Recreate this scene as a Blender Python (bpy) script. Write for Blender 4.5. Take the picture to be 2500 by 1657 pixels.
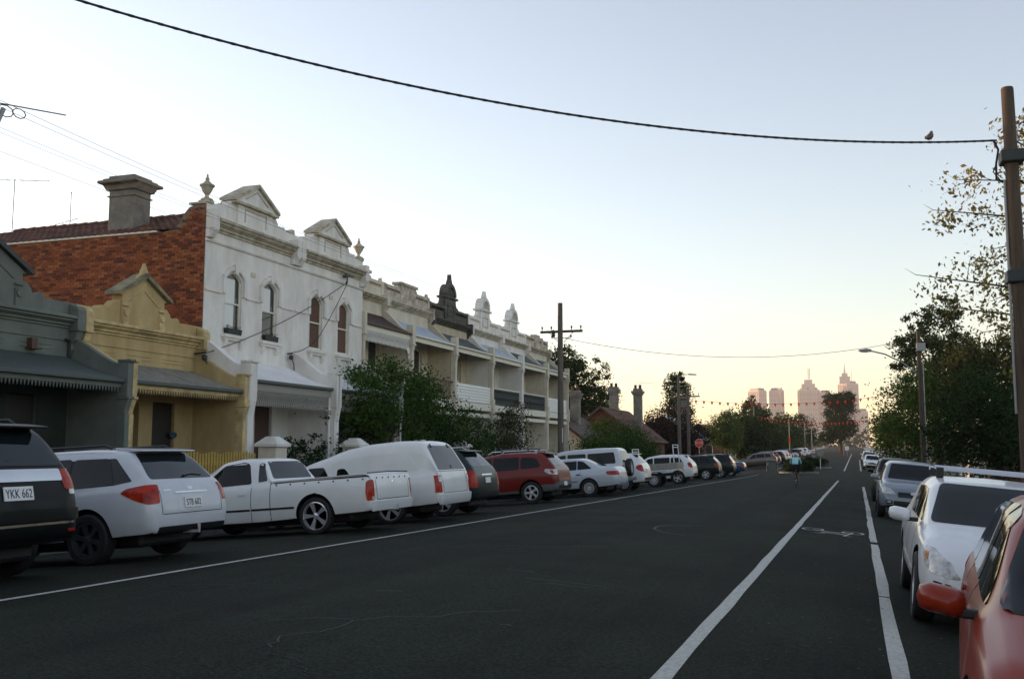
import bpy, bmesh, math, random
import numpy as np
from mathutils import Vector, Matrix
from mathutils.bvhtree import BVHTree

R = math.radians
rnd = random.Random(7)
scene = bpy.context.scene
for o in list(bpy.data.objects):
    bpy.data.objects.remove(o)
COL = scene.collection

# ------------------------------------------------------------------ camera
CAM_H = 1.35
cam_d = bpy.data.cameras.new('camera')
cam_d.lens = 35.0
cam_d.sensor_width = 36.0
cam_d.clip_start = 0.05
cam_d.clip_end = 20000
cam = bpy.data.objects.new('camera', cam_d)
COL.objects.link(cam)
cam.location = (0, 0, CAM_H)
cam.rotation_euler = (R(90 + 6.279), 0, R(19.04))
scene.camera = cam

# ------------------------------------------------------------------ sky, sun, exposure
SUN_AZ = -78.0          # degrees from +Y, negative = to the left
SUN_EL = 6.0
world = bpy.data.worlds.new('World')
scene.world = world
world.use_nodes = True
wn = world.node_tree.nodes
wl = world.node_tree.links
bg = wn['Background']
sky = wn.new('ShaderNodeTexSky')
sky.sky_type = 'NISHITA'
sky.sun_disc = False
sky.sun_elevation = R(SUN_EL)
sky.sun_rotation = R(SUN_AZ)
sky.altitude = 0
sky.air_density = 1.0
sky.dust_density = 0.4
sky.ozone_density = 2.0
# the film's soft, pale rendering of the dusk sky, the same in every direction
gam = wn.new('ShaderNodeGamma'); gam.inputs['Gamma'].default_value = 1.0
hsv = wn.new('ShaderNodeHueSaturation'); hsv.inputs['Saturation'].default_value = 0.76
tin = wn.new('ShaderNodeMixRGB'); tin.blend_type = 'MULTIPLY'; tin.inputs['Fac'].default_value = 1
tin.inputs[2].default_value = (1.115, .962, .885, 1)
wl.new(sky.outputs['Color'], gam.inputs['Color']); wl.new(gam.outputs['Color'], hsv.inputs['Color'])
wl.new(hsv.outputs['Color'], tin.inputs[1]); wl.new(tin.outputs['Color'], bg.inputs['Color'])
bg.inputs['Strength'].default_value = 0.15
sun_d = bpy.data.lights.new('sun', 'SUN')
sun_d.energy = 2.0
sun_d.angle = R(0.6)
sun_d.color = (1.0, 0.62, 0.36)
sun = bpy.data.objects.new('sun', sun_d)
COL.objects.link(sun)
sdir = Vector((math.sin(R(SUN_AZ)) * math.cos(R(SUN_EL)), math.cos(R(SUN_AZ)) * math.cos(R(SUN_EL)), math.sin(R(SUN_EL))))
sun.rotation_euler = (-sdir).to_track_quat('-Z', 'Y').to_euler()
sun.location = (-60, 30, 40)
scene.view_settings.view_transform = 'Standard'
scene.view_settings.look = 'None'
scene.view_settings.exposure = 1.72
scene.view_settings.gamma = 1.0

# ------------------------------------------------------------------ helpers
MATS = {}
def mat(name, col, rough=0.8, var=0.0, scale=8.0, bump=0.0, bscale=40.0, metal=0.0, spec=0.5, coat=0.0, island=0.0, col2=None, trans=0.0, alpha=1.0, stretch=None, detail=4.0):
    if name in MATS:
        return MATS[name]
    m = bpy.data.materials.new(name)
    m.use_nodes = True
    nt = m.node_tree
    N, L = nt.nodes, nt.links
    b = N['Principled BSDF']
    b.inputs['Roughness'].default_value = rough
    b.inputs['Metallic'].default_value = metal
    b.inputs['Specular IOR Level'].default_value = spec
    if coat:
        b.inputs['Coat Weight'].default_value = coat
        b.inputs['Coat Roughness'].default_value = 0.04
    c = (col[0], col[1], col[2], 1)
    b.inputs['Base Color'].default_value = c
    tc = N.new('ShaderNodeTexCoord')
    src = tc.outputs['Object']
    if stretch:
        mp = N.new('ShaderNodeMapping')
        mp.inputs['Scale'].default_value = stretch
        L.new(src, mp.inputs['Vector'])
        src = mp.outputs['Vector']
    outc = None
    if var > 0:
        n = N.new('ShaderNodeTexNoise')
        n.inputs['Scale'].default_value = scale
        n.inputs['Detail'].default_value = detail
        n.inputs['Roughness'].default_value = 0.65
        L.new(src, n.inputs['Vector'])
        rr = N.new('ShaderNodeValToRGB')
        d = col2 if col2 else tuple(x * (1 - var) for x in col)
        u = col if col2 else tuple(min(1, x * (1 + var * 0.6)) for x in col)
        rr.color_ramp.elements[0].position = 0.32
        rr.color_ramp.elements[0].color = (d[0], d[1], d[2], 1)
        rr.color_ramp.elements[1].position = 0.68
        rr.color_ramp.elements[1].color = (u[0], u[1], u[2], 1)
        L.new(n.outputs['Fac'], rr.inputs['Fac'])
        outc = rr.outputs['Color']
    if island > 0:
        g = N.new('ShaderNodeNewGeometry')
        h = N.new('ShaderNodeHueSaturation')
        mr = N.new('ShaderNodeMapRange')
        mr.inputs['To Min'].default_value = 1 - island
        mr.inputs['To Max'].default_value = 1 + island
        L.new(g.outputs['Random Per Island'], mr.inputs['Value'])
        L.new(mr.outputs['Result'], h.inputs['Value'])
        mh = N.new('ShaderNodeMapRange')
        mh.inputs['To Min'].default_value = 0.5 - 0.03 * island
        mh.inputs['To Max'].default_value = 0.5 + 0.03 * island
        L.new(g.outputs['Random Per Island'], mh.inputs['Value'])
        L.new(mh.outputs['Result'], h.inputs['Hue'])
        h.inputs['Color'].default_value = c
        if outc:
            L.new(outc, h.inputs['Color'])
        outc = h.outputs['Color']
    if outc:
        L.new(outc, b.inputs['Base Color'])
    if bump > 0:
        n2 = N.new('ShaderNodeTexNoise')
        n2.inputs['Scale'].default_value = bscale
        n2.inputs['Detail'].default_value = 5
        L.new(src, n2.inputs['Vector'])
        bp = N.new('ShaderNodeBump')
        bp.inputs['Strength'].default_value = bump
        bp.inputs['Distance'].default_value = 0.02
        L.new(n2.outputs['Fac'], bp.inputs['Height'])
        L.new(bp.outputs['Normal'], b.inputs['Normal'])
    if trans > 0:
        t = N.new('ShaderNodeBsdfTranslucent')
        t.inputs['Color'].default_value = (c[0] * 1.6, c[1] * 1.5, c[2] * 0.8, 1)
        mx = N.new('ShaderNodeMixShader')
        mx.inputs['Fac'].default_value = trans
        out = N['Material Output']
        L.new(b.outputs['BSDF'], mx.inputs[1])
        L.new(t.outputs['BSDF'], mx.inputs[2])
        L.new(mx.outputs['Shader'], out.inputs['Surface'])
        if outc:
            L.new(outc, t.inputs['Color'])
    MATS[name] = m
    return m

def M(name):
    return MATS[name]

class MB:
    """collects geometry, build() links it as ONE mesh object"""
    def __init__(self):
        self.v = []
        self.f = []
        self.m = []
        self.cur = 0
    def add(self, vs, fs):
        o = len(self.v)
        self.v.extend([tuple(q) for q in vs])
        for q in fs:
            self.f.append(tuple(i + o for i in q))
            self.m.append(self.cur)
        return self
    def box(self, x0, x1, y0, y1, z0, z1):
        if x0 > x1: x0, x1 = x1, x0
        if y0 > y1: y0, y1 = y1, y0
        if z0 > z1: z0, z1 = z1, z0
        vs = [(x0, y0, z0), (x1, y0, z0), (x1, y1, z0), (x0, y1, z0), (x0, y0, z1), (x1, y0, z1), (x1, y1, z1), (x0, y1, z1)]
        return self.add(vs, [(0, 3, 2, 1), (4, 5, 6, 7), (0, 1, 5, 4), (1, 2, 6, 5), (2, 3, 7, 6), (3, 0, 4, 7)])
    def prism(self, poly, axis, a0, a1):
        """poly: 2D points. axis 'x': (y,z); 'y': (x,z); 'z': (x,y)"""
        n = len(poly)
        area = sum(poly[i][0] * poly[(i + 1) % n][1] - poly[(i + 1) % n][0] * poly[i][1] for i in range(n))
        if area < 0:
            poly = poly[::-1]
        if a0 > a1:
            a0, a1 = a1, a0
        def mk(p, a):
            if axis == 'x': return (a, p[0], p[1])
            if axis == 'y': return (p[0], a, p[1])
            return (p[0], p[1], a)
        vs = [mk(p, a0) for p in poly] + [mk(p, a1) for p in poly]
        lo = tuple(range(n))[::-1]
        hi = tuple(range(n, 2 * n))
        sides = [(i, (i + 1) % n, n + (i + 1) % n, n + i) for i in range(n)]
        fs = [lo, hi] + sides
        if axis == 'y':
            fs = [f[::-1] for f in fs]
        return self.add(vs, fs)
    def tube(self, pts, rad, n=8, cap=True):
        pts = [Vector(p) for p in pts]
        if not isinstance(rad, (list, tuple)):
            rad = [rad] * len(pts)
        vs = []
        prev = None
        for i, p in enumerate(pts):
            d = (pts[min(i + 1, len(pts) - 1)] - pts[max(i - 1, 0)])
            if d.length < 1e-9: d = Vector((0, 0, 1))
            d.normalize()
            if prev is None:
                a = Vector((0, 0, 1)) if abs(d.z) < .9 else Vector((1, 0, 0))
                u = d.cross(a).normalized()
            else:
                u = (prev - d * prev.dot(d))
                u = u.normalized() if u.length > 1e-6 else d.orthogonal().normalized()
            prev = u
            w = d.cross(u)
            for k in range(n):
                t = 2 * math.pi * k / n
                vs.append(p + (u * math.cos(t) + w * math.sin(t)) * rad[i])
        fs = []
        for i in range(len(pts) - 1):
            for k in range(n):
                k2 = (k + 1) % n
                fs.append((i * n + k, i * n + k2, (i + 1) * n + k2, (i + 1) * n + k))
        if cap:
            fs.append(tuple(range(n))[::-1])
            fs.append(tuple(range((len(pts) - 1) * n, len(pts) * n)))
        return self.add(vs, fs)
    def lathe(self, prof, c=(0, 0, 0), n=16, axis='z'):
        """prof [(r,z)], closed with caps where r>0 at the ends"""
        vs = []
        for r, z in prof:
            for k in range(n):
                t = 2 * math.pi * k / n
                a, b = r * math.cos(t), r * math.sin(t)
                if axis == 'z': vs.append((c[0] + a, c[1] + b, c[2] + z))
                elif axis == 'y': vs.append((c[0] + b, c[1] + z, c[2] + a))
                else: vs.append((c[0] + z, c[1] + a, c[2] + b))
        fs = []
        for i in range(len(prof) - 1):
            for k in range(n):
                k2 = (k + 1) % n
                fs.append((i * n + k, i * n + k2, (i + 1) * n + k2, (i + 1) * n + k))
        fs.append(tuple(range(n))[::-1])
        fs.append(tuple(range((len(prof) - 1) * n, len(prof) * n)))
        return self.add(vs, fs)
    def mesh(self, name, mats, smooth=False, sharp=40):
        me = bpy.data.meshes.new(name)
        me.from_pydata(self.v, [], self.f)
        if not isinstance(mats, (list, tuple)): mats = [mats]
        for m in mats: me.materials.append(MATS[m] if isinstance(m, str) else m)
        if any(self.m):
            me.polygons.foreach_set('material_index', self.m)
        if smooth:
            smooth_mesh(me, sharp)
        return me
    def build(self, name, mats, parent=None, loc=None, smooth=False, bevel=0.0, sharp=40):
        o = bpy.data.objects.new(name, self.mesh(name, mats, smooth, sharp))
        COL.objects.link(o)
        if parent: o.parent = parent
        if loc: o.location = loc
        if bevel:
            b = o.modifiers.new('bevel', 'BEVEL')
            b.width = bevel
            b.segments = 2
            b.limit_method = 'ANGLE'
            b.angle_limit = R(50)
        return o

def smooth_mesh(me, sharp=40):
    bm = bmesh.new()
    bm.from_mesh(me)
    bm.normal_update()
    for f in bm.faces: f.smooth = True
    for e in bm.edges:
        if len(e.link_faces) == 2:
            if e.calc_face_angle(0) > R(sharp): e.smooth = False
    bm.to_mesh(me)
    bm.free()

def tag(o, label=None, cat=None, group=None, kind=None):
    if label: o['label'] = label
    if cat: o['category'] = cat
    if group: o['group'] = group
    if kind: o['kind'] = kind
    return o

def thing(name, label, cat, loc=(0, 0, 0), rot=(0, 0, 0), group=None):
    o = bpy.data.objects.new(name, None)
    o.empty_display_size = 0.3
    COL.objects.link(o)
    o.location = loc
    o.rotation_euler = rot
    return tag(o, label, cat, group)

def copy_tree(o, parent=None):
    c = o.copy()
    COL.objects.link(c)
    c.parent = parent
    for ch in o.children:
        copy_tree(ch, c)
    return c

def text_mesh(txt, size, mat_name, depth=0.002):
    cu = bpy.data.curves.new('lettering', 'FONT')
    cu.body = txt
    cu.size = size
    cu.align_x = 'CENTER'
    cu.align_y = 'CENTER'
    cu.extrude = depth
    cu.resolution_u = 3
    ob = bpy.data.objects.new('lettering', cu)
    COL.objects.link(ob)
    bpy.context.view_layer.update()
    dg = bpy.context.evaluated_depsgraph_get()
    me = bpy.data.meshes.new_from_object(ob.evaluated_get(dg))
    bpy.data.objects.remove(ob)
    me.materials.clear()
    me.materials.append(MATS[mat_name])
    return me

def rpoly(pts, r, n=3):
    """round the corners of a 2D polygon"""
    out = []
    k = len(pts)
    for i in range(k):
        p = Vector(pts[i]).to_2d() if len(pts[i]) > 2 else Vector(pts[i])
        a = Vector(pts[i - 1]) - p
        b = Vector(pts[(i + 1) % k]) - p
        rr = min(r, a.length * .45, b.length * .45)
        A = p + a.normalized() * rr
        B = p + b.normalized() * rr
        for j in range(n + 1):
            t = j / n
            q = A * (1 - t) ** 2 + p * 2 * t * (1 - t) + B * t * t
            out.append((q.x, q.y))
    return out

def arc(cx, cy, r, a0, a1, n):
    return [(cx + r * math.cos(R(a0 + (a1 - a0) * i / n)), cy + r * math.sin(R(a0 + (a1 - a0) * i / n))) for i in range(n + 1)]

def boolean(me, cutters):
    o = bpy.data.objects.new('tmp_body', me)
    COL.objects.link(o)
    tmp = []
    for c in cutters:
        co = bpy.data.objects.new('tmp_cut', c)
        COL.objects.link(co)
        co.hide_render = True
        tmp.append(co)
        m = o.modifiers.new('b', 'BOOLEAN')
        m.operation = 'DIFFERENCE'
        m.solver = 'EXACT'
        m.object = co
    bpy.context.view_layer.update()
    dg = bpy.context.evaluated_depsgraph_get()
    out = bpy.data.meshes.new_from_object(o.evaluated_get(dg))
    for q in tmp + [o]:
        bpy.data.objects.remove(q)
    return out

# ------------------------------------------------------------------ ground shape
def P(y):
    """height of the street along its length: falls 0.9 %, then climbs again"""
    if y < 72: return -.009 * y
    if y < 100:
        t = y - 72
        return -.648 - .009 * t + .5 * (.0165 / 28) * t * t
    z = -.648 - .252 + .231
    if y < 520: return z + .0075 * (y - 100)
    return z + .0075 * 420
CROSS = [(-13.4, -.345), (-9.0, -.02), (-7.7, 0), (-4.0, .03), (-1.3, -.15), (.23, -.25), (2.4, -.45)]
def lerp_tab(tab, x):
    if x <= tab[0][0]: return tab[0][1]
    for (a, b), (c, d) in zip(tab, tab[1:]):
        if x <= c: return b + (d - b) * (x - a) / (c - a)
    return tab[-1][1]
def RZ(x, y):
    return P(y) + lerp_tab(CROSS, x)
LEFT_PATH = -.19
RIGHT_PATH = -.31
def strip(mb, xs, ys, zf):
    """grid sheet over the street"""
    n = len(xs)
    vs = [(x, y, zf(x, y)) for y in ys for x in xs]
    fs = [(j * n + i, j * n + i + 1, (j + 1) * n + i + 1, (j + 1) * n + i) for j in range(len(ys) - 1) for i in range(n - 1)]
    return mb.add(vs, fs)
def yrange(a, b, st=4.0):
    n = max(2, int(round((b - a) / st)) + 1)
    return [a + (b - a) * i / (n - 1) for i in range(n)]
# ------------------------------------------------------------------ materials
def asphalt_material():
    m = bpy.data.materials.new('asphalt')
    m.use_nodes = True
    N, L = m.node_tree.nodes, m.node_tree.links
    b = N['Principled BSDF']
    b.inputs['Roughness'].default_value = .9
    b.inputs['Specular IOR Level'].default_value = .12
    g = N.new('ShaderNodeNewGeometry')
    def noise(scale, detail, p0, c0, p1, c1, sc=None):
        src = g.outputs['Position']
        if sc:
            mp = N.new('ShaderNodeMapping'); mp.inputs['Scale'].default_value = sc
            L.new(src, mp.inputs['Vector']); src = mp.outputs['Vector']
        n = N.new('ShaderNodeTexNoise'); n.inputs['Scale'].default_value = scale; n.inputs['Detail'].default_value = detail; n.inputs['Roughness'].default_value = .6
        L.new(src, n.inputs['Vector'])
        r = N.new('ShaderNodeValToRGB')
        r.color_ramp.elements[0].position = p0; r.color_ramp.elements[0].color = (c0, c0, c0, 1)
        r.color_ramp.elements[1].position = p1; r.color_ramp.elements[1].color = (c1, c1, c1, 1)
        L.new(n.outputs['Fac'], r.inputs['Fac'])
        return r.outputs['Color'], n.outputs['Fac']
    c = None
    parts = [noise(.35, 6, .35, .72, .65, 1.25), noise(1.0, 5, .38, .82, .62, 1.15, (1.3, .06, 1)), noise(34, 3, .36, .5, .68, 1.75), noise(110, 2, .32, .5, .70, 1.8), noise(5, 4, .60, 1.0, .78, .55)]
    base = N.new('ShaderNodeRGB'); base.outputs[0].default_value = (.0130, .0163, .0112, 1)
    c = base.outputs[0]
    for p, _ in parts:
        x = N.new('ShaderNodeMixRGB'); x.blend_type = 'MULTIPLY'; x.inputs['Fac'].default_value = 1
        L.new(c, x.inputs[1]); L.new(p, x.inputs[2]); c = x.outputs['Color']
    L.new(c, b.inputs['Base Color'])
    bp = N.new('ShaderNodeBump'); bp.inputs['Strength'].default_value = .6; bp.inputs['Distance'].default_value = .01
    L.new(parts[3][1], bp.inputs['Height']); L.new(bp.outputs['Normal'], b.inputs['Normal'])
    MATS['asphalt'] = m
asphalt_material()
mat('paint_line', (.58, .57, .52), .75, .45, 26, .15, 60, col2=(.33, .33, .30))
mat('paint_old', (.042, .048, .042), .8, .4, 30, col2=(.018, .022, .018))
mat('crack', (.006, .007, .006), .9)
mat('concrete', (.20, .195, .18), .85, .35, 3, .3, 90)
mat('bluestone', (.10, .105, .11), .8, .3, 5, .3, 50)
mat('earth', (.055, .062, .035), .95, .4, .6, .4, 20)
mat('tyre', (.013, .013, .014), .7, .2, 20)
mat('dark_plastic', (.012, .013, .014), .5)
mat('black_trim', (.006, .006, .007), .35)
mat('glass_dark', (.005, .008, .008), .05, spec=.28)
mat('glass_rear', (.01, .015, .017), .05, spec=.6)
mat('rim_alloy', (.62, .63, .64), .3, metal=.45)
mat('rim_chrome', (.80, .81, .82), .16, metal=.7)
mat('rim_shaded', (.07, .075, .08), .4, metal=.5)  # rim colour darkened to stand for wheels in shadow
mat('hubcap', (.55, .56, .57), .35, metal=.4)
mat('chrome', (.7, .71, .72), .12, metal=1.0)
mat('lamp_red', (.55, .04, .010), .2, coat=.08, spec=.3, var=.5, scale=9, col2=(.22, .012, .006))
mat('lamp_amber', (.5, .16, .02), .12, coat=.6)
mat('lamp_clear', (.55, .55, .53), .1, coat=.8, var=.5, scale=12)
mat('plate_white', (.8, .8, .78), .45)
mat('plate_ink', (.03, .035, .04), .5)
mat('paint_black', (.003, .005, .0055), .35, coat=.08, spec=.2)
mat('paint_white', (.76, .77, .78), .3, coat=.6, var=.06, scale=2)
mat('paint_silverwhite', (.58, .60, .63), .3, coat=.6, var=.06, scale=2)
mat('paint_ute', (.78, .78, .76), .3, coat=.6, var=.06, scale=2)
mat('paint_teal', (.010, .026, .027), .3, coat=.2, spec=.3)
mat('paint_red', (.17, .014, .009), .3, coat=.3, spec=.3)
mat('paint_silver', (.52, .57, .63), .3, coat=.5, metal=.1)
mat('paint_greyblue', (.20, .24, .28), .3, coat=.5, metal=.2)
mat('paint_darkgreen', (.005, .013, .013), .3, coat=.15, spec=.3)
mat('paint_blue', (.01, .055, .13), .25, coat=.8)
mat('paint_bronze', (.13, .11, .09), .28, coat=.7, metal=.3)
mat('paint_vermilion', (.24, .025, .009), .3, coat=.2, spec=.25)
mat('clad_grey', (.10, .115, .11), .6)
mat('tray_alloy', (.34, .33, .29), .5, .2, 6, metal=.3)

# ------------------------------------------------------------------ ground, road, paths
g = MB()
S = 2900
g.add([(-S, -S, -2.2), (S, -S, -2.2), (S, S, -2.2), (-S, S, -2.2)], [(0, 1, 2, 3)])
tag(g.build('ground', 'earth'), kind='structure')
YS = yrange(-25, 72, 4) + yrange(74, 100, 2) + yrange(104, 520, 8)
road = MB()
xs = [-13.4, -12, -10.5, -9, -7.7, -6, -4, -2.6, -1.3, -.5, .23, 1.3, 2.4]
strip(road, xs, YS, RZ)
road = tag(road.build('road', 'asphalt'), kind='structure')
def side(name, xs, zs, y0, y1, m, st=4.0):
    b = MB()
    strip(b, xs, [y for y in YS if y0 < y < y1] and sorted(set([y0] + [y for y in YS if y0 < y < y1] + [y1])), lambda x, y: P(y) + lerp_tab(list(zip(xs, zs)), x))
    return tag(b.build(name, m), kind='structure')
LT = LEFT_PATH
for i, (a, b) in enumerate(((-25, 84), (99, 520))):
    side('kerb_left', [-13.58, -13.56, -13.402, -13.399], [LT - .3, LT - .002, LT - .012, -.6], a, b, 'bluestone')
    side('footpath_left', [-16.1, -13.56], [LT + .03, LT], a, b, 'concrete')
    side('yard_left', [-70, -16.1], [LT - .02, LT + .02], a, b, 'earth')
side('side_street', [-90, -13.4], [-.38, -.346], 84, 99, 'asphalt')
side('kerb_right', [2.399, 2.402, 2.56, 2.58], [-.7, RIGHT_PATH - .012, RIGHT_PATH, -.6], -25, 520, 'bluestone')
side('footpath_right', [2.56, 5.4], [RIGHT_PATH, RIGHT_PATH + .03], -25, 520, 'concrete')
side('yard_right', [5.4, 70], [RIGHT_PATH + .02, RIGHT_PATH], -25, 520, 'earth')

# painted lines, each a thin sheet 4 mm above the asphalt
def line(name, pts, w, m='paint_line', wob=0.0, lift=.004, seed=1):
    r = random.Random(seed)
    b = MB()
    vs = []
    n = len(pts)
    for i, p in enumerate(pts):
        a = Vector(pts[max(i - 1, 0)]); c = Vector(pts[min(i + 1, n - 1)])
        d = (c - a).normalized()
        nn = Vector((-d.y, d.x))
        ww = w * (1 + r.uniform(-.12, .12) if wob else 1) / 2
        off = r.uniform(-wob, wob)
        for s in (1, -1):
            q = Vector(p) + nn * (s * ww + off)
            vs.append((q.x, q.y, RZ(q.x, q.y) + lift))
    b.add(vs, [(2 * i, 2 * i + 1, 2 * i + 3, 2 * i + 2) for i in range(n - 1)])
    return b.build(name, m, road)
def straight(x, y0, y1, st=1.2, x1=None):
    n = max(2, int((y1 - y0) / st))
    x1 = x if x1 is None else x1
    return [(x + (x1 - x) * i / n, y0 + (y1 - y0) * i / n) for i in range(n + 1)]
line('parking_line', straight(-7.69, -6, 84), .085, wob=.018, seed=3)
line('bike_lane_line', straight(-1.33, -4, 72.5), .125, wob=.006, seed=4)
line('bike_lane_line', straight(-1.33, 104, 240, 4), .13, wob=.0)
for a, b in ((-4, 12.6), (12.68, 20.2), (20.75, 61), (108, 170)):
    line('bay_edge_line', straight(.235, a, b), .13, wob=.012, seed=int(a) + 60)
line('hold_line', [(-6.6, 77.0), (-3.4, 76.6)], .22)
line('parking_line', straight(-7.69, 104, 200, 4), .09)
line('cross_joint', [(-1.1, 58), (.1, 57.6)], .12, 'paint_old')
line('cross_joint', [(-1.2, 40.0), (-.2, 39.6), (.1, 39.5)], .10, 'paint_old')
for k, y in enumerate((15.3, 18.6, 21.7, 24.9, 27.6, 32.5, 35.0, 40.4, 46.0, 52.0)):
    line('bay_line', [(-13.2 + .5 * i, y) for i in range(10)], .07, 'paint_old', seed=k)
# bicycle stencil in the bike lane (drawn for riders coming towards the camera)
def ring(cx, cy, r, w, sy=1.6, n=28):
    return [(cx + r * math.cos(2 * math.pi * i / n), cy + sy * r * math.sin(2 * math.pi * i / n)) for i in range(n + 1)]
stencil = MB()
def sten(pts, w):
    n = len(pts)
    vs = []
    for i, p in enumerate(pts):
        a = Vector(pts[max(i - 1, 0)]); c = Vector(pts[min(i + 1, n - 1)])
        if n > 10 and i in (0, n - 1):
            a = Vector(pts[n - 2]); c = Vector(pts[1])
        d = (c - a).normalized(); nn = Vector((-d.y, d.x))
        for s in (1, -1):
            q = Vector(p) + nn * s * w / 2
            vs.append((q.x, q.y, RZ(q.x, q.y) + .004))
    stencil.add(vs, [(2 * i, 2 * i + 1, 2 * i + 3, 2 * i + 2) for i in range(n - 1)])
sy0 = 22.9
sten(ring(-.98, sy0, .21, .05), .05)
sten(ring(-.16, sy0 - .2, .21, .05), .05)
for a, b in (((-.98, sy0), (-.62, sy0 - .45)), ((-.62, sy0 - .45), (-.16, sy0 - .2)), ((-.8, sy0 - .75), (-.62, sy0 - .45)), ((-.8, sy0 - .75), (-.28, sy0 - .95)), ((-.62, sy0 - .45), (-.28, sy0 - .95)), ((-.16, sy0 - .2), (-.33, sy0 - 1.25)), ((-.33, sy0 - 1.25), (-.16, sy0 - 1.35)), ((-.92, sy0 - .95), (-.7, sy0 - .98))):
    sten([a, b], .05)
stencil.build('bicycle_symbol', 'paint_line', road)
# worn scratches and cracks in the asphalt
r0 = random.Random(11)
for k, (x, y, l, ang) in enumerate(((-3.6, 10.9, .9, 3), (-3.3, 10.7, .5, 2), (-4.0, 11.4, .35, 5), (-4.6, 9.2, .25, 10), (-5.4, 17.6, 1.0, 40), (-4.9, 17.9, .7, 35), (-3.1, 18.5, 1.2, 5), (-2.1, 18.0, 1.0, -5), (-2.5, 24, 1.1, 8), (-2.9, 8.1, .12, 20), (-1.9, 21, .9, -8), (-3.4, 20.2, .4, 60))):
    line('road_scuff', [(x + l * t / 6 * math.cos(R(ang)) + r0.uniform(-.015, .015), y + l * t / 6 * math.sin(R(ang)) * .5 + r0.uniform(-.03, .03)) for t in range(7)], .02, 'paint_old', wob=.006, seed=k)
line('road_scuff', [(-2.9 + .55 * math.cos(R(a)) * 1.6, 19.6 + 1.3 * math.sin(R(a))) for a in range(95, 270, 12)], .05, 'paint_old', wob=.01)
for k, pts in enumerate(([(-4.6, 7.2), (-4.2, 7.5), (-3.95, 7.45), (-3.7, 7.9), (-3.5, 8.0), (-3.3, 8.5), (-2.9, 8.9)], [(-3.9, 6.1), (-3.6, 6.0), (-3.4, 5.8), (-3.2, 5.75)], [(-3.95, 7.45), (-3.9, 7.0), (-4.1, 6.6), (-3.9, 6.1)], [(-6.8, 9.0), (-6.1, 9.3), (-5.2, 9.1), (-4.6, 9.4)], [(-6, 14.2), (-5.1, 14.6), (-4.4, 14.4), (-3.5, 15.1)])):
    fine = []
    for a, b in zip(pts, pts[1:]):
        for t in range(5):
            fine.append((a[0] + (b[0] - a[0]) * t / 5 + r0.uniform(-.03, .03), a[1] + (b[1] - a[1]) * t / 5 + r0.uniform(-.04, .04)))
    line('road_crack', fine, .014, 'crack' if k % 2 else 'paint_old', wob=.004, seed=k + 20)

# fallen leaves along the right-hand bike lane and gutters
mat('dead_leaf', (.12, .075, .03), .9, island=.5)
lg = np.random.default_rng(3)
b = MB()
for i in range(700):
    x = float(lg.normal(.1, .7)) if i < 420 else float(lg.uniform(-13.2, -8.6)); y = float(4 + 38 * lg.random() ** 1.5)
    x = max(-13.3, min(2.3, x))
    a = float(lg.uniform(0, 6.28)); s_ = float(lg.uniform(.012, .03)); z = RZ(x, y) + .008
    b.add([(x - s_ * math.cos(a), y - s_ * math.sin(a), z), (x + s_ * .5 * math.sin(a), y - s_ * .5 * math.cos(a), z + .006), (x + s_ * math.cos(a), y + s_ * math.sin(a), z + .002), (x - s_ * .5 * math.sin(a), y + s_ * .5 * math.cos(a), z + .005)], [(0, 1, 2, 3)])
tag(b.build('leaf_litter', 'dead_leaf'), 'scattered fallen leaves on the asphalt', 'leaves', kind='stuff')
# ------------------------------------------------------------------ cars
# local frame: x forward, y to the car's left, z up; origin on the ground under the rear axle
def smooth_arr(a, n=2):
    a = a.copy()
    for _ in range(n):
        b = a.copy()
        b[1:-1] = .25 * a[:-2] + .5 * a[1:-1] + .25 * a[2:]
        a = b
    return a

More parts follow.
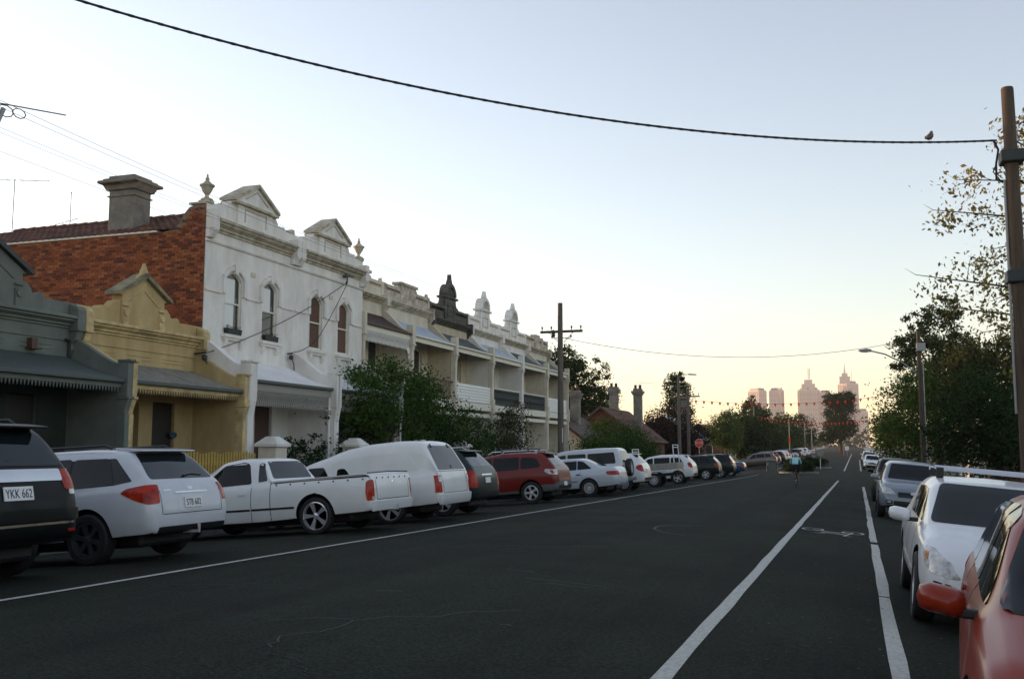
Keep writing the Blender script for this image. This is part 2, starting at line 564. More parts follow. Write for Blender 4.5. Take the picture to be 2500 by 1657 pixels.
def body_mesh(name, keys, axles, rw, paint, arch=.055, sm=2, clad=None):
    K = np.array(keys, float)
    seg = np.hypot(np.diff(K[:, 0]), np.diff(K[:, 3]) * .8)
    s = np.concatenate([[0], np.cumsum(seg)])
    n = 84
    t = np.linspace(0, s[-1], n)
    A = np.stack([smooth_arr(np.interp(t, s, K[:, i]), sm) for i in range(6)], 1)
    vs = []
    ring = None
    for x, zb, zl, zt, w, wt in A:
        h = zl - zb
        gl = zt - zl
        half = [(w * .55, zb), (w - .10, zb), (w - .045, zb + .04 * h), (w - .02, zb + .14 * h), (w - .004, zb + .32 * h), (w, zb + .5 * h), (w - .002, zb + .66 * h),
                (w - .012, zb + .76 * h), (w - .026, zb + .88 * h), (w - .05, zl - .012), (w - .07, zl + .02 * min(1, gl / .3))]
        for q in (.22, .42, .62, .8):
            half.append((w - .072 + (wt + .035 - w + .072) * (q ** 1.12), zl + gl * q))
        half += [(wt + .012, zl + gl * .91), (wt - .035, zl + gl * .965), (wt * .82, zl + gl * .985), (wt * .5, zt + .001), (wt * .2, zt + .006)]
        full = [(0, zb)] + half + [(0, zt + .008)] + [(-y, z) for y, z in half[::-1]]
        ring = len(full)
        vs.extend((x, y, z) for y, z in full)
    fs = []
    for i in range(n - 1):
        for k in range(ring):
            k2 = (k + 1) % ring
            fs.append((i * ring + k, (i + 1) * ring + k, (i + 1) * ring + k2, i * ring + k2))
    fs.append(tuple(range(ring)))
    fs.append(tuple(range((n - 1) * ring, n * ring))[::-1])
    me = bpy.data.meshes.new(name)
    me.from_pydata(vs, [], fs)
    me.materials.append(MATS[paint])
    me.materials.append(MATS['dark_plastic'])
    if clad: me.materials.append(MATS[clad[0]])
    bm = bmesh.new(); bm.from_mesh(me); bmesh.ops.recalc_face_normals(bm, faces=bm.faces); bm.to_mesh(me); bm.free()
    wmax = K[:, 4].max()
    cut = []
    ra = rw + arch
    for ax in axles:
        for sgn in (1, -1):
            c = MB()
            a, b = (wmax - .30, wmax + .3) if sgn > 0 else (-wmax - .3, -wmax + .30)
            c.lathe([(ra, a), (ra, b)], (ax, 0, rw + .01), 40, 'y')
            cm = c.mesh('cut', 'dark_plastic')
            bm = bmesh.new(); bm.from_mesh(cm); bmesh.ops.recalc_face_normals(bm, faces=bm.faces); bm.to_mesh(cm); bm.free()
            cut.append(cm)
    out = boolean(me, cut)
    for p in out.polygons:
        c = p.center
        for ax in axles:
            d = math.hypot(c.x - ax, c.z - rw - .01)
            if d < ra * 1.005 and (abs(c.y) < wmax - .28 or abs(math.hypot(c.x - ax, c.z - rw - .01) - ra) < .012):
                p.material_index = 1
        if p.material_index == 0:
            if p.normal.z < -.8 and c.z < .6: p.material_index = 1
            if clad and c.z < clad[1](c.x): p.material_index = 2
    smooth_mesh(out, 42)
    out.name = name
    return out

def patch_mesh(name, bvh, poly, axis, off, m, res=.055, mirror=False, corner=(0, 0)):
    bm = bmesh.new()
    vv = [bm.verts.new((p[0], p[1], 0)) for p in poly]
    bm.faces.new(vv)
    lo = [min(p[i] for p in poly) for i in (0, 1)]
    hi = [max(p[i] for p in poly) for i in (0, 1)]
    for i in (0, 1):
        k = int((hi[i] - lo[i]) / res)
        for j in range(1, k + 1):
            c = lo[i] + (hi[i] - lo[i]) * j / (k + 1)
            co = (c, 0, 0) if i == 0 else (0, c, 0)
            no = (1, 0, 0) if i == 0 else (0, 1, 0)
            bmesh.ops.bisect_plane(bm, geom=list(bm.verts) + list(bm.edges) + list(bm.faces), plane_co=co, plane_no=no)
    q7 = math.sqrt(.5)
    D = {'L': Vector((0, -1, 0)), 'B': Vector((1, 0, 0)), 'F': Vector((-1, 0, 0)), 'T': Vector((0, 0, -1)), 'Q': Vector((q7, -q7, 0)), 'U': Vector((-q7, -q7, 0))}[axis]
    cx_, cy_ = corner
    pos, nrm = [], []
    bm.verts.ensure_lookup_table(); bm.verts.index_update()
    for v in bm.verts:
        a, b = v.co.x, v.co.y
        o = {'L': Vector((a, 3, b)), 'B': Vector((-6, a, b)), 'F': Vector((9, a, b)), 'T': Vector((a, b, 4)), 'Q': Vector((cx_ + q7 * a - 2.1, cy_ + q7 * a + 2.1, b)), 'U': Vector((cx_ - q7 * a + 2.1, cy_ + q7 * a + 2.1, b))}[axis]
        h, nn, _, _ = bvh.ray_cast(o, D)
        if h is None:
            h, nn, _, _ = bvh.find_nearest(o + D * 3)
        if nn.dot(D) > 0: nn = -nn
        if nn.dot(D) > -.25: nn = -D
        pos.append(h); nrm.append(nn)
    vs = [p + q * off for p, q in zip(pos, nrm)]
    fs = [tuple(v.index for v in f.verts) for f in bm.faces]
    # orientation
    f0 = fs[0]
    nv = (vs[f0[1]] - vs[f0[0]]).cross(vs[f0[2]] - vs[f0[1]])
    if nv.dot(D) > 0: fs = [f[::-1] for f in fs]
    n = len(vs)
    be = [e for e in bm.edges if len(e.link_faces) == 1]
    vs2 = [p - q * .006 for p, q in zip(pos, nrm)]
    edges = set()
    for f in fs:
        for i in range(len(f)): edges.add((f[i], f[(i + 1) % len(f)]))
    fl = list(fs)
    for (i, j) in edges:
        if (j, i) not in edges: fl.append((j, i, i + n, j + n))
    allv = vs + vs2
    bm.free()
    if mirror:
        allv = [Vector((p.x, -p.y, p.z)) for p in allv]
        fl = [f[::-1] for f in fl]
    me = bpy.data.meshes.new(name)
    me.from_pydata(allv, [], fl)
    me.materials.append(MATS[m])
    me.polygons.foreach_set('use_smooth', [True] * len(me.polygons))
    smooth_mesh(me, 35)
    return me

WHEELS = {}
def wheel_meshes(style, r, w=.2):
    key = (style, round(r, 3))
    if key in WHEELS: return WHEELS[key]
    ri = r * {'big': .76, 'alloy': .66, 'cap': .62, 'dark': .68}[style]
    t = MB()
    t.lathe([(ri, -w * .42), (ri + .01, -w * .5), (r - .03, -w * .5), (r - .008, -w * .42), (r, -w * .25), (r, w * .25), (r - .008, w * .42), (r - .03, w * .5), (ri + .01, w * .5), (ri, w * .42), (ri - .02, w * .1)], (0, 0, r), 36, 'y')
    tm = t.mesh('wheel', 'tyre', True, 30)
    b = MB()
    m = {'big': 'rim_chrome', 'alloy': 'rim_alloy', 'cap': 'hubcap', 'dark': 'rim_shaded'}[style]
    b.cur = 0
    vs = []
    # rim lip
    n = 36
    prof = [(ri, w * .43), (ri - .018, w * .45), (ri - .025, w * .30), (ri - .03, w * .12)]
    for rr, y in prof:
        for k in range(n):
            a = 2 * math.pi * k / n
            vs.append((rr * math.sin(a), y, r + rr * math.cos(a)))
    b.add(vs, [(i * n + k, i * n + (k + 1) % n, (i + 1) * n + (k + 1) % n, (i + 1) * n + k) for i in range(len(prof) - 1) for k in range(n)])
    ns = {'big': 5, 'alloy': 5, 'cap': 12, 'dark': 6}[style]
    for k in range(ns):
        a0 = 2 * math.pi * k / ns + .3
        prs = [0.0] if style != 'big' else [-.10, .10]
        for da in prs:
            a = a0 + da
            ww = {'big': .018, 'alloy': .034, 'cap': .017, 'dark': .03}[style]
            d = Vector((math.sin(a), 0, math.cos(a))); sd = Vector((math.cos(a), 0, -math.sin(a)))
            pts = []
            for rr, y, wk in ((.03, w * .36, ww * .9), (ri * .55, w * .38, ww), (ri - .015, w * .40, ww * 1.35)):
                for s in (1, -1):
                    q = d * rr + sd * s * wk
                    pts.append((q.x, y, r + q.z))
                for s in (1, -1):
                    q = d * rr + sd * s * wk
                    pts.append((q.x, y - .03, r + q.z))
            f = []
            for i in (0, 4):
                f += [(i, i + 1, i + 5, i + 4), (i, i + 4, i + 6, i + 2), (i + 1, i + 3, i + 7, i + 5)]
            b.add(pts, f)
    b.lathe([(.001, w * .42), (.03, w * .41), (.055, w * .36), (.06, w * .2)], (0, 0, r), 16, 'y')
    b.cur = 1
    b.lathe([(ri - .01, w * .1), (ri - .01, w * .05)], (0, 0, r), 24, 'y')
    rm = b.mesh('rim', [m, 'black_trim'], True, 30)
    bm = bmesh.new(); bm.from_mesh(rm); bmesh.ops.recalc_face_normals(bm, faces=bm.faces); bm.to_mesh(rm); bm.free()
    WHEELS[key] = (tm, rm)
    return WHEELS[key]

def add_mesh(name, me, parent, loc=(0, 0, 0), rot=(0, 0, 0)):
    o = bpy.data.objects.new(name, me)
    COL.objects.link(o)
    o.parent = parent
    o.location = loc
    o.rotation_euler = rot
    return o

def make_car(spec, name, label, cat='car', group=None):
    root = thing(name, label, cat, group=group)
    body = add_mesh('body', body_mesh('body', spec['keys'], spec['axles'], spec['rw'], spec['paint'], spec.get('arch', .055), spec.get('sm', 2), spec.get('clad')), root)
    bm = bmesh.new(); bm.from_mesh(body.data)
    bvh = BVHTree.FromBMesh(bm); bm.free()
    spec['bvh'] = bvh
    parts = {}
    for it in spec['patches']:
        nm, axis, poly, m, off = it[:5]
        par = root
        if axis in 'LR' or axis == 'S':
            if axis in 'LS':
                add_mesh(nm, patch_mesh(nm, bvh, poly, 'L', off, m), par)
            if axis in 'RS':
                add_mesh(nm, patch_mesh(nm, bvh, poly, 'L', off, m, mirror=True), par)
        elif axis in 'QU':    # pair wrapped round the rear or front corners
            add_mesh(nm, patch_mesh(nm, bvh, poly, axis, off, m, .05, False, it[5]), par)
            add_mesh(nm, patch_mesh(nm, bvh, poly, axis, off, m, .05, True, it[5]), par)
        elif axis == 'D':     # rear pair
            add_mesh(nm, patch_mesh(nm, bvh, poly, 'B', off, m), par)
            add_mesh(nm, patch_mesh(nm, bvh, poly, 'B', off, m, mirror=True), par)
        elif axis == 'E':     # front pair
            add_mesh(nm, patch_mesh(nm, bvh, poly, 'F', off, m), par)
            add_mesh(nm, patch_mesh(nm, bvh, poly, 'F', off, m, mirror=True), par)
        else:
            add_mesh(nm, patch_mesh(nm, bvh, poly, axis, off, m), par)
    wm = max(k[4] for k in spec['keys'])
    tm, rm = wheel_meshes(spec['wheel'], spec['rw'], spec.get('tw', .21))
    for ax in spec['axles']:
        for s in (1, -1):
            wo = add_mesh('wheel', tm, root, (ax, s * (wm - spec.get('inset', .115)), 0), (0, 0, 0 if s > 0 else math.pi))
            add_mesh('rim', rm, wo)
    b = MB(); b.box(spec.get('ux', spec['axles'][0] - .6), spec['axles'][1] + .45, -wm + .34, wm - .34, .185, .44)
    b.build('underbody', 'dark_plastic', root, bevel=.05)
    for fn in spec.get('extra', []):
        fn(root, spec)
    return root

def place(o, x, y, heading='kerb', turn=0.0):
    """heading 'kerb': nose to the left kerb; 'oncoming': nose to the camera"""
    if heading == 'kerb':
        zr, zf = RZ(x, y), RZ(x - 2.7, y)
        o.location = (x, y, zr)
        o.rotation_euler = (0, math.atan2(zr - zf, 2.7), math.pi + R(turn))
    else:
        za, zb = RZ(x - .75, y), RZ(x + .75, y)
        o.location = (x, y, (za + zb) / 2)
        o.rotation_euler = (math.atan2(zb - za, 1.5), math.atan2(RZ(x, y) - RZ(x, y - 2.7), 2.7), -math.pi / 2 + R(turn))
    return o

# ---- small fittings
def plate(x, z, y=0.0, txt=None, tilt=10, w=.37, h=.134):
    def fn(root, spec):
        hit = spec['bvh'].ray_cast(Vector((-6, y, z)), Vector((1, 0, 0)))[0]
        px = (hit.x if hit else x) - .012
        b = MB()
        b.box(-.006, .006, -w / 2, w / 2, -h / 2, h / 2)
        p = b.build('number_plate', 'plate_white', root, (px, y, z))
        p.rotation_euler = (0, R(tilt), 0)
        if txt:
            t = add_mesh('lettering', text_mesh(txt, h * .92, 'plate_ink', .0012), p, (-.008, 0, -.006), (R(90), 0, R(-90)))
            t.scale = (.74, 1, 1)
    return fn
def boxpart(name, m, *boxes, bevel=.01):
    def fn(root, spec):
        b = MB()
        for q in boxes: b.box(*q)
        b.build(name, m, root, bevel=bevel)
    return fn
def each_box(name, m, boxes, bevel=.008):
    def fn(root, spec):
        for q in boxes:
            b = MB(); b.box(*q); b.build(name, m, root, bevel=bevel)
    return fn
def tubepart(name, m, *tubes):
    def fn(root, spec):
        for pts, r in tubes:
            b = MB(); b.tube(pts, r, 8); b.build(name, m, root, smooth=True)
    return fn
def mirror_part(x, z, y, m, sz=1.0):
    """door mirrors: shell with dark foot"""
    def fn(root, spec):
        for s in (1, -1):
            b = MB()
            vs, n = [], 10
            for i, (dx, k) in enumerate(((-.055, .80), (-.04, .95), (0.0, 1.0), (.05, .88), (.085, .6), (.10, .25))):
                for j in range(n):
                    a = 2 * math.pi * j / n
                    ca, sa = math.cos(a), math.sin(a)
                    yy = .115 * k * sz * (abs(ca) ** .6) * (1 if ca > 0 else -1)
                    zz = .072 * k * sz * (abs(sa) ** .6) * (1 if sa > 0 else -1)
                    vs.append((x + dx * sz, s * (y + .125 * sz + yy), z + zz - .12 * (.1 if ca < 0 else 0)))
            fs = [(i * n + j, i * n + (j + 1) % n, (i + 1) * n + (j + 1) % n, (i + 1) * n + j) for i in range(5) for j in range(n)]
            fs += [tuple(range(n)), tuple(range(5 * n, 6 * n))]
            b.add(vs, fs)
            me = b.mesh('door_mirror', m, True, 60)
            bm = bmesh.new(); bm.from_mesh(me); bmesh.ops.recalc_face_normals(bm, faces=bm.faces); bm.to_mesh(me); bm.free()
            o = add_mesh('door_mirror', me, root)
            c = MB(); c.box(x - .02, x + .04, s * (y - .06), s * (y + .06), z - .075, z - .03)
            c.build('mirror_foot', 'dark_plastic', o, bevel=.01)
    return fn
def wiper(pts):
    return tubepart('wiper', 'black_trim', (pts, .012))
def gap(x0, z0, x1, z1, w=.007):
    d = Vector((x1 - x0, z1 - z0)).normalized() * w / 2
    n = (-d.y, d.x)
    return [(x0 + n[0], z0 + n[1]), (x0 - n[0], z0 - n[1]), (x1 - n[0], z1 - n[1]), (x1 + n[0], z1 + n[1])]
def rect(a0, b0, a1, b1, r=.02):
    return rpoly([(a0, b0), (a1, b0), (a1, b1), (a0, b1)], r)

def spoiler(m, pts, w):
    def fn(root, spec):
        b = MB(); b.prism(pts, 'y', -w, w); b.build('spoiler', m, root, bevel=.012)
    return fn
def wagon_spec(paint='paint_silverwhite'):
    keys = [(-1.02, .46, .60, .64, .66, .55), (-1.0, .38, .76, .82, .78, .64), (-.95, .35, .92, .985, .83, .67), (-.88, .34, .97, 1.03, .855, .67), (-.55, .33, .985, 1.40, .878, .60),
            (-.42, .32, .985, 1.475, .885, .60), (.2, .30, .97, 1.525, .888, .605), (1.0, .29, .95, 1.545, .888, .615), (1.7, .28, .93, 1.49, .888, .61), (2.4, .28, .92, 1.02, .885, .68), (3.1, .28, .85, .91, .86, .68),
            (3.45, .30, .72, .77, .79, .6), (3.58, .38, .58, .62, .66, .5)]
    return dict(keys=keys, axles=(0, 2.67), rw=.335, paint=paint, wheel='dark', clad=None, patches=[  # this wheel style carries the shadow in its rim colour
        ('tail_lamp', 'Q', rpoly([(-.14, .745), (.02, .735), (.17, .80), (.33, .90), (.25, .955), (.03, .985), (-.12, .985)], .03), 'lamp_red', .007, (-1.0, .86)),
        ('side_window', 'S', rpoly([(-.40, 1.02), (.33, 1.0), (.33, 1.39), (-.25, 1.37)], .06), 'glass_dark', .006),
        ('side_window', 'S', rpoly([(.37, 1.0), (1.28, .985), (1.28, 1.415), (.37, 1.40)], .05), 'glass_dark', .006),
        ('side_window', 'S', rpoly([(1.34, .985), (2.15, .965), (1.62, 1.37), (1.34, 1.41)], .05), 'glass_dark', .006),
        ('rear_window', 'B', rpoly([(-.66, 1.06), (.66, 1.06), (.53, 1.415), (-.53, 1.415)], .05), 'glass_rear', .006),
        ('windscreen', 'F', rpoly([(-.66, 1.05), (.66, 1.05), (.54, 1.45), (-.54, 1.45)], .05), 'glass_dark', .006),
        ('pillar_trim', 'S', rpoly([(-.66, 1.045), (-.38, 1.01), (1.45, .985), (1.45, 1.37), (1.30, 1.395), (-.34, 1.365)], .03), 'black_trim', .002),
        ('door_gap', 'S', gap(.36, .36, .36, 1.0), 'black_trim', .0012), ('door_gap', 'S', gap(1.31, .34, 1.31, .98), 'black_trim', .0012),
        ('tailgate_gap', 'B', gap(-.62, .60, .62, .60, .01), 'black_trim', .0012),
        ('tailgate_gap', 'D', gap(.635, .60, .635, .95, .01), 'black_trim', .0012),
        ('plate_recess', 'B', rect(-.30, .62, .30, .84, .06), paint, .003),
        ('chrome_strip', 'B', rect(-.34, .862, .34, .882, .008), 'chrome', .008),
        ('bumper_base', 'B', rect(-.70, .37, .70, .44, .02), 'dark_plastic', .006),
        ('badge', 'B', rect(.40, .895, .56, .915, .004), 'chrome', .004), ('emblem', 'B', rect(-.05, .905, .05, .945, .02), 'chrome', .004),
        ('head_lamp', 'E', rpoly([(.42, .66), (.76, .66), (.76, .80), (.5, .78)], .03), 'lamp_clear', .006)],
        extra=[spoiler(paint, [(-.66, 1.435), (-.66, 1.455), (-.40, 1.497), (-.20, 1.512), (-.28, 1.45)], .55),
               tubepart('roof_rail', 'dark_plastic', ([(-.2, .6, 1.50), (-.1, .6, 1.55), (1.3, .6, 1.585), (1.45, .6, 1.53)], .018), ([(-.2, -.6, 1.50), (-.1, -.6, 1.55), (1.3, -.6, 1.585), (1.45, -.6, 1.53)], .018)),
               wiper([(-.86, 0, 1.10), (-.82, -.2, 1.12), (-.83, -.42, 1.10)]),
               tubepart('tow_ball', 'rim_alloy', ([(-.85, 0, .34), (-1.1, 0, .34), (-1.1, 0, .44)], .022)),
               mirror_part(2.0, 1.02, .86, paint)])

def suv_spec(paint='paint_black'):
    keys = [(-1.02, .52, .66, .70, .72, .60), (-1.0, .42, .84, .90, .84, .72), (-.95, .38, 1.02, 1.09, .90, .74), (-.90, .36, 1.10, 1.17, .925, .74), (-.70, .35, 1.13, 1.52, .94, .66),
            (-.58, .34, 1.13, 1.64, .95, .66), (.1, .34, 1.11, 1.72, .955, .67), (1.0, .33, 1.08, 1.74, .955, .67), (1.7, .32, 1.06, 1.66, .95, .66), (2.35, .32, 1.05, 1.14, .945, .74), (3.1, .32, .99, 1.06, .92, .76),
            (3.55, .34, .88, .93, .86, .7), (3.68, .42, .66, .72, .76, .6)]
    return dict(keys=keys, axles=(0, 2.8), rw=.375, paint=paint, wheel='alloy', patches=[
        ('tail_lamp', 'Q', rpoly([(-.17, .92), (.10, .94), (.13, 1.12), (.02, 1.15), (-.17, 1.15)], .03), 'lamp_red', .008, (-1.0, .93)),
        ('side_window', 'S', rpoly([(-.55, 1.17), (.33, 1.15), (.33, 1.56), (-.42, 1.53)], .06), 'glass_dark', .004),
        ('side_window', 'S', rpoly([(.38, 1.15), (1.28, 1.13), (1.28, 1.59), (.38, 1.57)], .05), 'glass_dark', .004),
        ('side_window', 'S', rpoly([(1.34, 1.13), (2.1, 1.10), (1.62, 1.54), (1.34, 1.58)], .05), 'glass_dark', .004),
        ('rear_window', 'B', rpoly([(-.74, 1.19), (.74, 1.19), (.60, 1.56), (-.60, 1.56)], .08), 'glass_rear', .004),
        ('windscreen', 'F', rpoly([(-.70, 1.17), (.70, 1.17), (.59, 1.62), (-.59, 1.62)], .05), 'glass_dark', .004),
        ('reverse_lamp', 'D', rpoly([(.74, .87), (.90, .87), (.90, .925), (.74, .925)], .015), 'lamp_clear', .009),
        ('chrome_strip', 'B', rect(-.66, 1.02, .66, 1.15, .02), 'chrome', .012),
        ('bumper_strip', 'B', rect(-.80, .555, .80, .58, .008), 'chrome', .012),
        ('bumper_top', 'B', rect(-.85, .60, .85, .72, .03), paint, .03),
        ('reflector', 'D', rect(.70, .47, .84, .50, .01), 'lamp_red', .008),
        ('door_gap', 'S', gap(.36, .42, .36, 1.15), 'black_trim', .0012), ('door_gap', 'S', gap(1.31, .40, 1.31, 1.12), 'black_trim', .0012),
        ('head_lamp', 'E', rpoly([(.46, .80), (.82, .80), (.82, .96), (.5, .93)], .03), 'lamp_clear', .006),
        ('grille', 'F', rect(-.42, .70, .42, .92, .03), 'black_trim', .006)],
        extra=[spoiler(paint, [(-.84, 1.595), (-.84, 1.62), (-.55, 1.668), (-.35, 1.685), (-.45, 1.61)], .60), wiper([(-.86, 0, 1.24), (-.83, .2, 1.27), (-.84, .45, 1.25)]), mirror_part(1.95, 1.16, .93, paint),
               tubepart('roof_rail', 'dark_plastic', ([(-.3, .66, 1.68), (-.2, .66, 1.74), (1.3, .66, 1.79), (1.45, .66, 1.71)], .02), ([(-.3, -.66, 1.68), (-.2, -.66, 1.74), (1.3, -.66, 1.79), (1.45, -.66, 1.71)], .02))])

def ute_spec(paint='paint_ute'):
    keys = [(-1.17, .52, .66, .68, .72, .66), (-1.16, .40, .80, .82, .82, .76), (-1.13, .36, .98, 1.0, .88, .82), (-1.10, .35, 1.0, 1.045, .90, .84), (-.9, .34, 1.0, 1.05, .91, .84), (.2, .30, .985, 1.035, .92, .84), (.88, .27, .97, 1.02, .92, .84),
            (.95, .27, .965, 1.03, .92, .80), (1.14, .26, .96, 1.42, .92, .63), (1.26, .26, .955, 1.475, .92, .63), (1.70, .26, .95, 1.50, .92, .63), (2.1, .26, .94, 1.46, .92, .63), (2.85, .26, .93, .99, .915, .7), (3.4, .26, .86, .91, .89, .7),
            (3.75, .28, .74, .78, .82, .62), (3.87, .36, .56, .6, .68, .5)]
    hooks = [(-1.0 + .30 * i, 1.0) for i in range(7)]
    def hook_fn(root, spec):
        me = MB().lathe([(.001, 0), (.016, .004), (.016, .012), (.001, .016)], (0, 0, 0), 8, 'y').mesh('tonneau_hook', 'dark_plastic')
        for x, z in hooks:
            h = spec['bvh'].ray_cast(Vector((x, 3, z - .055)), Vector((0, -1, 0)))[0]
            if h:
                for s in (1, -1): add_mesh('tonneau_hook', me, root, (h.x, s * h.y, h.z), (0, 0, 0 if s > 0 else math.pi))
        for y in (-.6, -.36, -.12, .12, .36, .6):
            h = spec['bvh'].ray_cast(Vector((-6, y, .955)), Vector((1, 0, 0)))[0]
            if h: add_mesh('tonneau_hook', me, root, h, (0, 0, math.pi / 2))
    return dict(keys=keys, axles=(0, 2.88), rw=.34, paint=paint, wheel='big', arch=.06, sm=1, patches=[
        ('tail_lamp', 'Q', rpoly([(-.10, .56), (.05, .555), (.07, .72), (.05, .89), (-.01, .93), (-.10, .92)], .025), 'lamp_red', .008, (-1.15, .90)),
        ('side_window', 'S', rpoly([(1.36, 1.0), (2.56, .97), (2.02, 1.38), (1.60, 1.42), (1.46, 1.38)], .05), 'glass_dark', .004),
        ('rear_window', 'B', rpoly([(-.70, 1.075), (.70, 1.075), (.60, 1.41), (-.60, 1.41)], .05), 'glass_rear', .004),
        ('quarter_window', 'S', rpoly([(1.02, 1.04), (1.22, 1.02), (1.26, 1.38), (1.16, 1.38)], .04), 'glass_rear', .004),
        ('windscreen', 'F', rpoly([(-.66, 1.0), (.66, 1.0), (.56, 1.37), (-.56, 1.37)], .05), 'glass_dark', .004),
        ('tonneau_edge', 'S', rpoly([(-1.10, .985), (.86, .975), (.86, .99), (-1.10, 1.0)], .002), 'black_trim', .010),
        ('reverse_lamp', 'D', rect(.76, .57, .84, .63, .01), 'lamp_clear', .010),
        ('tailgate', 'B', rect(-.66, .58, .66, .93, .03), paint, .006),
        ('tailgate_panel', 'B', rect(-.56, .60, .56, .78, .05), paint, .012),
        ('tailgate_gap', 'D', gap(.675, .56, .675, .96, .012), 'black_trim', .0015), ('tailgate_gap', 'B', gap(-.68, .565, .68, .565, .012), 'black_trim', .0015),
        ('emblem', 'B', rect(-.03, .86, .03, .905, .02), 'chrome', .010),
        ('bumper', 'B', rect(-.84, .38, .84, .54, .04), paint, .035),
        ('side_strip', 'S', rect(.42, .50, 1.33, .535, .005), 'black_trim', .010), ('side_strip', 'S', rect(1.37, .50, 2.3, .535, .005), 'black_trim', .010),
        ('door_gap', 'S', gap(1.345, .30, 1.345, .97, .011), 'black_trim', .0015), ('door_gap', 'S', gap(.93, .30, .93, 1.0, .014), 'black_trim', .0015),
        ('door_gap', 'S', gap(1.85, .3, 1.95, .60, .006), paint, .001),
        ('fuel_flap', 'S', rect(.28, .70, .44, .84, .03), paint, .003), ('door_handle', 'S', rect(1.46, .80, 1.64, .835, .012), paint, .02),
        ('head_lamp', 'E', rpoly([(.45, .64), (.78, .64), (.8, .78), (.5, .76)], .03), 'lamp_clear', .006)],
        extra=[hook_fn, mirror_part(2.45, 1.0, .88, paint), tubepart('tow_ball', 'rim_alloy', ([(-1.0, 0, .36), (-1.25, 0, .36), (-1.25, 0, .45)], .022)),
               tubepart('tonneau_bow', 'black_trim', ([(-1.08, -.84, 1.052), (-1.09, 0, 1.066), (-1.08, .84, 1.052)], .012))])

def van_spec(paint='paint_ute'):
    keys = [(-1.18, .50, .62, .66, .74, .66), (-1.16, .40, .78, .84, .84, .76), (-1.12, .36, .98, 1.06, .89, .80), (-1.02, .35, 1.0, 1.24, .90, .78), (-.82, .34, 1.0, 1.63, .91, .74), (-.73, .33, 1.0, 1.71, .915, .73), (-.2, .32, .99, 1.75, .92, .74),
            (.5, .30, .98, 1.735, .92, .73), (1.1, .28, .97, 1.66, .92, .70), (1.7, .27, .955, 1.50, .92, .62), (2.1, .26, .94, 1.40, .92, .61), (2.85, .26, .93, .985, .915, .7), (3.4, .26, .86, .91, .89, .7),
            (3.75, .28, .74, .78, .82, .62), (3.87, .36, .56, .6, .68, .5)]
    return dict(keys=keys, axles=(0, 2.9), rw=.335, paint=paint, wheel='big', patches=[
        ('tail_lamp', 'Q', rpoly([(-.12, .60), (.05, .60), (.05, .96), (-.11, .96)], .015), 'lamp_red', .008, (-1.15, .90)),
        ('side_window', 'S', rpoly([(1.42, 1.0), (2.55, .97), (2.02, 1.30), (1.62, 1.30)], .05), 'glass_dark', .004),
        ('side_window', 'S', rpoly([(.88, 1.02), (1.28, 1.01), (1.26, 1.24), (1.08, 1.25)], .05), 'glass_dark', .004),
        ('canopy_panel', 'S', rpoly([(-.70, 1.10), (.82, 1.08), (.78, 1.36), (-.50, 1.38)], .10), paint, .006),
        ('rear_window', 'B', rpoly([(-.74, 1.07), (.74, 1.07), (.64, 1.60), (-.64, 1.60)], .05), 'glass_rear', .006),
        ('hinge', 'D', rect(.44, 1.56, .50, 1.63, .01), 'black_trim', .02),
        ('reverse_lamp', 'D', rect(.71, .82, .83, .93, .01), 'lamp_clear', .010),
        ('tailgate_gap', 'B', gap(-.66, .585, .66, .585, .012), 'black_trim', .0015), ('tailgate_gap', 'B', gap(-.80, 1.04, .80, 1.04, .012), 'black_trim', .0015), ('tailgate_gap', 'D', gap(.665, .58, .665, 1.02, .012), 'black_trim', .0015),
        ('bumper', 'B', rect(-.84, .38, .84, .56, .04), paint, .05),
        ('window_key', 'B', rect(-.02, 1.10, .02, 1.16, .01), 'black_trim', .015),
        ('door_gap', 'S', gap(1.345, .30, 1.345, .97, .011), 'black_trim', .0015), ('windscreen', 'F', rpoly([(-.66, 1.0), (.66, 1.0), (.56, 1.37), (-.56, 1.37)], .05), 'glass_dark', .004)],
        extra=[mirror_part(2.45, 1.0, .88, paint)])

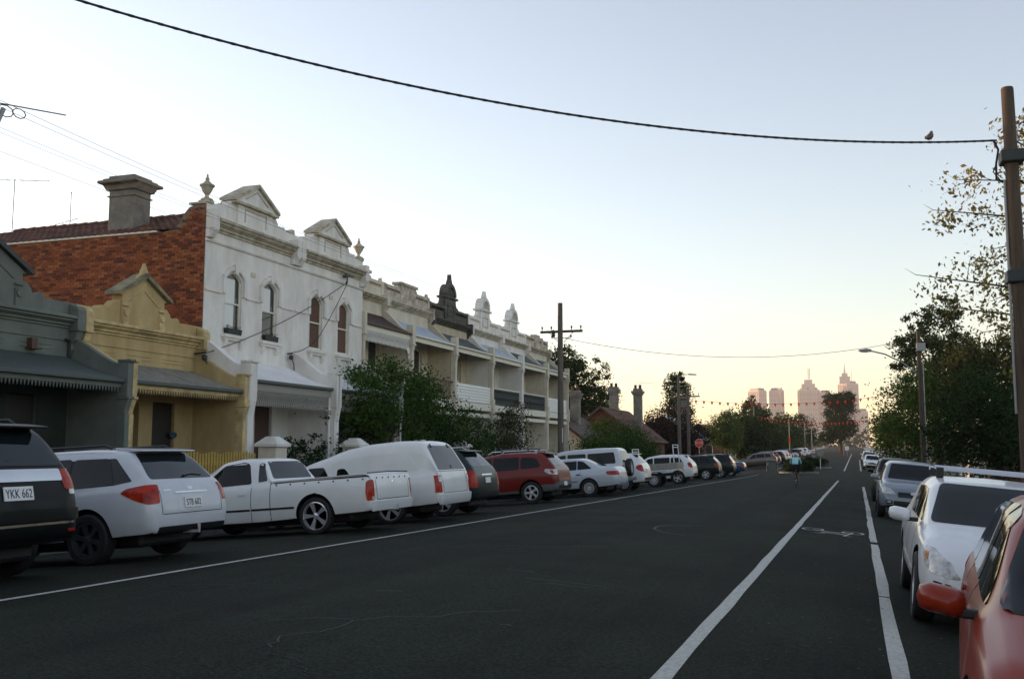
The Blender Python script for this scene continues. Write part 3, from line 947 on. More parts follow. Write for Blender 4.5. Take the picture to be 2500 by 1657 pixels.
def hatch_spec(paint='paint_teal', big=1.0, lamp='lamp_red', wheel='alloy'):
    keys = [(-.88, .50, .62, .66, .70, .58), (-.86, .40, .80, .87, .82, .68), (-.82, .36, .98, 1.05, .875, .70), (-.76, .35, 1.05, 1.12, .895, .70), (-.48, .34, 1.07, 1.46, .905, .62),
            (-.36, .33, 1.07, 1.555, .91, .62), (.2, .32, 1.05, 1.615, .91, .625), (1.0, .31, 1.02, 1.63, .91, .63), (1.65, .30, 1.0, 1.56, .908, .62), (2.35, .30, .98, 1.08, .90, .70), (3.0, .30, .92, .98, .88, .70),
            (3.38, .32, .78, .83, .80, .62), (3.5, .40, .62, .66, .68, .52)]
    return dict(keys=keys, axles=(0, 2.66), rw=.345, paint=paint, wheel=wheel, patches=[
        ('tail_lamp', 'Q', rpoly([(-.12, .78), (.05, .80), (.14, .86), (.20, .95), (.16, 1.05), (.0, 1.08), (-.10, 1.06)], .03), lamp, .007, (-.86, .90)),
        ('side_window', 'S', rpoly([(-.36, 1.12), (.33, 1.09), (.33, 1.46), (-.18, 1.42)], .10), 'glass_dark', .004),
        ('side_window', 'S', rpoly([(.38, 1.09), (1.25, 1.07), (1.25, 1.49), (.38, 1.47)], .05), 'glass_dark', .004),
        ('side_window', 'S', rpoly([(1.31, 1.07), (2.08, 1.03), (1.58, 1.45), (1.31, 1.485)], .05), 'glass_dark', .004),
        ('rear_window', 'B', rpoly([(-.70, 1.14), (.70, 1.14), (.57, 1.48), (-.57, 1.48)], .10), 'glass_rear', .004),
        ('windscreen', 'F', rpoly([(-.66, 1.10), (.66, 1.10), (.56, 1.53), (-.56, 1.53)], .05), 'glass_dark', .004),
        ('chrome_strip', 'B', rect(-.34, .92, .34, .955, .01), 'chrome', .01), ('bumper_base', 'B', rect(-.72, .42, .72, .52, .02), 'dark_plastic', .006),
        ('tailgate_gap', 'B', gap(-.62, .62, .62, .62, .01), 'black_trim', .0012),
        ('door_gap', 'S', gap(.36, .38, .36, 1.08), 'black_trim', .0012), ('door_gap', 'S', gap(1.28, .36, 1.28, 1.06), 'black_trim', .0012),
        ('door_handle', 'S', rect(.46, .90, .64, .93, .01), paint, .018), ('door_handle', 'S', rect(1.38, .89, 1.56, .92, .01), paint, .018),
        ('head_lamp', 'E', rpoly([(.44, .68), (.80, .70), (.82, .86), (.58, .84)], .03), 'lamp_clear', .006),
        ('grille', 'F', rect(-.40, .62, .40, .76, .03), 'black_trim', .006), ('bumper_grille', 'F', rect(-.5, .40, .5, .52, .03), 'black_trim', .006), ('fog_recess', 'E', rect(.52, .42, .70, .52, .03), 'black_trim', .006)],
        extra=[spoiler(paint, [(-.57, 1.515), (-.57, 1.535), (-.33, 1.578), (-.15, 1.592), (-.22, 1.53)], .55), wiper([(-.70, 0, 1.19), (-.67, .2, 1.22), (-.68, .40, 1.20)]), mirror_part(1.93, 1.10, .88, paint)])

def sedan_spec(paint='paint_silver'):
    keys = [(-1.10, .50, .62, .66, .68, .58), (-1.08, .40, .78, .84, .80, .66), (-1.02, .36, .92, .99, .845, .70), (-.9, .34, .95, 1.03, .86, .70), (-.42, .32, .96, 1.055, .87, .66), (.12, .30, .95, 1.33, .875, .59), (.36, .30, .945, 1.395, .875, .585),
            (1.1, .28, .93, 1.41, .875, .59), (1.6, .28, .92, 1.36, .875, .585), (2.3, .28, .91, .98, .87, .66), (3.0, .28, .84, .89, .85, .66), (3.42, .30, .72, .76, .78, .58), (3.52, .38, .58, .62, .66, .5)]
    return dict(keys=keys, axles=(0, 2.62), rw=.31, paint=paint, wheel='cap', patches=[
        ('tail_lamp', 'Q', rpoly([(-.22, .72), (.05, .72), (.22, .74), (.30, .80), (.26, .88), (0, .87), (-.22, .87)], .03), 'lamp_red', .007, (-1.08, .85)),
        ('side_window', 'S', rpoly([(-.14, 1.0), (.40, .985), (.40, 1.31), (.18, 1.27)], .05), 'glass_dark', .004),
        ('side_window', 'S', rpoly([(.43, .985), (1.12, .975), (1.12, 1.33), (.43, 1.315)], .04), 'glass_dark', .004),
        ('side_window', 'S', rpoly([(1.17, .975), (2.0, .955), (1.52, 1.28), (1.17, 1.325)], .05), 'glass_dark', .004),
        ('rear_window', 'B', rpoly([(-.62, 1.075), (.62, 1.075), (.52, 1.35), (-.52, 1.35)], .05), 'glass_rear', .004),
        ('windscreen', 'F', rpoly([(-.62, 1.0), (.62, 1.0), (.52, 1.36), (-.52, 1.36)], .05), 'glass_dark', .004),
        ('reverse_lamp', 'D', rect(.50, .73, .60, .85, .01), 'lamp_clear', .010),
        ('bumper', 'B', rect(-.78, .38, .78, .60, .05), paint, .03), ('boot_gap', 'B', gap(-.68, .66, .68, .66, .01), 'black_trim', .0012),
        ('side_strip', 'S', rect(.4, .55, 2.2, .585, .01), 'clad_grey', .010),
        ('door_gap', 'S', gap(1.145, .34, 1.145, .97), 'black_trim', .0012), ('door_gap', 'S', gap(.18, .62, .28, .95), 'black_trim', .0012),
        ('door_handle', 'S', rect(.28, .79, .45, .83, .01), 'black_trim', .016), ('door_handle', 'S', rect(1.22, .78, 1.39, .82, .01), 'black_trim', .016)],
        extra=[mirror_part(1.9, .98, .85, paint), plate(-1.08, .54)])

def tray_spec():
    keys = [(1.06, .45, .9, 1.0, .80, .70), (1.08, .40, .98, 1.55, .83, .64), (1.2, .36, .98, 1.66, .84, .63), (1.7, .34, .97, 1.68, .845, .63), (2.0, .34, .96, 1.62, .845, .62), (2.6, .34, .95, 1.03, .84, .66), (3.3, .34, .90, .96, .82, .66), (3.6, .36, .78, .82, .76, .6), (3.68, .44, .62, .66, .66, .5)]
    def chassis(root, spec):
        b = MB()
        for s in (1, -1): b.box(-1.1, 1.3, s * .38 - .04, s * .38 + .04, .50, .64)
        b.tube([(0, -.7, .34), (0, .7, .34)], .05)
        b.box(-1.12, -1.04, -.8, .8, .42, .50)
        b.build('chassis', 'dark_plastic', root)
        b = MB(); b.box(-1.2, 1.0, -.92, .92, .80, .86); b.build('tray_floor', 'tray_alloy', root, bevel=.005)
        for s in (1, -1):
            b = MB(); b.box(-1.2, .98, s * .90, s * .925, .862, 1.12); b.build('drop_side', 'tray_alloy', root, bevel=.006)
        b = MB(); b.box(-1.225, -1.2, -.90, .90, .862, 1.12); b.build('tail_board', 'tray_alloy', root, bevel=.006)
        for x, h in ((-1.05, 1.98), (.96, 1.90)):
            b = MB()
            b.tube([(x, -.78, .86), (x, -.74, h), (x, .74, h), (x, .78, .86)], .024, 8)
            b.tube([(x, -.75, h - .12), (x, .75, h - .12)], .018, 6)
            b.build('ladder_rack', 'paint_white', root, smooth=True)
        for s in (1, -1):
            b = MB(); b.box(-1.235, -1.225, s * .62 - .12, s * .62 + .12, .68, .78); b.build('tail_lamp', 'lamp_red', root)
            b = MB(); b.box(-.35, .35, s * .62, s * .86, .70, .72); b.build('mudguard', 'dark_plastic', root)
    return dict(keys=keys, axles=(0, 2.9), rw=.34, paint='paint_white', wheel='cap', inset=.10, ux=1.0, patches=[
        ('side_window', 'S', rpoly([(1.24, 1.05), (2.3, 1.02), (1.92, 1.52), (1.28, 1.56)], .05), 'glass_dark', .004),
        ('rear_window', 'B', rpoly([(-.52, 1.10), (.52, 1.10), (.46, 1.50), (-.46, 1.50)], .05), 'glass_rear', .004)],
        extra=[chassis])

def fourwd_spec(paint='paint_silverwhite'):
    s = suv_spec(paint)
    keys = [(-1.0, .55, .70, .74, .78, .68), (-.98, .46, .95, 1.02, .84, .72), (-.95, .44, 1.10, 1.2, .86, .72), (-.85, .42, 1.12, 1.60, .875, .68), (-.76, .42, 1.12, 1.76, .88, .67), (.1, .42, 1.11, 1.80, .885, .67), (1.2, .41, 1.09, 1.80, .885, .67), (1.7, .40, 1.08, 1.74, .88, .66),
            (2.2, .40, 1.06, 1.14, .875, .72), (3.0, .40, 1.02, 1.08, .86, .72), (3.45, .42, .94, .98, .83, .68), (3.52, .5, .72, .76, .76, .6)]
    s.update(keys=keys, rw=.37, wheel='cap')
    s['patches'] = [
        ('side_window', 'S', rpoly([(-.70, 1.17), (.42, 1.16), (.42, 1.60), (-.64, 1.60)], .05), 'glass_dark', .004),
        ('side_window', 'S', rpoly([(.50, 1.16), (1.24, 1.15), (1.24, 1.62), (.50, 1.61)], .05), 'glass_dark', .004),
        ('side_window', 'S', rpoly([(1.31, 1.15), (2.0, 1.12), (1.66, 1.58), (1.31, 1.62)], .05), 'glass_dark', .004),
        ('rear_window', 'B', rpoly([(-.62, 1.20), (.62, 1.20), (.56, 1.64), (-.56, 1.64)], .05), 'glass_rear', .004),
        ('tail_lamp', 'D', rpoly([(.70, .80), (.82, .80), (.82, 1.08), (.72, 1.08)], .02), 'lamp_red', .008),
        ('door_gap', 'S', gap(.46, .46, .46, 1.15), 'black_trim', .0012), ('door_gap', 'S', gap(1.28, .46, 1.28, 1.14), 'black_trim', .0012)]
    def spare(root, spec):
        tm, rm = wheel_meshes('cap', .35)
        w = add_mesh('spare_wheel', tm, root, (-1.08, .10, .62), (0, 0, math.pi / 2))
        add_mesh('rim', rm, w)
    s['extra'] = [spare, boxpart('bumper', 'clad_grey', (-1.12, -.96, -.84, .84, .46, .60), bevel=.03), mirror_part(1.85, 1.18, .86, paint)]
    return s
# ---- the row parked nose-in at the left kerb
def big_lamp(spec, poly, m='lamp_red'):
    spec['patches'] = [p for p in spec['patches'] if p[0] != 'tail_lamp'] + [('tail_lamp', 'Q', rpoly(poly, .03), m, .007, (-.86, .90))]
    return spec
KERB_ROW = 'cars parked nose-in along the left kerb'
s = suv_spec('paint_black'); s['extra'].append(plate(-1, .90, 0, 'YKK 662', 8, w=.40, h=.145))
c1 = place(make_car(s, 'parked_car', 'black four-wheel drive with chrome tailgate strip, cut by the left picture edge', 'car', KERB_ROW), -9.5, 8.52)
c1.scale = (1, 1, 1.04)
s = wagon_spec(); s['extra'].append(plate(-1, .735, 0, 'STB 602', 6))
c2 = place(make_car(s, 'parked_car', 'silver-white station wagon with dark rear spoiler beside the black four-wheel drive', 'car', KERB_ROW), -9.5, 11.5)
s = ute_spec(); s['extra'].append(plate(-1, .49, .42, None, 4, .30, .12))
c3 = place(make_car(s, 'pickup_ute', 'white low pickup ute with covered tray and chrome wheels', 'pickup', KERB_ROW), -9.42, 17.2)
s = van_spec(); s['extra'].append(plate(-1, .47, .05, None, 4, .30, .12))
c4 = place(make_car(s, 'canopy_ute', 'white ute with tall rounded canopy and hatch window behind the low pickup', 'van', KERB_ROW), -9.42, 20.3)
s = big_lamp(hatch_spec('paint_teal'), [(-.16, .64), (.02, .64), (.13, .68), (.24, .82), (.26, .98), (.14, 1.05), (-.02, 1.07), (-.12, 1.0)])
s['extra'].append(plate(-1, .80, 0, None, 6, .34, .13))
s['extra'].append(tubepart('roof_rail', 'chrome', ([(-.1, .60, 1.60), (0, .60, 1.66), (1.2, .60, 1.69), (1.3, .60, 1.62)], .018), ([(-.1, -.60, 1.60), (0, -.60, 1.66), (1.2, -.60, 1.69), (1.3, -.60, 1.62)], .018)))
c5 = place(make_car(s, 'parked_car', 'dark green crossover with big red tail lamps beside the canopy ute', 'car', KERB_ROW), -9.5, 23.35)
s = big_lamp(hatch_spec('paint_red'), [(-.14, .86), (.02, .86), (.16, .88), (.26, .98), (.22, 1.05), (0, 1.02), (-.12, 1.03)], 'lamp_clear')
s['patches'] = [p for p in s['patches'] if p[0] not in ('chrome_strip',)] + [('tail_lamp_band', 'Q', rpoly([(.02, .89), (.09, .90), (.13, 1.0), (.05, .99)], .015), 'lamp_red', .012, (-.86, .90))]
s['clad'] = ('clad_grey', lambda x: .60 if x < .05 else .44)
s['extra'] += [plate(-1, .56, 0, None, 6, .34, .13),
    tubepart('roof_rail', 'chrome', ([(-.2, .58, 1.58), (-.1, .58, 1.66), (1.3, .58, 1.69), (1.45, .58, 1.62)], .02), ([(-.2, -.58, 1.58), (-.1, -.58, 1.66), (1.3, -.58, 1.69), (1.45, -.58, 1.62)], .02)),
    tubepart('roof_bar', 'dark_plastic', ([(.1, -.66, 1.72), (.1, .66, 1.72)], .022), ([(1.0, -.66, 1.74), (1.0, .66, 1.74)], .022))]
c6 = place(make_car(s, 'parked_car', 'dark red four-wheel drive with roof bars and grey lower trim', 'car', KERB_ROW), -9.68, 30.85)
c7 = place(make_car(sedan_spec(), 'parked_car', 'silver-blue older sedan with twelve-spoke hubcaps beside the red four-wheel drive', 'car', KERB_ROW), -9.2, 36.1)
c8 = place(make_car(fourwd_spec(), 'parked_car', 'silver boxy four-wheel drive with spare wheel on its back door', 'car', KERB_ROW), -9.5, 38.9)
s = hatch_spec('paint_white', wheel='cap'); s['extra'].append(plate(-1, .80, 0, None, 6, .34, .13))
c9 = place(make_car(s, 'parked_car', 'white wagon with diamond red tail lamp, between boxy silver car and tray truck', 'car', KERB_ROW), -9.3, 42.3)
c10 = place(make_car(tray_spec(), 'tray_truck', 'alloy flat-tray work truck with white ladder racks', 'truck', KERB_ROW), -9.4, 49.3)
s = big_lamp(hatch_spec('paint_white'), [(-.10, .82), (.06, .84), (.14, .92), (.16, 1.08), (.06, 1.15), (-.08, 1.08)])
c11 = place(make_car(s, 'parked_car', 'white crossover behind the tray truck racks', 'car', KERB_ROW), -9.3, 55.6)
dk = make_car(hatch_spec('paint_darkgreen'), 'parked_car', 'dark green-black hatchback past the white crossover', 'car', KERB_ROW)
c12 = place(dk, -9.3, 66.2)
c13 = place(make_car(suv_spec('paint_darkgreen'), 'parked_car', 'dark off-roader with shiny back door next to the blue sedan', 'car', KERB_ROW), -9.3, 73.2)
c14 = place(make_car(sedan_spec('paint_blue'), 'parked_car', 'bright blue sedan, last car before the side street', 'car', KERB_ROW), -9.3, 79.4)
c15 = place(make_car(hatch_spec('paint_bronze', wheel='alloy'), 'parked_car', 'bronze-grey hatchback, first car beyond the side street', 'car', KERB_ROW), -9.2, 113.5)
FAR_ROW = 'small distant cars in the left row'
far_src = [c9, c12, c7, c6, c11]
far_lab = ['distant %s parked beyond the bronze-grey hatchback' % t for t in ('white wagon', 'dark hatchback', 'silver sedan', 'red four-wheel drive', 'white crossover')]
for i, y in enumerate((119, 125, 131, 138, 146, 155, 165, 176, 190, 206)):
    k = (3, 1, 4, 0, 3, 2, 1, 0, 4, 2)[i]
    q = copy_tree(far_src[k])
    place(q, -9.2 + .2 * math.sin(i), y)
    ordn = ('first', 'second', 'third', 'fourth', 'fifth', 'sixth', 'seventh', 'eighth', 'ninth', 'tenth')[i]
    tag(q, ('white wagon', 'dark hatchback', 'silver sedan', 'red four-wheel drive', 'white crossover')[k] + ', ' + ordn + ' car past the bronze-grey hatchback', 'car', FAR_ROW)

# ---- the cars along the right kerb, facing the camera
RIGHT_ROW = 'cars parked along the right kerb facing the camera'
s = wagon_spec('paint_vermilion'); s['keys'] = [(a, b_, c, d - (.07 if d > 1.1 else .02), e, f) for a, b_, c, d, e, f in s['keys']]; s['extra'] = [mirror_part(2.05, .96, .86, 'paint_vermilion', 1.0)]
s['patches'] = [q for q in s['patches'] if q[0] not in ('windscreen', 'pillar_trim')] + [('windscreen', 'F', rpoly([(-.76, .99), (.76, .99), (.60, 1.39), (-.60, 1.39)], .05), 'glass_dark', .012),
                 ('door_handle', 'S', rect(1.42, .84, 1.62, .87, .012), 'paint_vermilion', .02), ('door_handle', 'S', rect(.46, .85, .66, .88, .012), 'paint_vermilion', .02)]
c20 = place(make_car(s, 'parked_car', 'vermilion car in the lower right corner with its door mirror out', 'car', RIGHT_ROW), 1.42, 7.25, 'oncoming', -4.9)
s = hatch_spec('paint_white')
K = np.array(s['keys']); K[:, 3] = np.where(K[:, 3] > 1.2, K[:, 3] - .16, K[:, 3] - .05); K[:, 2] -= .07; K[:, 4] -= .03
K[9] = (2.52, .30, .89, .97, .865, .68); K[10] = (3.05, .30, .83, .875, .845, .66); K[11] = (3.38, .32, .70, .745, .77, .58); K[12] = (3.5, .40, .58, .61, .65, .5)
s['keys'] = [tuple(k) for k in K]
s['patches'] = [
    ('side_window', 'S', rpoly([(.38, 1.02), (1.25, 1.0), (1.25, 1.34), (.38, 1.32)], .05), 'glass_dark', .004), ('side_window', 'S', rpoly([(1.31, 1.0), (2.08, .97), (1.58, 1.31), (1.31, 1.335)], .05), 'glass_dark', .004),
    ('windscreen', 'F', rpoly([(-.72, .99), (.72, .99), (.58, 1.385), (-.58, 1.385)], .05), 'glass_dark', .007),
    ('head_lamp', 'U', rpoly([(-.30, .52), (-.05, .55), (.10, .61), (.21, .72), (.20, .80), (.04, .77), (-.20, .66)], .04), 'lamp_clear', .008, (3.42, .82)),
    ('indicator', 'U', rpoly([(.06, .66), (.13, .68), (.16, .75), (.09, .74)], .02), 'lamp_amber', .013, (3.42, .82)),
    ('grille', 'F', rect(-.34, .56, .34, .66, .03), 'black_trim', .006), ('grille_bar', 'F', rect(-.32, .605, .32, .62, .005), 'chrome', .012),
    ('fog_recess', 'U', rpoly([(-.24, .36), (-.07, .36), (-.04, .49), (-.22, .47)], .03), 'black_trim', .006, (3.42, .80)), ('bumper_grille', 'F', rect(-.42, .36, .42, .47, .03), 'black_trim', .006),
    ('door_gap', 'S', gap(.36, .38, .36, 1.0), 'black_trim', .0012), ('door_gap', 'S', gap(1.28, .36, 1.28, .98), 'black_trim', .0012), ('door_gap', 'S', gap(2.05, .36, 2.1, .95), 'black_trim', .0012),
    ('registration_sticker', 'F', rect(-.52, 1.30, -.45, 1.33, .004), 'plate_white', .006)]
s['extra'] = [mirror_part(1.95, 1.02, .87, 'paint_white', 1.05),
    tubepart('roof_bar', 'chrome', ([(1.15, -.62, 1.56), (1.15, .62, 1.56)], .024), ([(.2, -.62, 1.545), (.2, .62, 1.545)], .024)),
    each_box('bar_foot', 'black_trim', [(1.10, 1.20, .52, .60, 1.44, 1.55), (1.10, 1.20, -.60, -.52, 1.44, 1.55), (.15, .25, .52, .60, 1.43, 1.535), (.15, .25, -.60, -.52, 1.43, 1.535)])]
c21 = place(make_car(s, 'parked_car', 'white hatchback with silver roof bars behind the vermilion car', 'car', RIGHT_ROW), 1.32, 13.9, 'oncoming')
s = hatch_spec('paint_greyblue'); s['patches'] += [('emblem', 'F', rect(-.07, .70, .07, .78, .03), 'chrome', .014), ('fog_lamp', 'E', rect(.56, .45, .66, .50, .02), 'lamp_clear', .012)]
c22 = place(make_car(s, 'parked_car', 'blue-grey crossover facing the camera, third along the right kerb', 'car', RIGHT_ROW), 1.34, 33.2, 'oncoming')
c23 = place(make_car(suv_spec('paint_black'), 'parked_car', 'dark four-wheel drive behind the blue-grey crossover', 'car', RIGHT_ROW), 1.4, 44.5, 'oncoming')
far_r = [(c9, 119, 'white wagon'), (c7, 132, 'silver sedan'), (c12, 146, 'dark hatchback'), (c11, 163, 'white crossover')]
for i, (src, y, lb) in enumerate(far_r):
    q = copy_tree(src)
    place(q, 1.35, y, 'oncoming')
    tag(q, 'small distant ' + lb + ' parked under the right-hand trees', 'car', RIGHT_ROW)
# ------------------------------------------------------------------ houses
mat('render_white', (.80, .775, .735), .85, .14, 1.6, .15, 60, col2=(.60, .565, .51), stretch=(1.2, 1.2, .4), detail=8)
mat('render_cream', (.66, .61, .50), .85, .18, 1.5, .15, 60, col2=(.52, .46, .36))
mat('render_beige', (.50, .43, .30), .85, .15, 1.5, .1, 60)
mat('render_grey', (.14, .155, .135), .85, .2, 1.6, .15, 60)
mat('render_dark', (.085, .08, .066), .9, .45, 2.4, .3, 50)
mat('render_stained', (.66, .59, .49), .9, .6, 2.8, .3, 40, col2=(.24, .20, .15))
mat('trim_stained', (.60, .55, .44), .85, .5, 3.0, .2, 40, col2=(.28, .23, .15))
mat('render_yellow', (.50, .375, .185), .85, .2, 1.6, .15, 60, col2=(.36, .26, .115), stretch=(1.2, 1.2, .45), detail=8)
mat('trim_yellow', (.52, .40, .20), .85, .4, 3, .15, 60)
mat('trim_old', (.30, .25, .14), .9, .6, 3.0, .2, 40, col2=(.10, .095, .07))
mat('roof_slate', (.085, .095, .10), .7, .35, 2.2, .2, 30)
mat('roof_iron', (.24, .225, .19), .6, .5, 2.6, stretch=(.6, 3, 1), detail=8)
mat('roof_white', (.76, .75, .75), .55, .12, 2)
mat('roof_brown', (.055, .025, .018), .6, .3, 3)
mat('roof_blue', (.40, .45, .52), .5, .15, 2)
mat('terracotta', (.13, .045, .025), .85, .5, 2.5, .2, 30, island=.45, col2=(.05, .022, .016))
mat('mortar', (.22, .15, .10), .95, .3, 6)
mat('wood_cream', (.70, .67, .56), .6, .1, 5)
mat('wood_brown', (.075, .035, .022), .6)
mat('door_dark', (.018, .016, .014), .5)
mat('glass_house', (.03, .035, .034), .06, spec=.6)
mat('blind_white', (.74, .74, .71), .7)
mat('blind_brown', (.10, .045, .025), .7)
mat('iron_dark', (.015, .026, .026), .5)
mat('lace_grey', (.27, .26, .23), .6)
mat('lace_white', (.75, .73, .68), .6)
mat('gutter_green', (.06, .075, .07), .5)
mat('chimney_render', (.20, .185, .155), .9, .35, 2.5, .3, 40)
mat('fence_yellow', (.42, .28, .055), .7, .25, 6)
mat('planter', (.008, .012, .009), .6)

def brick_material():
    m = bpy.data.materials.new('brick')
    m.use_nodes = True
    N, L = m.node_tree.nodes, m.node_tree.links
    b = N['Principled BSDF']
    b.inputs['Roughness'].default_value = .9
    oi = N.new('ShaderNodeObjectInfo'); ge = N.new('ShaderNodeNewGeometry')
    ad = N.new('ShaderNodeMath'); ad.operation = 'ADD'
    L.new(oi.outputs['Random'], ad.inputs[0]); L.new(ge.outputs['Random Per Island'], ad.inputs[1])
    fr = N.new('ShaderNodeMath'); fr.operation = 'FRACT'
    L.new(ad.outputs[0], fr.inputs[0])
    rr = N.new('ShaderNodeValToRGB')
    e = rr.color_ramp.elements
    e[0].position = 0; e[0].color = (.075, .022, .011, 1)
    e[1].position = 1; e[1].color = (.33, .12, .045, 1)
    for p, c in ((.15, (.12, .032, .013, 1)), (.4, (.20, .052, .018, 1)), (.7, (.25, .068, .022, 1)), (.88, (.28, .09, .03, 1))):
        q = e.new(p); q.color = c
    L.new(fr.outputs[0], rr.inputs['Fac'])
    tc = N.new('ShaderNodeTexCoord'); nz = N.new('ShaderNodeTexNoise'); nz.inputs['Scale'].default_value = .9
    L.new(ge.outputs['Position'], nz.inputs['Vector'])
    mx = N.new('ShaderNodeMixRGB'); mx.blend_type = 'MULTIPLY'; mx.inputs['Fac'].default_value = .5
    L.new(rr.outputs['Color'], mx.inputs[1]); L.new(nz.outputs['Color'], mx.inputs[2])
    g2 = N.new('ShaderNodeHueSaturation'); g2.inputs['Value'].default_value = 1.35
    L.new(mx.outputs['Color'], g2.inputs['Color'])
    rgb = N.new('ShaderNodeMixRGB'); rgb.inputs['Fac'].default_value = .45
    L.new(rr.outputs['Color'], rgb.inputs[1]); L.new(g2.outputs['Color'], rgb.inputs[2])
    L.new(rgb.outputs['Color'], b.inputs['Base Color'])
    MATS['brick'] = m
brick_material()

class House:
    """local x = out to the street from the facade, y = along the street, z = scene height"""
    def __init__(self, name, label, x, y, cat='house', group=None):
        self.zg = P(y + 2.5) + LEFT_PATH - .02
        self.root = thing(name, label, cat, (x, y, self.zg), group=group)
    def put(self, mb, name, m, parent=None, **k):
        o = mb.build(name, m, parent or self.root, **k)
        o.location = (0, 0, 0) if parent else (0, 0, -self.zg)
        return o
    def putmesh(self, name, me, parent=None, loc=(0, 0, 0)):
        o = add_mesh(name, me, parent or self.root, (loc[0], loc[1], loc[2] - (0 if parent else self.zg)))
        return o

def arched(y0, y1, z0, zs, rise, n=10):
    """opening outline: jambs, segmental arch"""
    w = (y1 - y0) / 2
    c = (y0 + y1) / 2
    if rise <= 0: return [(y0, z0), (y1, z0), (y1, zs), (y0, zs)]
    rad = (w * w + rise * rise) / (2 * rise)
    zc = zs + rise - rad
    a = math.degrees(math.asin(min(1, w / rad)))
    return [(y0, z0), (y1, z0)] + [(c + rad * math.sin(R(t)), zc + rad * math.cos(R(t))) for t in [a - 2 * a * i / n for i in range(n + 1)]]
def arch_band(y0, y1, zs, rise, t0, t1, n=10):
    """outline of a moulding that follows an arch, between offsets t0 and t1"""
    w = (y1 - y0) / 2; c = (y0 + y1) / 2
    rad = (w * w + rise * rise) / (2 * rise)
    zc = zs + rise - rad
    a = math.degrees(math.asin(min(1, w / rad)))
    L = []
    for r, rng in ((rad + t0, range(n + 1)), (rad + t1, range(n, -1, -1))):
        for i in rng:
            t = a - 2 * a * i / n
            L.append((c + r * math.sin(R(t)), zc + r * math.cos(R(t))))
    return L
def wall_with_holes(poly, x0, x1, holes, name, m):
    b = MB(); b.prism(poly, 'x', x0, x1)
    me = b.mesh(name, m)
    cut = []
    for h in holes:
        c = MB(); c.prism(h, 'x', x0 - .3, x1 + .3); cut.append(c.mesh('cut', m))
    return boolean(me, cut) if holes else me
CORNICE = [(0, 0), (.05, 0), (.05, .05), (.12, .08), (.12, .13), (.26, .20), (.26, .24), (.34, .27), (.34, .33), (.30, .36), (0, .40)]
def cornice_poly(x, z, s=1.0, prof=CORNICE):
    return [(x + a * s, z + b * s) for a, b in prof]
URN = [(.001, 0), (.17, 0), (.17, .05), (.07, .09), (.05, .16), (.09, .22), (.15, .33), (.17, .40), (.21, .43), (.21, .47), (.14, .50), (.09, .56), (.05, .60), (.06, .66), (.03, .70), (.03, .76), (.001, .82)]

def sash(H, y0, y1, z0, zs, rise, x, frame='wood_cream', top='glass_house', low='glass_house', n=8, curtain=None):
    """double-hung window in an opening: frame, two panes, meeting rail"""
    f = MB()
    outer = arched(y0, y1, z0, zs, rise, n)
    t = .055
    inner = arched(y0 + t, y1 - t, z0 + t, zs, max(rise - t * .6, 0), n)
    k = len(outer)
    vs = [(x, *p) for p in outer] + [(x, *p) for p in inner] + [(x - .05, *p) for p in inner]
    fs = [(i, (i + 1) % k, k + (i + 1) % k, k + i) for i in range(k)] + [(k + i, k + (i + 1) % k, 2 * k + (i + 1) % k, 2 * k + i) for i in range(k)]
    f.add(vs, fs)
    zm = z0 + (zs + rise - z0) * .5
    f.box(x - .045, x + .005, y0 + t, y1 - t, zm - .025, zm + .025)
    w = H.put(f, 'window', frame)
    p = MB(); p.prism([(y0 + t * .7, z0 + t), (y1 - t * .7, z0 + t), (y1 - t * .7, zm), (y0 + t * .7, zm)], 'x', x - .060, x - .052); H.put(p, 'pane', low, w)
    up = [q for q in arched(y0 + t * .7, y1 - t * .7, zm, zs, max(rise - t * .6, 0), n)]
    p = MB(); p.prism(up, 'x', x - .042, x - .036); H.put(p, 'pane', top, w)
    for k, c in enumerate(curtain or ()):
        if c:
            za, zb = (z0 + t, zm - .03) if k == 0 else (zm + .03, zs + rise * .3)
            p = MB(); p.box(x - .034, x - .030, y0 + t, y0 + (y1 - y0) * c, za, zb); H.put(p, 'curtain', 'blind_white', w)
    return w

def swoop(x0, z0, x1, z1, n=10, front=.0):
    """top line of a wing wall: hangs down from the wall in an S to the front pier"""
    pts = []
    for i in range(n + 1):
        t = i / n
        s = t * t * (3 - 2 * t)
        pts.append((x0 + (x1 - x0) * t, z0 + (z1 - z0) * (.55 * s + .45 * t)))
    return pts
def iron_roof(H, y0, y1, x0, z0, x1, z1, m, sag=.10, pitch=.10, name='verandah_roof', par=None):
    """corrugated sheet with a hollow curve"""
    b = MB()
    n = max(8, int((y1 - y0) / pitch * 4))
    rows = 6
    vs = []
    for j in range(rows + 1):
        t = j / rows
        for i in range(n + 1):
            y = y0 + (y1 - y0) * i / n
            z = z0 + (z1 - z0) * t - sag * math.sin(math.pi * t) + .012 * math.sin(2 * math.pi * (y - y0) / pitch)
            vs.append((x0 + (x1 - x0) * t, y, z))
    k = len(vs)
    vs += [(a, c, d - .012) for a, c, d in vs]
    fs = []
    for j in range(rows):
        for i in range(n):
            q = j * (n + 1) + i
            fs.append((q, q + n + 1, q + n + 2, q + 1))
            fs.append((k + q, k + q + 1, k + q + n + 2, k + q + n + 1))
    for i in range(n):
        q = rows * (n + 1) + i
        fs.append((q, k + q, k + q + 1, q + 1))
    b.add(vs, fs)
    return H.put(b, name, m, smooth=False)
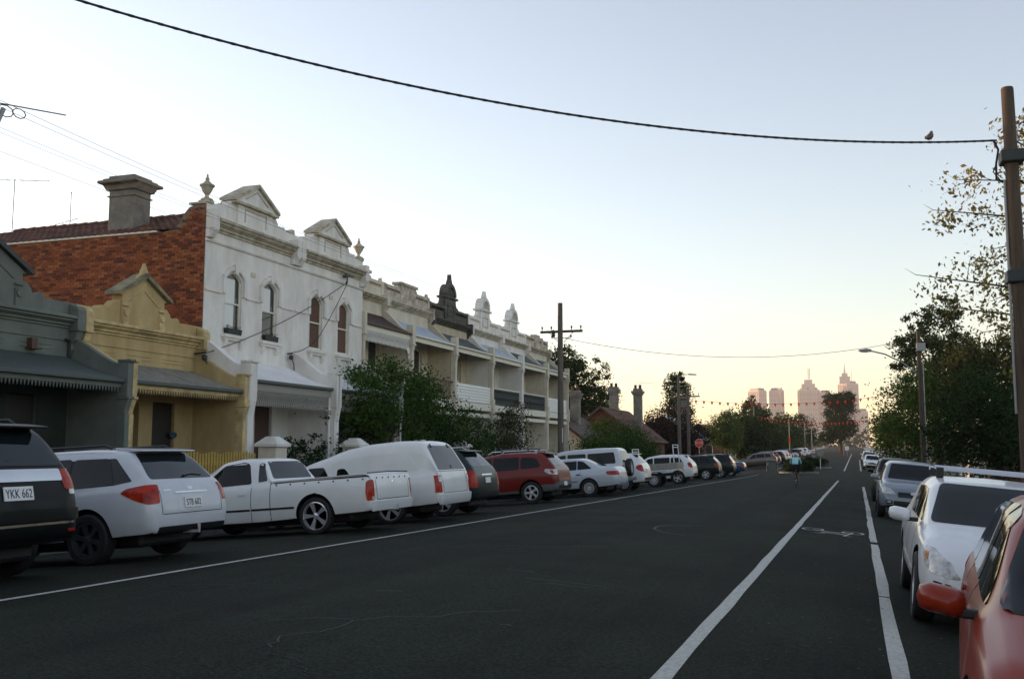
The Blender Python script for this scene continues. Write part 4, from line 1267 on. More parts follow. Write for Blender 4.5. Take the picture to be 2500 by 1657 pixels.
def lace(H, y0, y1, x, z0, z1, m, tooth=.11, name='lace_frieze', drop=.08):
    """cast-iron frieze: band of small rings between two rails, toothed lower edge"""
    b = MB()
    b.box(x - .012, x + .012, y0, y1, z1 - .03, z1)
    b.box(x - .012, x + .012, y0, y1, z0 + drop, z0 + drop + .025)
    n = int((y1 - y0) / tooth)
    st = (y1 - y0) / n
    zm = (z0 + drop + z1) / 2
    hh = (z1 - z0 - drop) / 2
    for i in range(n):
        c = y0 + st * (i + .5)
        ro = [(c + st * .48 * math.cos(t * math.pi / 4), zm + hh * .95 * math.sin(t * math.pi / 4)) for t in range(8)]
        ri = [(c + st * .22 * math.cos(t * math.pi / 4), zm + hh * .55 * math.sin(t * math.pi / 4)) for t in range(8)]
        vs = [(x, *p) for p in ro + ri]
        b.add(vs, [(t, (t + 1) % 8, 8 + (t + 1) % 8, 8 + t) for t in range(8)])
        b.add([(x, c - st * .36, z0 + drop), (x, c + st * .36, z0 + drop), (x, c + st * .12, z0), (x, c - st * .12, z0)], [(0, 1, 2, 3)])
    return H.put(b, name, m)

# ---- white two-storey pair
XW = -18.45
def white_house(Y0, W, label, urn_left, urn_right, brick_side, blinds):
    H = House('terrace_house', label, XW, Y0, group='white two-storey pair')
    zg = H.zg
    wins = [(1.10, 1.98), (3.16, 4.02)]
    holes = [arched(a, b, 4.95, 6.62, .24) for a, b in wins]
    holes += [arched(.55, 1.75, .55, 2.75, 0), arched(2.9, 3.9, zg + .2, 2.75, .0)]
    ya = .035 if brick_side else .0
    me = wall_with_holes([(ya, zg), (W, zg), (W, 8.40), (ya, 8.40)], -.32, 0, holes, 'wall', 'render_white')
    wall = H.putmesh('wall', me)
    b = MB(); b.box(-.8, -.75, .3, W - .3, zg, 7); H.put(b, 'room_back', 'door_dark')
    for k, (a, c) in enumerate(wins):
        w = sash(H, a, c, 4.95, 6.62, .24, -.06, 'wood_cream', *(blinds[k][:2]), curtain=blinds[k][2])
        b = MB(); b.prism(arch_band(a - .02, c + .02, 6.62, .26, .07, .19), 'x', 0, .09)
        for s, yy in ((-1, a - .02), (1, c + .02)):
            y_in, y_out = yy + s * .02, yy + s * .17
            b.box(0, .075, y_in, y_out, 6.16, 6.70)
        b.prism([((a + c) / 2 - .07, 6.84), ((a + c) / 2 + .07, 6.84), ((a + c) / 2 + .11, 7.13), ((a + c) / 2 - .11, 7.13)], 'x', 0, .13)
        H.put(b, 'hood_mould', 'render_white')
        b = MB(); b.box(-.10, .16, a - .16, c + .16, 4.80, 4.90); b.box(-.10, .11, a - .10, c + .10, 4.72, 4.802)
        for yy in (a + .02, c - .02):
            b.prism([(0, 4.72), (.10, 4.72), (.10, 4.62), (.04, 4.50), (0, 4.46)], 'y', yy - .07, yy + .07)
        H.put(b, 'sill', 'render_white')
        b = MB(); b.box(-.02, .02, c - .42, c - .38, 4.9, 4.91)
    for a, c in ((.05, wins[0][0] - .22), (wins[0][1] + .22, wins[1][0] - .22), (wins[1][1] + .22, W - .05)):
        b = MB(); b.box(0, .05, a, c, 6.13, 6.19); H.put(b, 'string_course', 'render_white')
    b = MB(); b.box(0, .035, (wins[0][1] + wins[1][0]) / 2 - .11, (wins[0][1] + wins[1][0]) / 2 + .11, 6.92, 7.06); H.put(b, 'wall_vent', 'render_cream')
    b = MB(); b.prism([(0, 7.62), (.06, 7.64), (.08, 7.70), (0, 7.73)], 'y', .0, W); H.put(b, 'string_course', 'render_white')
    b = MB(); b.prism(cornice_poly(0.001, 8.0, 1.05), 'y', .32, W - .3); H.put(b, 'cornice', 'trim_stained')
    # end piers with consoles
    for yy in (.16, W - .15):
        b = MB(); b.box(0, .16, yy - .155, yy + .145, 7.74, 8.0); b.box(.002, .30, yy - .15, yy + .14, 8.0, 8.60)
        b.prism([(0, 7.75), (.16, 7.75), (.30, 7.98), (.30, 8.02), (0, 8.02)], 'y', yy - .12, yy + .11)
        H.put(b, 'console', 'render_white', bevel=.012)
    # parapet with scrolled pediment
    b = MB()
    yc = W / 2
    prof = [(0, 8.35), (W, 8.35), (W, 8.82), (yc + 1.95, 8.82), (yc + 1.9, 8.92), (yc + 1.78, 8.96), (yc + 1.7, 8.88), (yc + 1.58, 8.95), (yc + 1.48, 8.90)]
    prof += [(yc + 1.42, 9.0), (yc + 1.32, 9.14), (yc + 1.12, 9.2), (yc + 1.0, 9.2), (yc + 1.0, 9.24)]
    prof += [(2 * yc - p[0], p[1]) for p in prof[::-1][:-2]]
    prof = [(max(p[0], ya), p[1]) for p in prof[:-1] + [(0, 8.82)]]
    b.prism(prof, 'x', -.30, -.01)
    H.put(b, 'parapet', 'render_white')
    b = MB(); b.box(-.30, .06, yc - .98, yc + .98, 8.42, 9.18)
    H.put(b, 'pediment_block', 'render_white')
    b = MB(); b.box(.06, .085, yc - .62, yc + .62, 9.01, 9.05); b.box(.06, .085, yc - .62, yc - .58, 8.6, 9.012); b.box(.06, .085, yc + .58, yc + .62, 8.6, 9.012); H.put(b, 'panel_frame', 'trim_stained')
    b = MB(); b.prism([(yc - 1.18, 9.18), (yc + 1.18, 9.18), (yc + 1.18, 9.27), (yc, 9.92), (yc - 1.18, 9.27)], 'x', -.42, .10)
    ped = H.put(b, 'pediment', 'render_white')
    b = MB()
    for s in (1, -1):
        b.prism([(yc + s * 1.26, 9.20), (yc + s * 1.26, 9.30), (yc, 9.985), (yc, 9.87)], 'x', -.46, .20)
    b.prism([(yc - 1.24, 9.12), (yc + 1.24, 9.12), (yc + 1.20, 9.20), (yc - 1.20, 9.20)], 'x', -.44, .175)
    H.put(b, 'raking_cornice', 'trim_stained', ped)
    b = MB()
    for s in (1, -1):
        b.prism([(yc + s * .66, 9.36), (yc + s * .60, 9.36), (yc, 9.69), (yc, 9.73)], 'x', .10, .125)
    H.put(b, 'tympanum_frame', 'trim_stained', ped)
    for on, yy in ((urn_left, .18), (urn_right, W - .16)):
        if on:
            b = MB(); b.box(-.30, .05, yy - .17, yy + .15, 8.822, 8.90); b.lathe([(r * 1.1, z * 1.05) for r, z in URN], (-.12, yy, 8.90), 14)
            H.put(b, 'urn', 'trim_stained', smooth=True)
    b = MB(); b.prism([(W - .22, 8.822), (W + .0, 8.822), (W + .0, 8.92), (W - .06, 9.0), (W - .16, 9.0), (W - .22, 8.92)], 'x', -.28, -.02)
    if not urn_right: H.put(b, 'finial', 'trim_stained')
    # ground floor: verandah
    iron_roof(H, .16, W - .14, .002, 4.12, 1.66, 3.42, 'roof_white', .06, .12)
    b = MB(); b.box(1.62, 1.74, .16, W - .14, 3.31, 3.41); H.put(b, 'gutter', 'gutter_green', bevel=.02)
    b = MB(); b.box(1.55, 1.63, .16, W - .14, 3.08, 3.30); H.put(b, 'beam', 'lace_grey')
    lace(H, .2, W - .18, 1.60, 2.62, 3.07, 'lace_grey')
    for s, yy in ((1, .16), (-1, W - .14)):
        b = MB(); b.prism([(yy, 2.72), (yy + s * .45, 2.72), (yy + s * .28, 2.62), (yy + s * .08, 2.35), (yy, 2.25)], 'x', 1.585, 1.612); H.put(b, 'lace_bracket', 'lace_grey')
        b = MB(); b.tube([(1.59, yy + s * .06, zg), (1.59, yy + s * .06, 3.08)], .05, 10); b.lathe([(.07, 0), (.09, .05), (.05, .1)], (1.59, yy + s * .06, 2.62), 10); H.put(b, 'post', 'render_white', smooth=True)
    pts = swoop(0, 4.70, 1.5, 3.78)
    for yy0, yy1 in (((-.14, .155) if urn_left else (.0, .155)), (W - .135, W - .002)):
        b = MB(); b.prism([(0, zg)] + pts + [(1.5, zg)], 'y', yy0, yy1)
        H.put(b, 'wing_wall', 'render_white')
        b = MB(); b.box(1.5, 1.86, yy0 - .03, yy1 + .03, 2.75, 3.86); b.box(1.5, 1.92, yy0 - .045, yy1 + .045, 3.862, 3.93); b.box(1.5, 1.78, yy0, yy1, zg, 2.75)
        b.prism([(1.78, 2.3), (1.86, 2.75), (1.78, 2.75)], 'y', yy0, yy1); H.put(b, 'wing_pier', 'render_white', bevel=.01)
    sash(H, .55, 1.75, .55, 2.75, 0, -.14)
    b = MB(); b.box(-.16, -.10, 2.92, 3.88, zg + .2, 2.72); d = H.put(b, 'door', 'wood_brown')
    b = MB(); b.lathe([(.001, 0), (.03, .01), (.03, .05), (.001, .06)], (-.098, 3.78, 1.0), 8, 'x'); H.put(b, 'handle', 'chrome', d)
    b = MB(); b.box(0, 1.8, .16, W - .14, zg - .2, zg + .14); H.put(b, 'verandah_floor', 'concrete')
    b = MB(); b.box(-9, -.32, W - .3, W, zg, 8.2); H.put(b, 'party_wall', 'mortar')
    return H, yc

WH1, yc1 = white_house(24.98, 5.09, 'white two-storey terrace with red brick side wall and two urn finials', True, False, True, [('glass_house', 'glass_house', (.66, .70)), ('glass_house', 'glass_house', (None, .68))])
WH2, yc2 = white_house(30.07, 5.12, 'white two-storey terrace right of the brick-sided one, brown blinds upstairs', False, True, False, [('blind_brown', 'blind_brown', None), ('blind_brown', 'blind_brown', None)])
# brick flank of the first white house
H = WH1
zg = H.zg
b = MB(); b.prism([(-11.5, zg), (-.02, zg), (-.02, 8.78), (-.35, 8.78), (-.62, 8.70), (-.80, 8.52), (-.92, 8.28), (-1.15, 8.08), (-1.5, 8.0), (-11.5, 8.0)], 'y', .012, .30)
flank = H.put(b, 'flank_wall', 'mortar')
BW, BH, BJ = .225, .072, .0135
br = MB(); br.box(-BW / 2, BW / 2, -.012, .05, -BH / 2, BH / 2)
bme = br.mesh('brick', 'brick')
cells = []
halves = []
row = 0
z = 4.35
while z < 8.74:
    off = 0 if row % 2 else (BW + BJ) / 2
    x = -.02 - BW / 2 - off
    if off: halves.append(z)
    while x > -9.2:
        top = 8.0 if x < -1.5 else lerp_tab([(-1.5, 8.0), (-1.15, 8.06), (-.92, 8.24), (-.80, 8.48), (-.62, 8.66), (-.35, 8.74), (0, 8.74)], x - .1)
        if z + BH / 2 < top: cells.append((x, z))
        x -= BW + BJ
    z += BH + BJ
    row += 1
cells.sort(key=lambda c: -(c[0] * 1.0) + .0 * c[1])
rb = random.Random(5)
for (x, zz) in cells[:290]:
    o = add_mesh('brick', bme, flank, (x, .004 + rb.uniform(-.004, .003), zz))
st = MB()
for (x, zz) in cells[290:]:
    d = rb.uniform(-.004, .003)
    st.box(x - BW / 2, x + BW / 2, -.008 + d, .05, zz - BH / 2, zz + BH / 2)
for zz in halves:
    st.box(-.02 - BW / 2 + .006, -.021, -.006, .05, zz - BH / 2, zz + BH / 2)
tag(H.put(st, 'bricks', 'brick', flank), kind='stuff')
b = MB(); b.box(-11.6, -1.75, -.045, .31, 8.0, 8.055); H.put(b, 'wall_capping', 'wood_cream')
b = MB(); b.box(-.62, -.02, -.02, .30, 8.782, 8.84); H.put(b, 'parapet_coping', 'trim_stained')
# tiled roof behind the parapet
def tile_roof(H, x0, x1, y0, z0, y1, z1, m='terracotta', row=.30, wid=.26, name='roof_tiles'):
    """courses of pan tiles laid over each other; slope runs along y"""
    b = MB()
    L = math.hypot(y1 - y0, z1 - z0)
    n = max(1, int(L / row))
    dy, dz = (y1 - y0) / n, (z1 - z0) / n
    nx = max(1, int((x1 - x0) / wid))
    wd = (x1 - x0) / nx
    for j in range(n):
        for i in range(nx):
            xa = x0 + wd * i
            ya, za = y0 + dy * j, z0 + dz * j
            pr = [(0, .0), (.25, .028), (.5, .034), (.75, .012), (1.0, .0)]
            vs = [(xa + wd * .985 * u, ya, za + .028 + h) for u, h in pr] + [(xa + wd * .985 * u, ya + dy, za + dz + .004 + h) for u, h in pr] + [(xa + wd * .985 * u, ya, za + h - .004) for u, h in pr]
            b.add(vs, [(k, k + 1, k + 6, k + 5) for k in range(4)] + [(k + 10, k + 11, k + 1, k) for k in range(4)])
    o = H.put(b, name, m)
    return tag(o, kind='stuff')
b = MB(); b.prism([(.0, 7.98), (2.55, 9.05), (5.09, 7.98)], 'x', -10.6, -.32); rf = H.put(b, 'roof', 'mortar')
tile_roof(H, -10.6, -.95, -.05, 8.045, 2.55, 9.12)
rt = MB(); rt.tube([(-.24, 0, 0), (.24, 0, .012)], [.085, .105], 10); rtm = rt.mesh('ridge_tile', 'terracotta', True)
for i in range(21):
    add_mesh('ridge_tile', rtm, rf, (-.62 - .46 * i, 2.55, 9.14))
ch = MB(); ch.box(-4.35, -3.35, .78, 1.58, 8.2, 9.72)
chim = H.put(ch, 'chimney', 'chimney_render', bevel=.02)
ch = MB()
ch.box(-4.40, -3.30, .73, 1.63, 9.50, 9.55)
ch.prism([(-4.42, 9.72), (-3.28, 9.72), (-3.12, 9.92), (-4.58, 9.92)], 'y', .70, 1.66)
ch.box(-4.62, -3.08, .50, 1.86, 9.92, 10.02)
ch.box(-4.50, -3.20, .62, 1.74, 10.02, 10.10)
ch.box(-4.36, -3.34, .74, 1.62, 10.10, 10.20)
H.put(ch, 'chimney_cap', 'chimney_render', chim, bevel=.02)
b = MB(); b.box(-4.42, -3.28, .66, .80, 8.32, 8.38); H.put(b, 'flashing', 'blind_white', chim)
# window boxes on the first house's sills
for k, yy in enumerate((1.50, 3.62)):
    t = thing('window_box', ('black window box with seedlings on the sill nearest the brick corner', 'black window box on the second white sill from the brick corner')[k], 'planter', (XW + .08, 24.98 + yy - .05, 4.90), group='window boxes')
    b = MB(); b.prism([(-.36, 0), (.36, 0), (.40, .19), (-.40, .19)], 'x', -.07, .07); b.build('trough', 'planter', t, bevel=.01)
    mat('seedling', (.05, .09, .03), .8, trans=.3, island=.4)
    mat('petal', (.35, .05, .06), .7)
    b = MB(); rr_ = random.Random(k)
    for i in range(60):
        c = Vector((rr_.uniform(-.05, .05), rr_.uniform(-.36, .36), .18 + rr_.uniform(0, .10)))
        d = Vector((rr_.uniform(-1, 1), rr_.uniform(-1, 1), rr_.uniform(-.2, 1))).normalized() * .03
        e = Vector((rr_.uniform(-1, 1), rr_.uniform(-1, 1), rr_.uniform(-1, 1))).normalized() * .022
        b.cur = 1 if i % 9 == 0 else 0
        b.add([c - d, c + e, c + d, c - e], [(0, 1, 2, 3)])
    b.build('seedlings', ['seedling', 'petal'], t)

# ---- single-storey pair with scrolled pediments
def cottage(Y0, W, label, wallm, trim, roofm, sag, dark):
    H = House('cottage', label, XW, Y0, group='single-storey pair')
    zg = H.zg
    yc = W / 2 - .12
    holes = [arched(1.45, 2.45, zg + .25, 2.6, 0), arched(3.0, 3.95, zg + .2, 2.65, 0)]
    wall = H.putmesh('wall', wall_with_holes([(0, zg), (W, zg), (W, 4.62), (0, 4.62)], -.3, 0, holes, 'wall', wallm))
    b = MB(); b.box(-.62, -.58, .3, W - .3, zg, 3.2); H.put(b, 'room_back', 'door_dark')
    b = MB(); b.box(-9, -.302, .0, W, 3.9, 4.0); H.put(b, 'roof', 'roof_iron')
    b = MB(); b.box(-9, -.302, .0, .25, zg, 3.9); H.put(b, 'party_wall', 'mortar')
    sash(H, 1.45, 2.45, zg + .25, 2.6, 0, -.2, wallm)
    b = MB(); b.box(-.14, -.09, 3.02, 3.93, zg + .2, 2.62); d = H.put(b, 'door', 'door_dark')
    b = MB(); b.lathe([(.001, 0), (.03, .01), (.03, .05), (.001, .06)], (-.088, 3.82, .9), 8, 'x'); H.put(b, 'handle', 'chrome', d)
    b = MB(); b.prism(cornice_poly(.001, 4.33, .85), 'y', .30, W - .28); H.put(b, 'cornice', trim)
    b = MB(); b.box(0, .03, .35, W - .3, 4.02, 4.06); H.put(b, 'string_course', wallm)
    for k, (y0, y1) in enumerate(((.55, 1.35), (1.9, 2.85), (3.35, 4.3))):
        b = MB(); b.box(0, .02, y0, y1, 3.86, 3.88); b.box(0, .02, y0, y1, 3.76, 3.78); H.put(b, 'wall_vent', wallm)
    for yy in (.15, W - .13):
        b = MB(); b.box(0, .30, yy - .14, yy + .13, 4.30, 4.78); b.box(0, .34, yy - .145, yy + .145, 4.26, 4.30); b.prism([(0, 4.26), (.28, 4.26), (.22, 4.05), (.08, 3.95), (.12, 3.8), (.0, 3.62)], 'y', yy - .11, yy + .10)
        b.prism([(0, 4.78), (.30, 4.78), (.22, 4.88), (.0, 4.95)], 'y', yy - .13, yy + .12)
        H.put(b, 'console', trim, bevel=.012)
    prof = [(0, 4.58), (W, 4.58), (W, 4.98), (yc + 1.62, 4.98), (yc + 1.56, 5.08), (yc + 1.44, 5.10), (yc + 1.36, 5.03), (yc + 1.22, 5.04), (yc + 1.17, 5.16), (yc + 1.04, 5.28), (yc + .86, 5.30), (yc + .84, 5.44)]
    prof += [(2 * yc - a, c) for a, c in prof[::-1][:-3]] + [(0, 4.98)]
    b = MB(); b.prism(prof, 'x', -.28, -.01); H.put(b, 'parapet', wallm)
    b = MB(); b.prism([(yc - .86, 4.62), (yc + .86, 4.62), (yc + .86, 5.46), (yc + .98, 5.46), (yc, 6.02), (yc - .98, 5.46), (yc - .86, 5.46)], 'x', -.30, .04)
    ped = H.put(b, 'pediment', wallm)
    b = MB()
    for s in (1, -1): b.prism([(yc + s * 1.10, 5.44), (yc + s * 1.08, 5.54), (yc, 6.16), (yc, 6.02)], 'x', -.34, .16)
    H.put(b, 'raking_cornice', 'trim_old' if not dark else 'iron_dark', ped)
    b = MB()
    for s in (1, -1): b.prism([(yc + s * .62, 5.30), (yc + s * .57, 5.30), (yc, 5.66), (yc, 5.70)], 'x', .04, .065)
    for s in (1, -1):
        b.box(.04, .09, yc + s * .84, yc + s * .64, 4.66, 5.08); b.lathe([(.001, 0), (.10, 0), (.10, .04), (.001, .05)], (.09, yc + s * .74, 4.98), 10, 'x')
        b.box(.04, .10, yc + s * .86, yc + s * .62, 5.16, 5.20)
    H.put(b, 'pediment_frame', trim, ped)
    b = MB(); b.prism([(yc - .30, 5.98), (yc + .30, 5.98), (yc + .22, 6.08), (yc + .14, 6.12), (yc + .10, 6.24), (yc + .05, 6.30), (yc, 6.44), (yc - .05, 6.30), (yc - .10, 6.24), (yc - .14, 6.12), (yc - .22, 6.08)], 'x', -.06, .05); H.put(b, 'finial', trim, ped)
    iron_roof(H, .16, W - .14, .002, 3.62, 1.66, 3.06, roofm, sag, .11)
    b = MB(); b.box(1.62, 1.74, .16, W - .14, 2.95, 3.05); H.put(b, 'gutter', 'gutter_green', bevel=.02)
    b = MB(); b.box(1.56, 1.62, .16, W - .14, 2.84, 2.96); H.put(b, 'fascia', trim)
    b = MB()
    n = 46
    for i in range(n):
        y = .2 + (W - .4) * i / n
        b.prism([(y, 2.84), (y + .06, 2.84), (y + .03, 2.72)], 'x', 1.58, 1.60)
    H.put(b, 'valance', trim)
    pts = swoop(0, 4.10, 1.48, 3.42)
    for yy0, yy1 in ((.002, .155), ((W - .32, W - .145) if not dark else (W - .155, W - .004))):
        b = MB(); b.prism([(0, zg)] + pts + [(1.48, zg)], 'y', yy0, yy1); H.put(b, 'wing_wall', wallm)
        b = MB(); b.box(1.48, 1.80, yy0 - .02, yy1 + .02, 2.62, 3.46); b.box(1.48, 1.86, yy0 - .035, yy1 + .035, 3.462, 3.52); b.box(1.48, 1.74, yy0, yy1, zg, 2.2); b.box(1.48, 1.84, yy0 - .03, yy1 + .03, 2.56, 2.62)
        b.prism([(1.48, 2.2), (1.70, 2.2), (1.74, 2.35), (1.82, 2.56), (1.48, 2.56)], 'y', yy0 + .0, yy1 - .0)
        H.put(b, 'wing_pier', trim, bevel=.01)
    b = MB(); b.box(0, 1.8, .16, W - .14, zg - .2, zg + .14); H.put(b, 'verandah_floor', 'concrete')
    return H
YH = cottage(19.90, 5.08, 'mustard yellow single-storey cottage with scrolled pediment beside the brick wall', 'render_yellow', 'trim_yellow', 'roof_iron', .05, False)
GH = cottage(14.80, 5.10, 'blue-grey single-storey cottage at the left picture edge', 'render_grey', 'render_grey', 'gutter_green', .05, True)
mat('shade_dark', (.022, .032, .024), .8, .3, 3)  # colour of the sheet that deepens the shade under the verandah
GH.putmesh('shade_sheet', wall_with_holes([(.16, GH.zg + .15), (4.9, GH.zg + .15), (4.9, 3.5), (.16, 3.5)], .003, .02, [arched(1.45, 2.45, GH.zg + .25, 2.6, 0), arched(3.0, 3.95, GH.zg + .1, 2.65, 0)], 'shade_sheet', 'shade_dark'))  # thin sheet over the wall, verandah shade put into its colour
b = MB(); b.tube([(.06, 4.84, 3.62), (.06, 4.84, 4.02), (.06, 4.70, 4.04)], .035, 8); GH.put(b, 'downpipe', 'iron_dark', smooth=True)
b = MB(); b.box(.0, .16, 3.55, 3.72, 3.74, 3.96); b.box(.0, .22, 3.50, 3.80, 3.70, 3.74); GH.put(b, 'alarm_box', 'wood_brown')
b = MB(); b.prism([(3.9 + .16 * math.cos(t * .7), 1.75 + .09 * math.sin(t * .7)) for t in range(9)], 'x', .0, .03); YH.put(b, 'wall_plaque', 'paint_blue')

# the row goes on out of the picture; added to shade road and reflections
for k, (src, y) in enumerate(((YH, 9.7), (GH, 4.6), (YH, -.5), (GH, -5.6), (YH, -10.7))):
    q = copy_tree(src.root)
    q.location.y = y
    q.location.z = P(y + 2.5) + LEFT_PATH - .02
    tag(q, ('mustard cottage', 'blue-grey cottage')[k % 2] + ', ' + ('first', 'second', 'third', 'fourth', 'fifth')[k] + ' added house outside the left picture edge', 'house', 'added cottages outside the left edge')
# ---- row of two-storey terraces with verandahs, set back behind the white pair
XT = -19.85
TB = [35.22, 39.85, 44.92, 50.15, 55.2, 60.2, 65.0]
def terrace(i, label, wallm, parm, roofm, motif, rail, friezem):
    Y0, W = TB[i], TB[i + 1] - TB[i]
    H = House('terrace_house', label, XT, Y0, group='row of verandah terraces')
    zg = H.zg
    zc = 7.62 if i > 1 else 7.75
    D = 1.42                      # verandah depth
    holes = [arched(.9, 1.8, 3.75, 6.0, .12), arched(3.25, 4.25, 3.75, 6.0, .12), arched(.5, 1.5, zg + .6, 2.6, .2), arched(2.7, 3.6, zg + .2, 2.6, .2)]
    H.putmesh('wall', wall_with_holes([(0, zg), (W, zg), (W, zc + .2), (0, zc + .2)], -.28, 0, holes, 'wall', wallm))
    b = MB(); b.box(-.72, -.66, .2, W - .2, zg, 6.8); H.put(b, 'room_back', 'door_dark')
    b = MB(); b.prism([(-.3, 7.5), (-4, 8.2), (-8, 7.5)], 'y', 0, W); H.put(b, 'roof', 'roof_iron')
    for a, c in ((.9, 1.8), (3.25, 4.25)):
        sash(H, a, c, 3.75, 6.0, .12, -.10, 'wood_cream', 'glass_house', 'blind_white' if (i + int(a)) % 2 else 'glass_house')
    sash(H, .5, 1.5, zg + .6, 2.6, .2, -.10)
    b = MB(); b.prism(arched(2.72, 3.58, zg + .2, 2.58, .2), 'x', -.14, -.09); d = H.put(b, 'door', 'door_dark')
    b = MB(); b.prism(cornice_poly(.001, zc, .85), 'y', .16, W - .16); H.put(b, 'cornice', parm if motif == 'dark' else 'trim_stained')
    for yy in (.09, W - .09):
        b = MB(); b.box(0, .32, yy - .085, yy + .085, zc - .06, zc + .46); b.prism([(0, zc - .06), (.26, zc - .06), (.08, zc - .32), (0, zc - .38)], 'y', yy - .07, yy + .07); H.put(b, 'console', parm, bevel=.01)
    zb, zt = zc + .34, zc + 1.02
    yc = W / 2
    wv = .72                      # half width of the centre block
    b = MB()
    b.box(-.26, -.01, 0, W, zb - .05, zb + .42)
    b.box(-.28, .03, 0, W, zt - .14, zt)
    for yy in (.11, W - .11): b.box(-.27, .02, yy - .11, yy + .11, zb, zt + .03)
    H.put(b, 'parapet', parm)
    b = MB()
    y = .3
    while y < W - .3:
        if abs(y - yc) > wv + .06: b.lathe([(.045, 0), (.045, .03), (.025, .05), (.05, .10), (.03, .17), (.045, .21)], (-.13, y, zb + .40), 6)
        y += .135
    tag(H.put(b, 'balusters', parm), kind='stuff')
    if motif == 'block':
        b = MB(); b.box(-.30, .06, yc - wv - .1, yc + wv + .1, zb, zt + .18); b.box(-.36, .12, yc - wv - .22, yc + wv + .22, zt + .18, zt + .30)
        b.prism([(yc - wv - .1, zt - .1), (yc - wv - .1, zt + .16), (yc - wv - .35, zt + .1), (yc - wv - .48, zt - .1)], 'x', -.2, 0)
        b.prism([(yc + wv + .1, zt - .1), (yc + wv + .1, zt + .16), (yc + wv + .35, zt + .1), (yc + wv + .48, zt - .1)], 'x', -.2, 0)
        H.put(b, 'parapet_block', parm)
        b = MB(); b.prism([(W - .20, zt + .03), (W - .02, zt + .03), (W - .11, zt + .20)], 'x', -.2, -.05); H.put(b, 'finial', parm)
    elif motif == 'rough':
        b = MB(); b.box(-.30, .05, yc - .5, yc + .5, zb, zt + .22); b.box(-.27, .02, yc + .9, yc + 1.3, zb, zt + .12); H.put(b, 'parapet_block', parm)
    else:
        b = MB()
        b.box(-.30, .06, yc - wv, yc + wv, zb, zt + .48)
        b.box(-.36, .14, yc - wv - .16, yc + wv + .16, zt + .48, zt + .58)
        for s in (1, -1): b.prism([(yc + s * wv, zt - .05), (yc + s * wv, zt + .46), (yc + s * (wv + .16), zt + .40), (yc + s * (wv + .30), zt + .15), (yc + s * (wv + .52), zt + .10), (yc + s * (wv + .6), zt - .05)], 'x', -.22, -.02)
        blk = H.put(b, 'parapet_block', parm)
        b = MB(); b.box(.06, .085, yc - .42, yc + .42, zt + .10, zt + .14); b.box(.06, .085, yc - .42, yc + .42, zt - .42, zt - .38); b.box(.06, .085, yc - .42, yc - .38, zt - .38, zt + .10); b.box(.06, .085, yc + .38, yc + .42, zt - .38, zt + .10); H.put(b, 'panel_frame', 'trim_stained' if motif != 'dark' else parm, blk)
        b = MB(); b.prism([(yc - .66, zt + .58), (yc + .66, zt + .58)] + arc(yc, zt + .62, .66, 0, 180, 14), 'x', -.32, .04)
        b.prism(arc(yc, zt + .62, .66, 0, 180, 14) + arc(yc, zt + .62, .46, 180, 0, 14), 'x', .04, .13)
        arc_o = H.put(b, 'arched_pediment', parm)
        b = MB()
        for k in range(7):
            t = R(20 + k * 140 / 6); b.add([(.045, yc, zt + .64), (.06, yc + .40 * math.cos(t - .14), zt + .62 + .40 * math.sin(t - .14)), (.06, yc + .40 * math.cos(t + .14), zt + .62 + .40 * math.sin(t + .14))], [(0, 1, 2)])
        H.put(b, 'shell', 'trim_stained' if motif != 'dark' else parm, arc_o)
        b = MB(); b.prism([(yc - .20, zt + 1.26), (yc + .20, zt + 1.26), (yc + .14, zt + 1.40), (yc + .06, zt + 1.50), (yc, zt + (1.78 if motif == 'dark' else 1.66)), (yc - .06, zt + 1.50), (yc - .14, zt + 1.40)], 'x', -.14, .08); H.put(b, 'finial', parm, arc_o)
    # upper verandah
    iron_roof(H, .13, W - .13, .002, 7.22, D, 6.42, roofm, .06, .12)
    b = MB(); b.box(D - .02, D + .09, .13, W - .13, 6.33, 6.42); H.put(b, 'gutter', 'wood_brown' if roofm == 'roof_brown' else 'wood_cream', bevel=.02)
    b = MB(); b.box(D - .10, D - .02, .13, W - .13, 6.12, 6.36); H.put(b, 'beam', 'wood_cream')
    if friezem:
        lace(H, .16, W - .16, D - .05, 5.66, 6.12, friezem, .12)
        b = MB(); b.prism([(W - .14, 5.75), (W - .5, 5.75), (W - .3, 5.55), (W - .22, 5.25), (W - .14, 5.15)], 'x', D - .06, D - .035); H.put(b, 'lace_bracket', friezem)
    pts = swoop(0, 7.55, D - .22, 6.56)
    for yy0, yy1 in (((0, .13),) if i == 0 else ((-.12, .13),)) + (((W - .13, W),) if i == 5 else ()):
        b = MB(); b.prism([(0, zg)] + pts + [(D - .2, zg)], 'y', yy0, yy1); H.put(b, 'wing_wall', wallm)
        b = MB(); b.box(D - .2, D + .12, yy0 - .02, yy1 + .02, 5.95, 6.78); b.box(D - .2, D + .16, yy0 - .03, yy1 + .03, 5.89, 5.95)
        b.box(D - .2, D + .06, yy0, yy1, zg, 5.6); b.prism([(D - .2, 5.6), (D + .06, 5.6), (D + .13, 5.89), (D - .2, 5.89)], 'y', yy0 + .02, yy1 - .02)
        b.box(D - .2, D + .12, yy0 - .02, yy1 + .02, 3.2, 4.0)
        H.put(b, 'wing_pier', 'render_cream' if i < 4 else wallm, bevel=.01)
    b = MB(); b.box(0.0, D - .2, .13, W - .13, 3.52, 3.68); H.put(b, 'balcony_floor', 'wood_cream')
    b = MB(); b.box(D - .2, D - .02, .13, W - .13, 3.34, 3.70); H.put(b, 'balcony_beam', 'wood_cream')
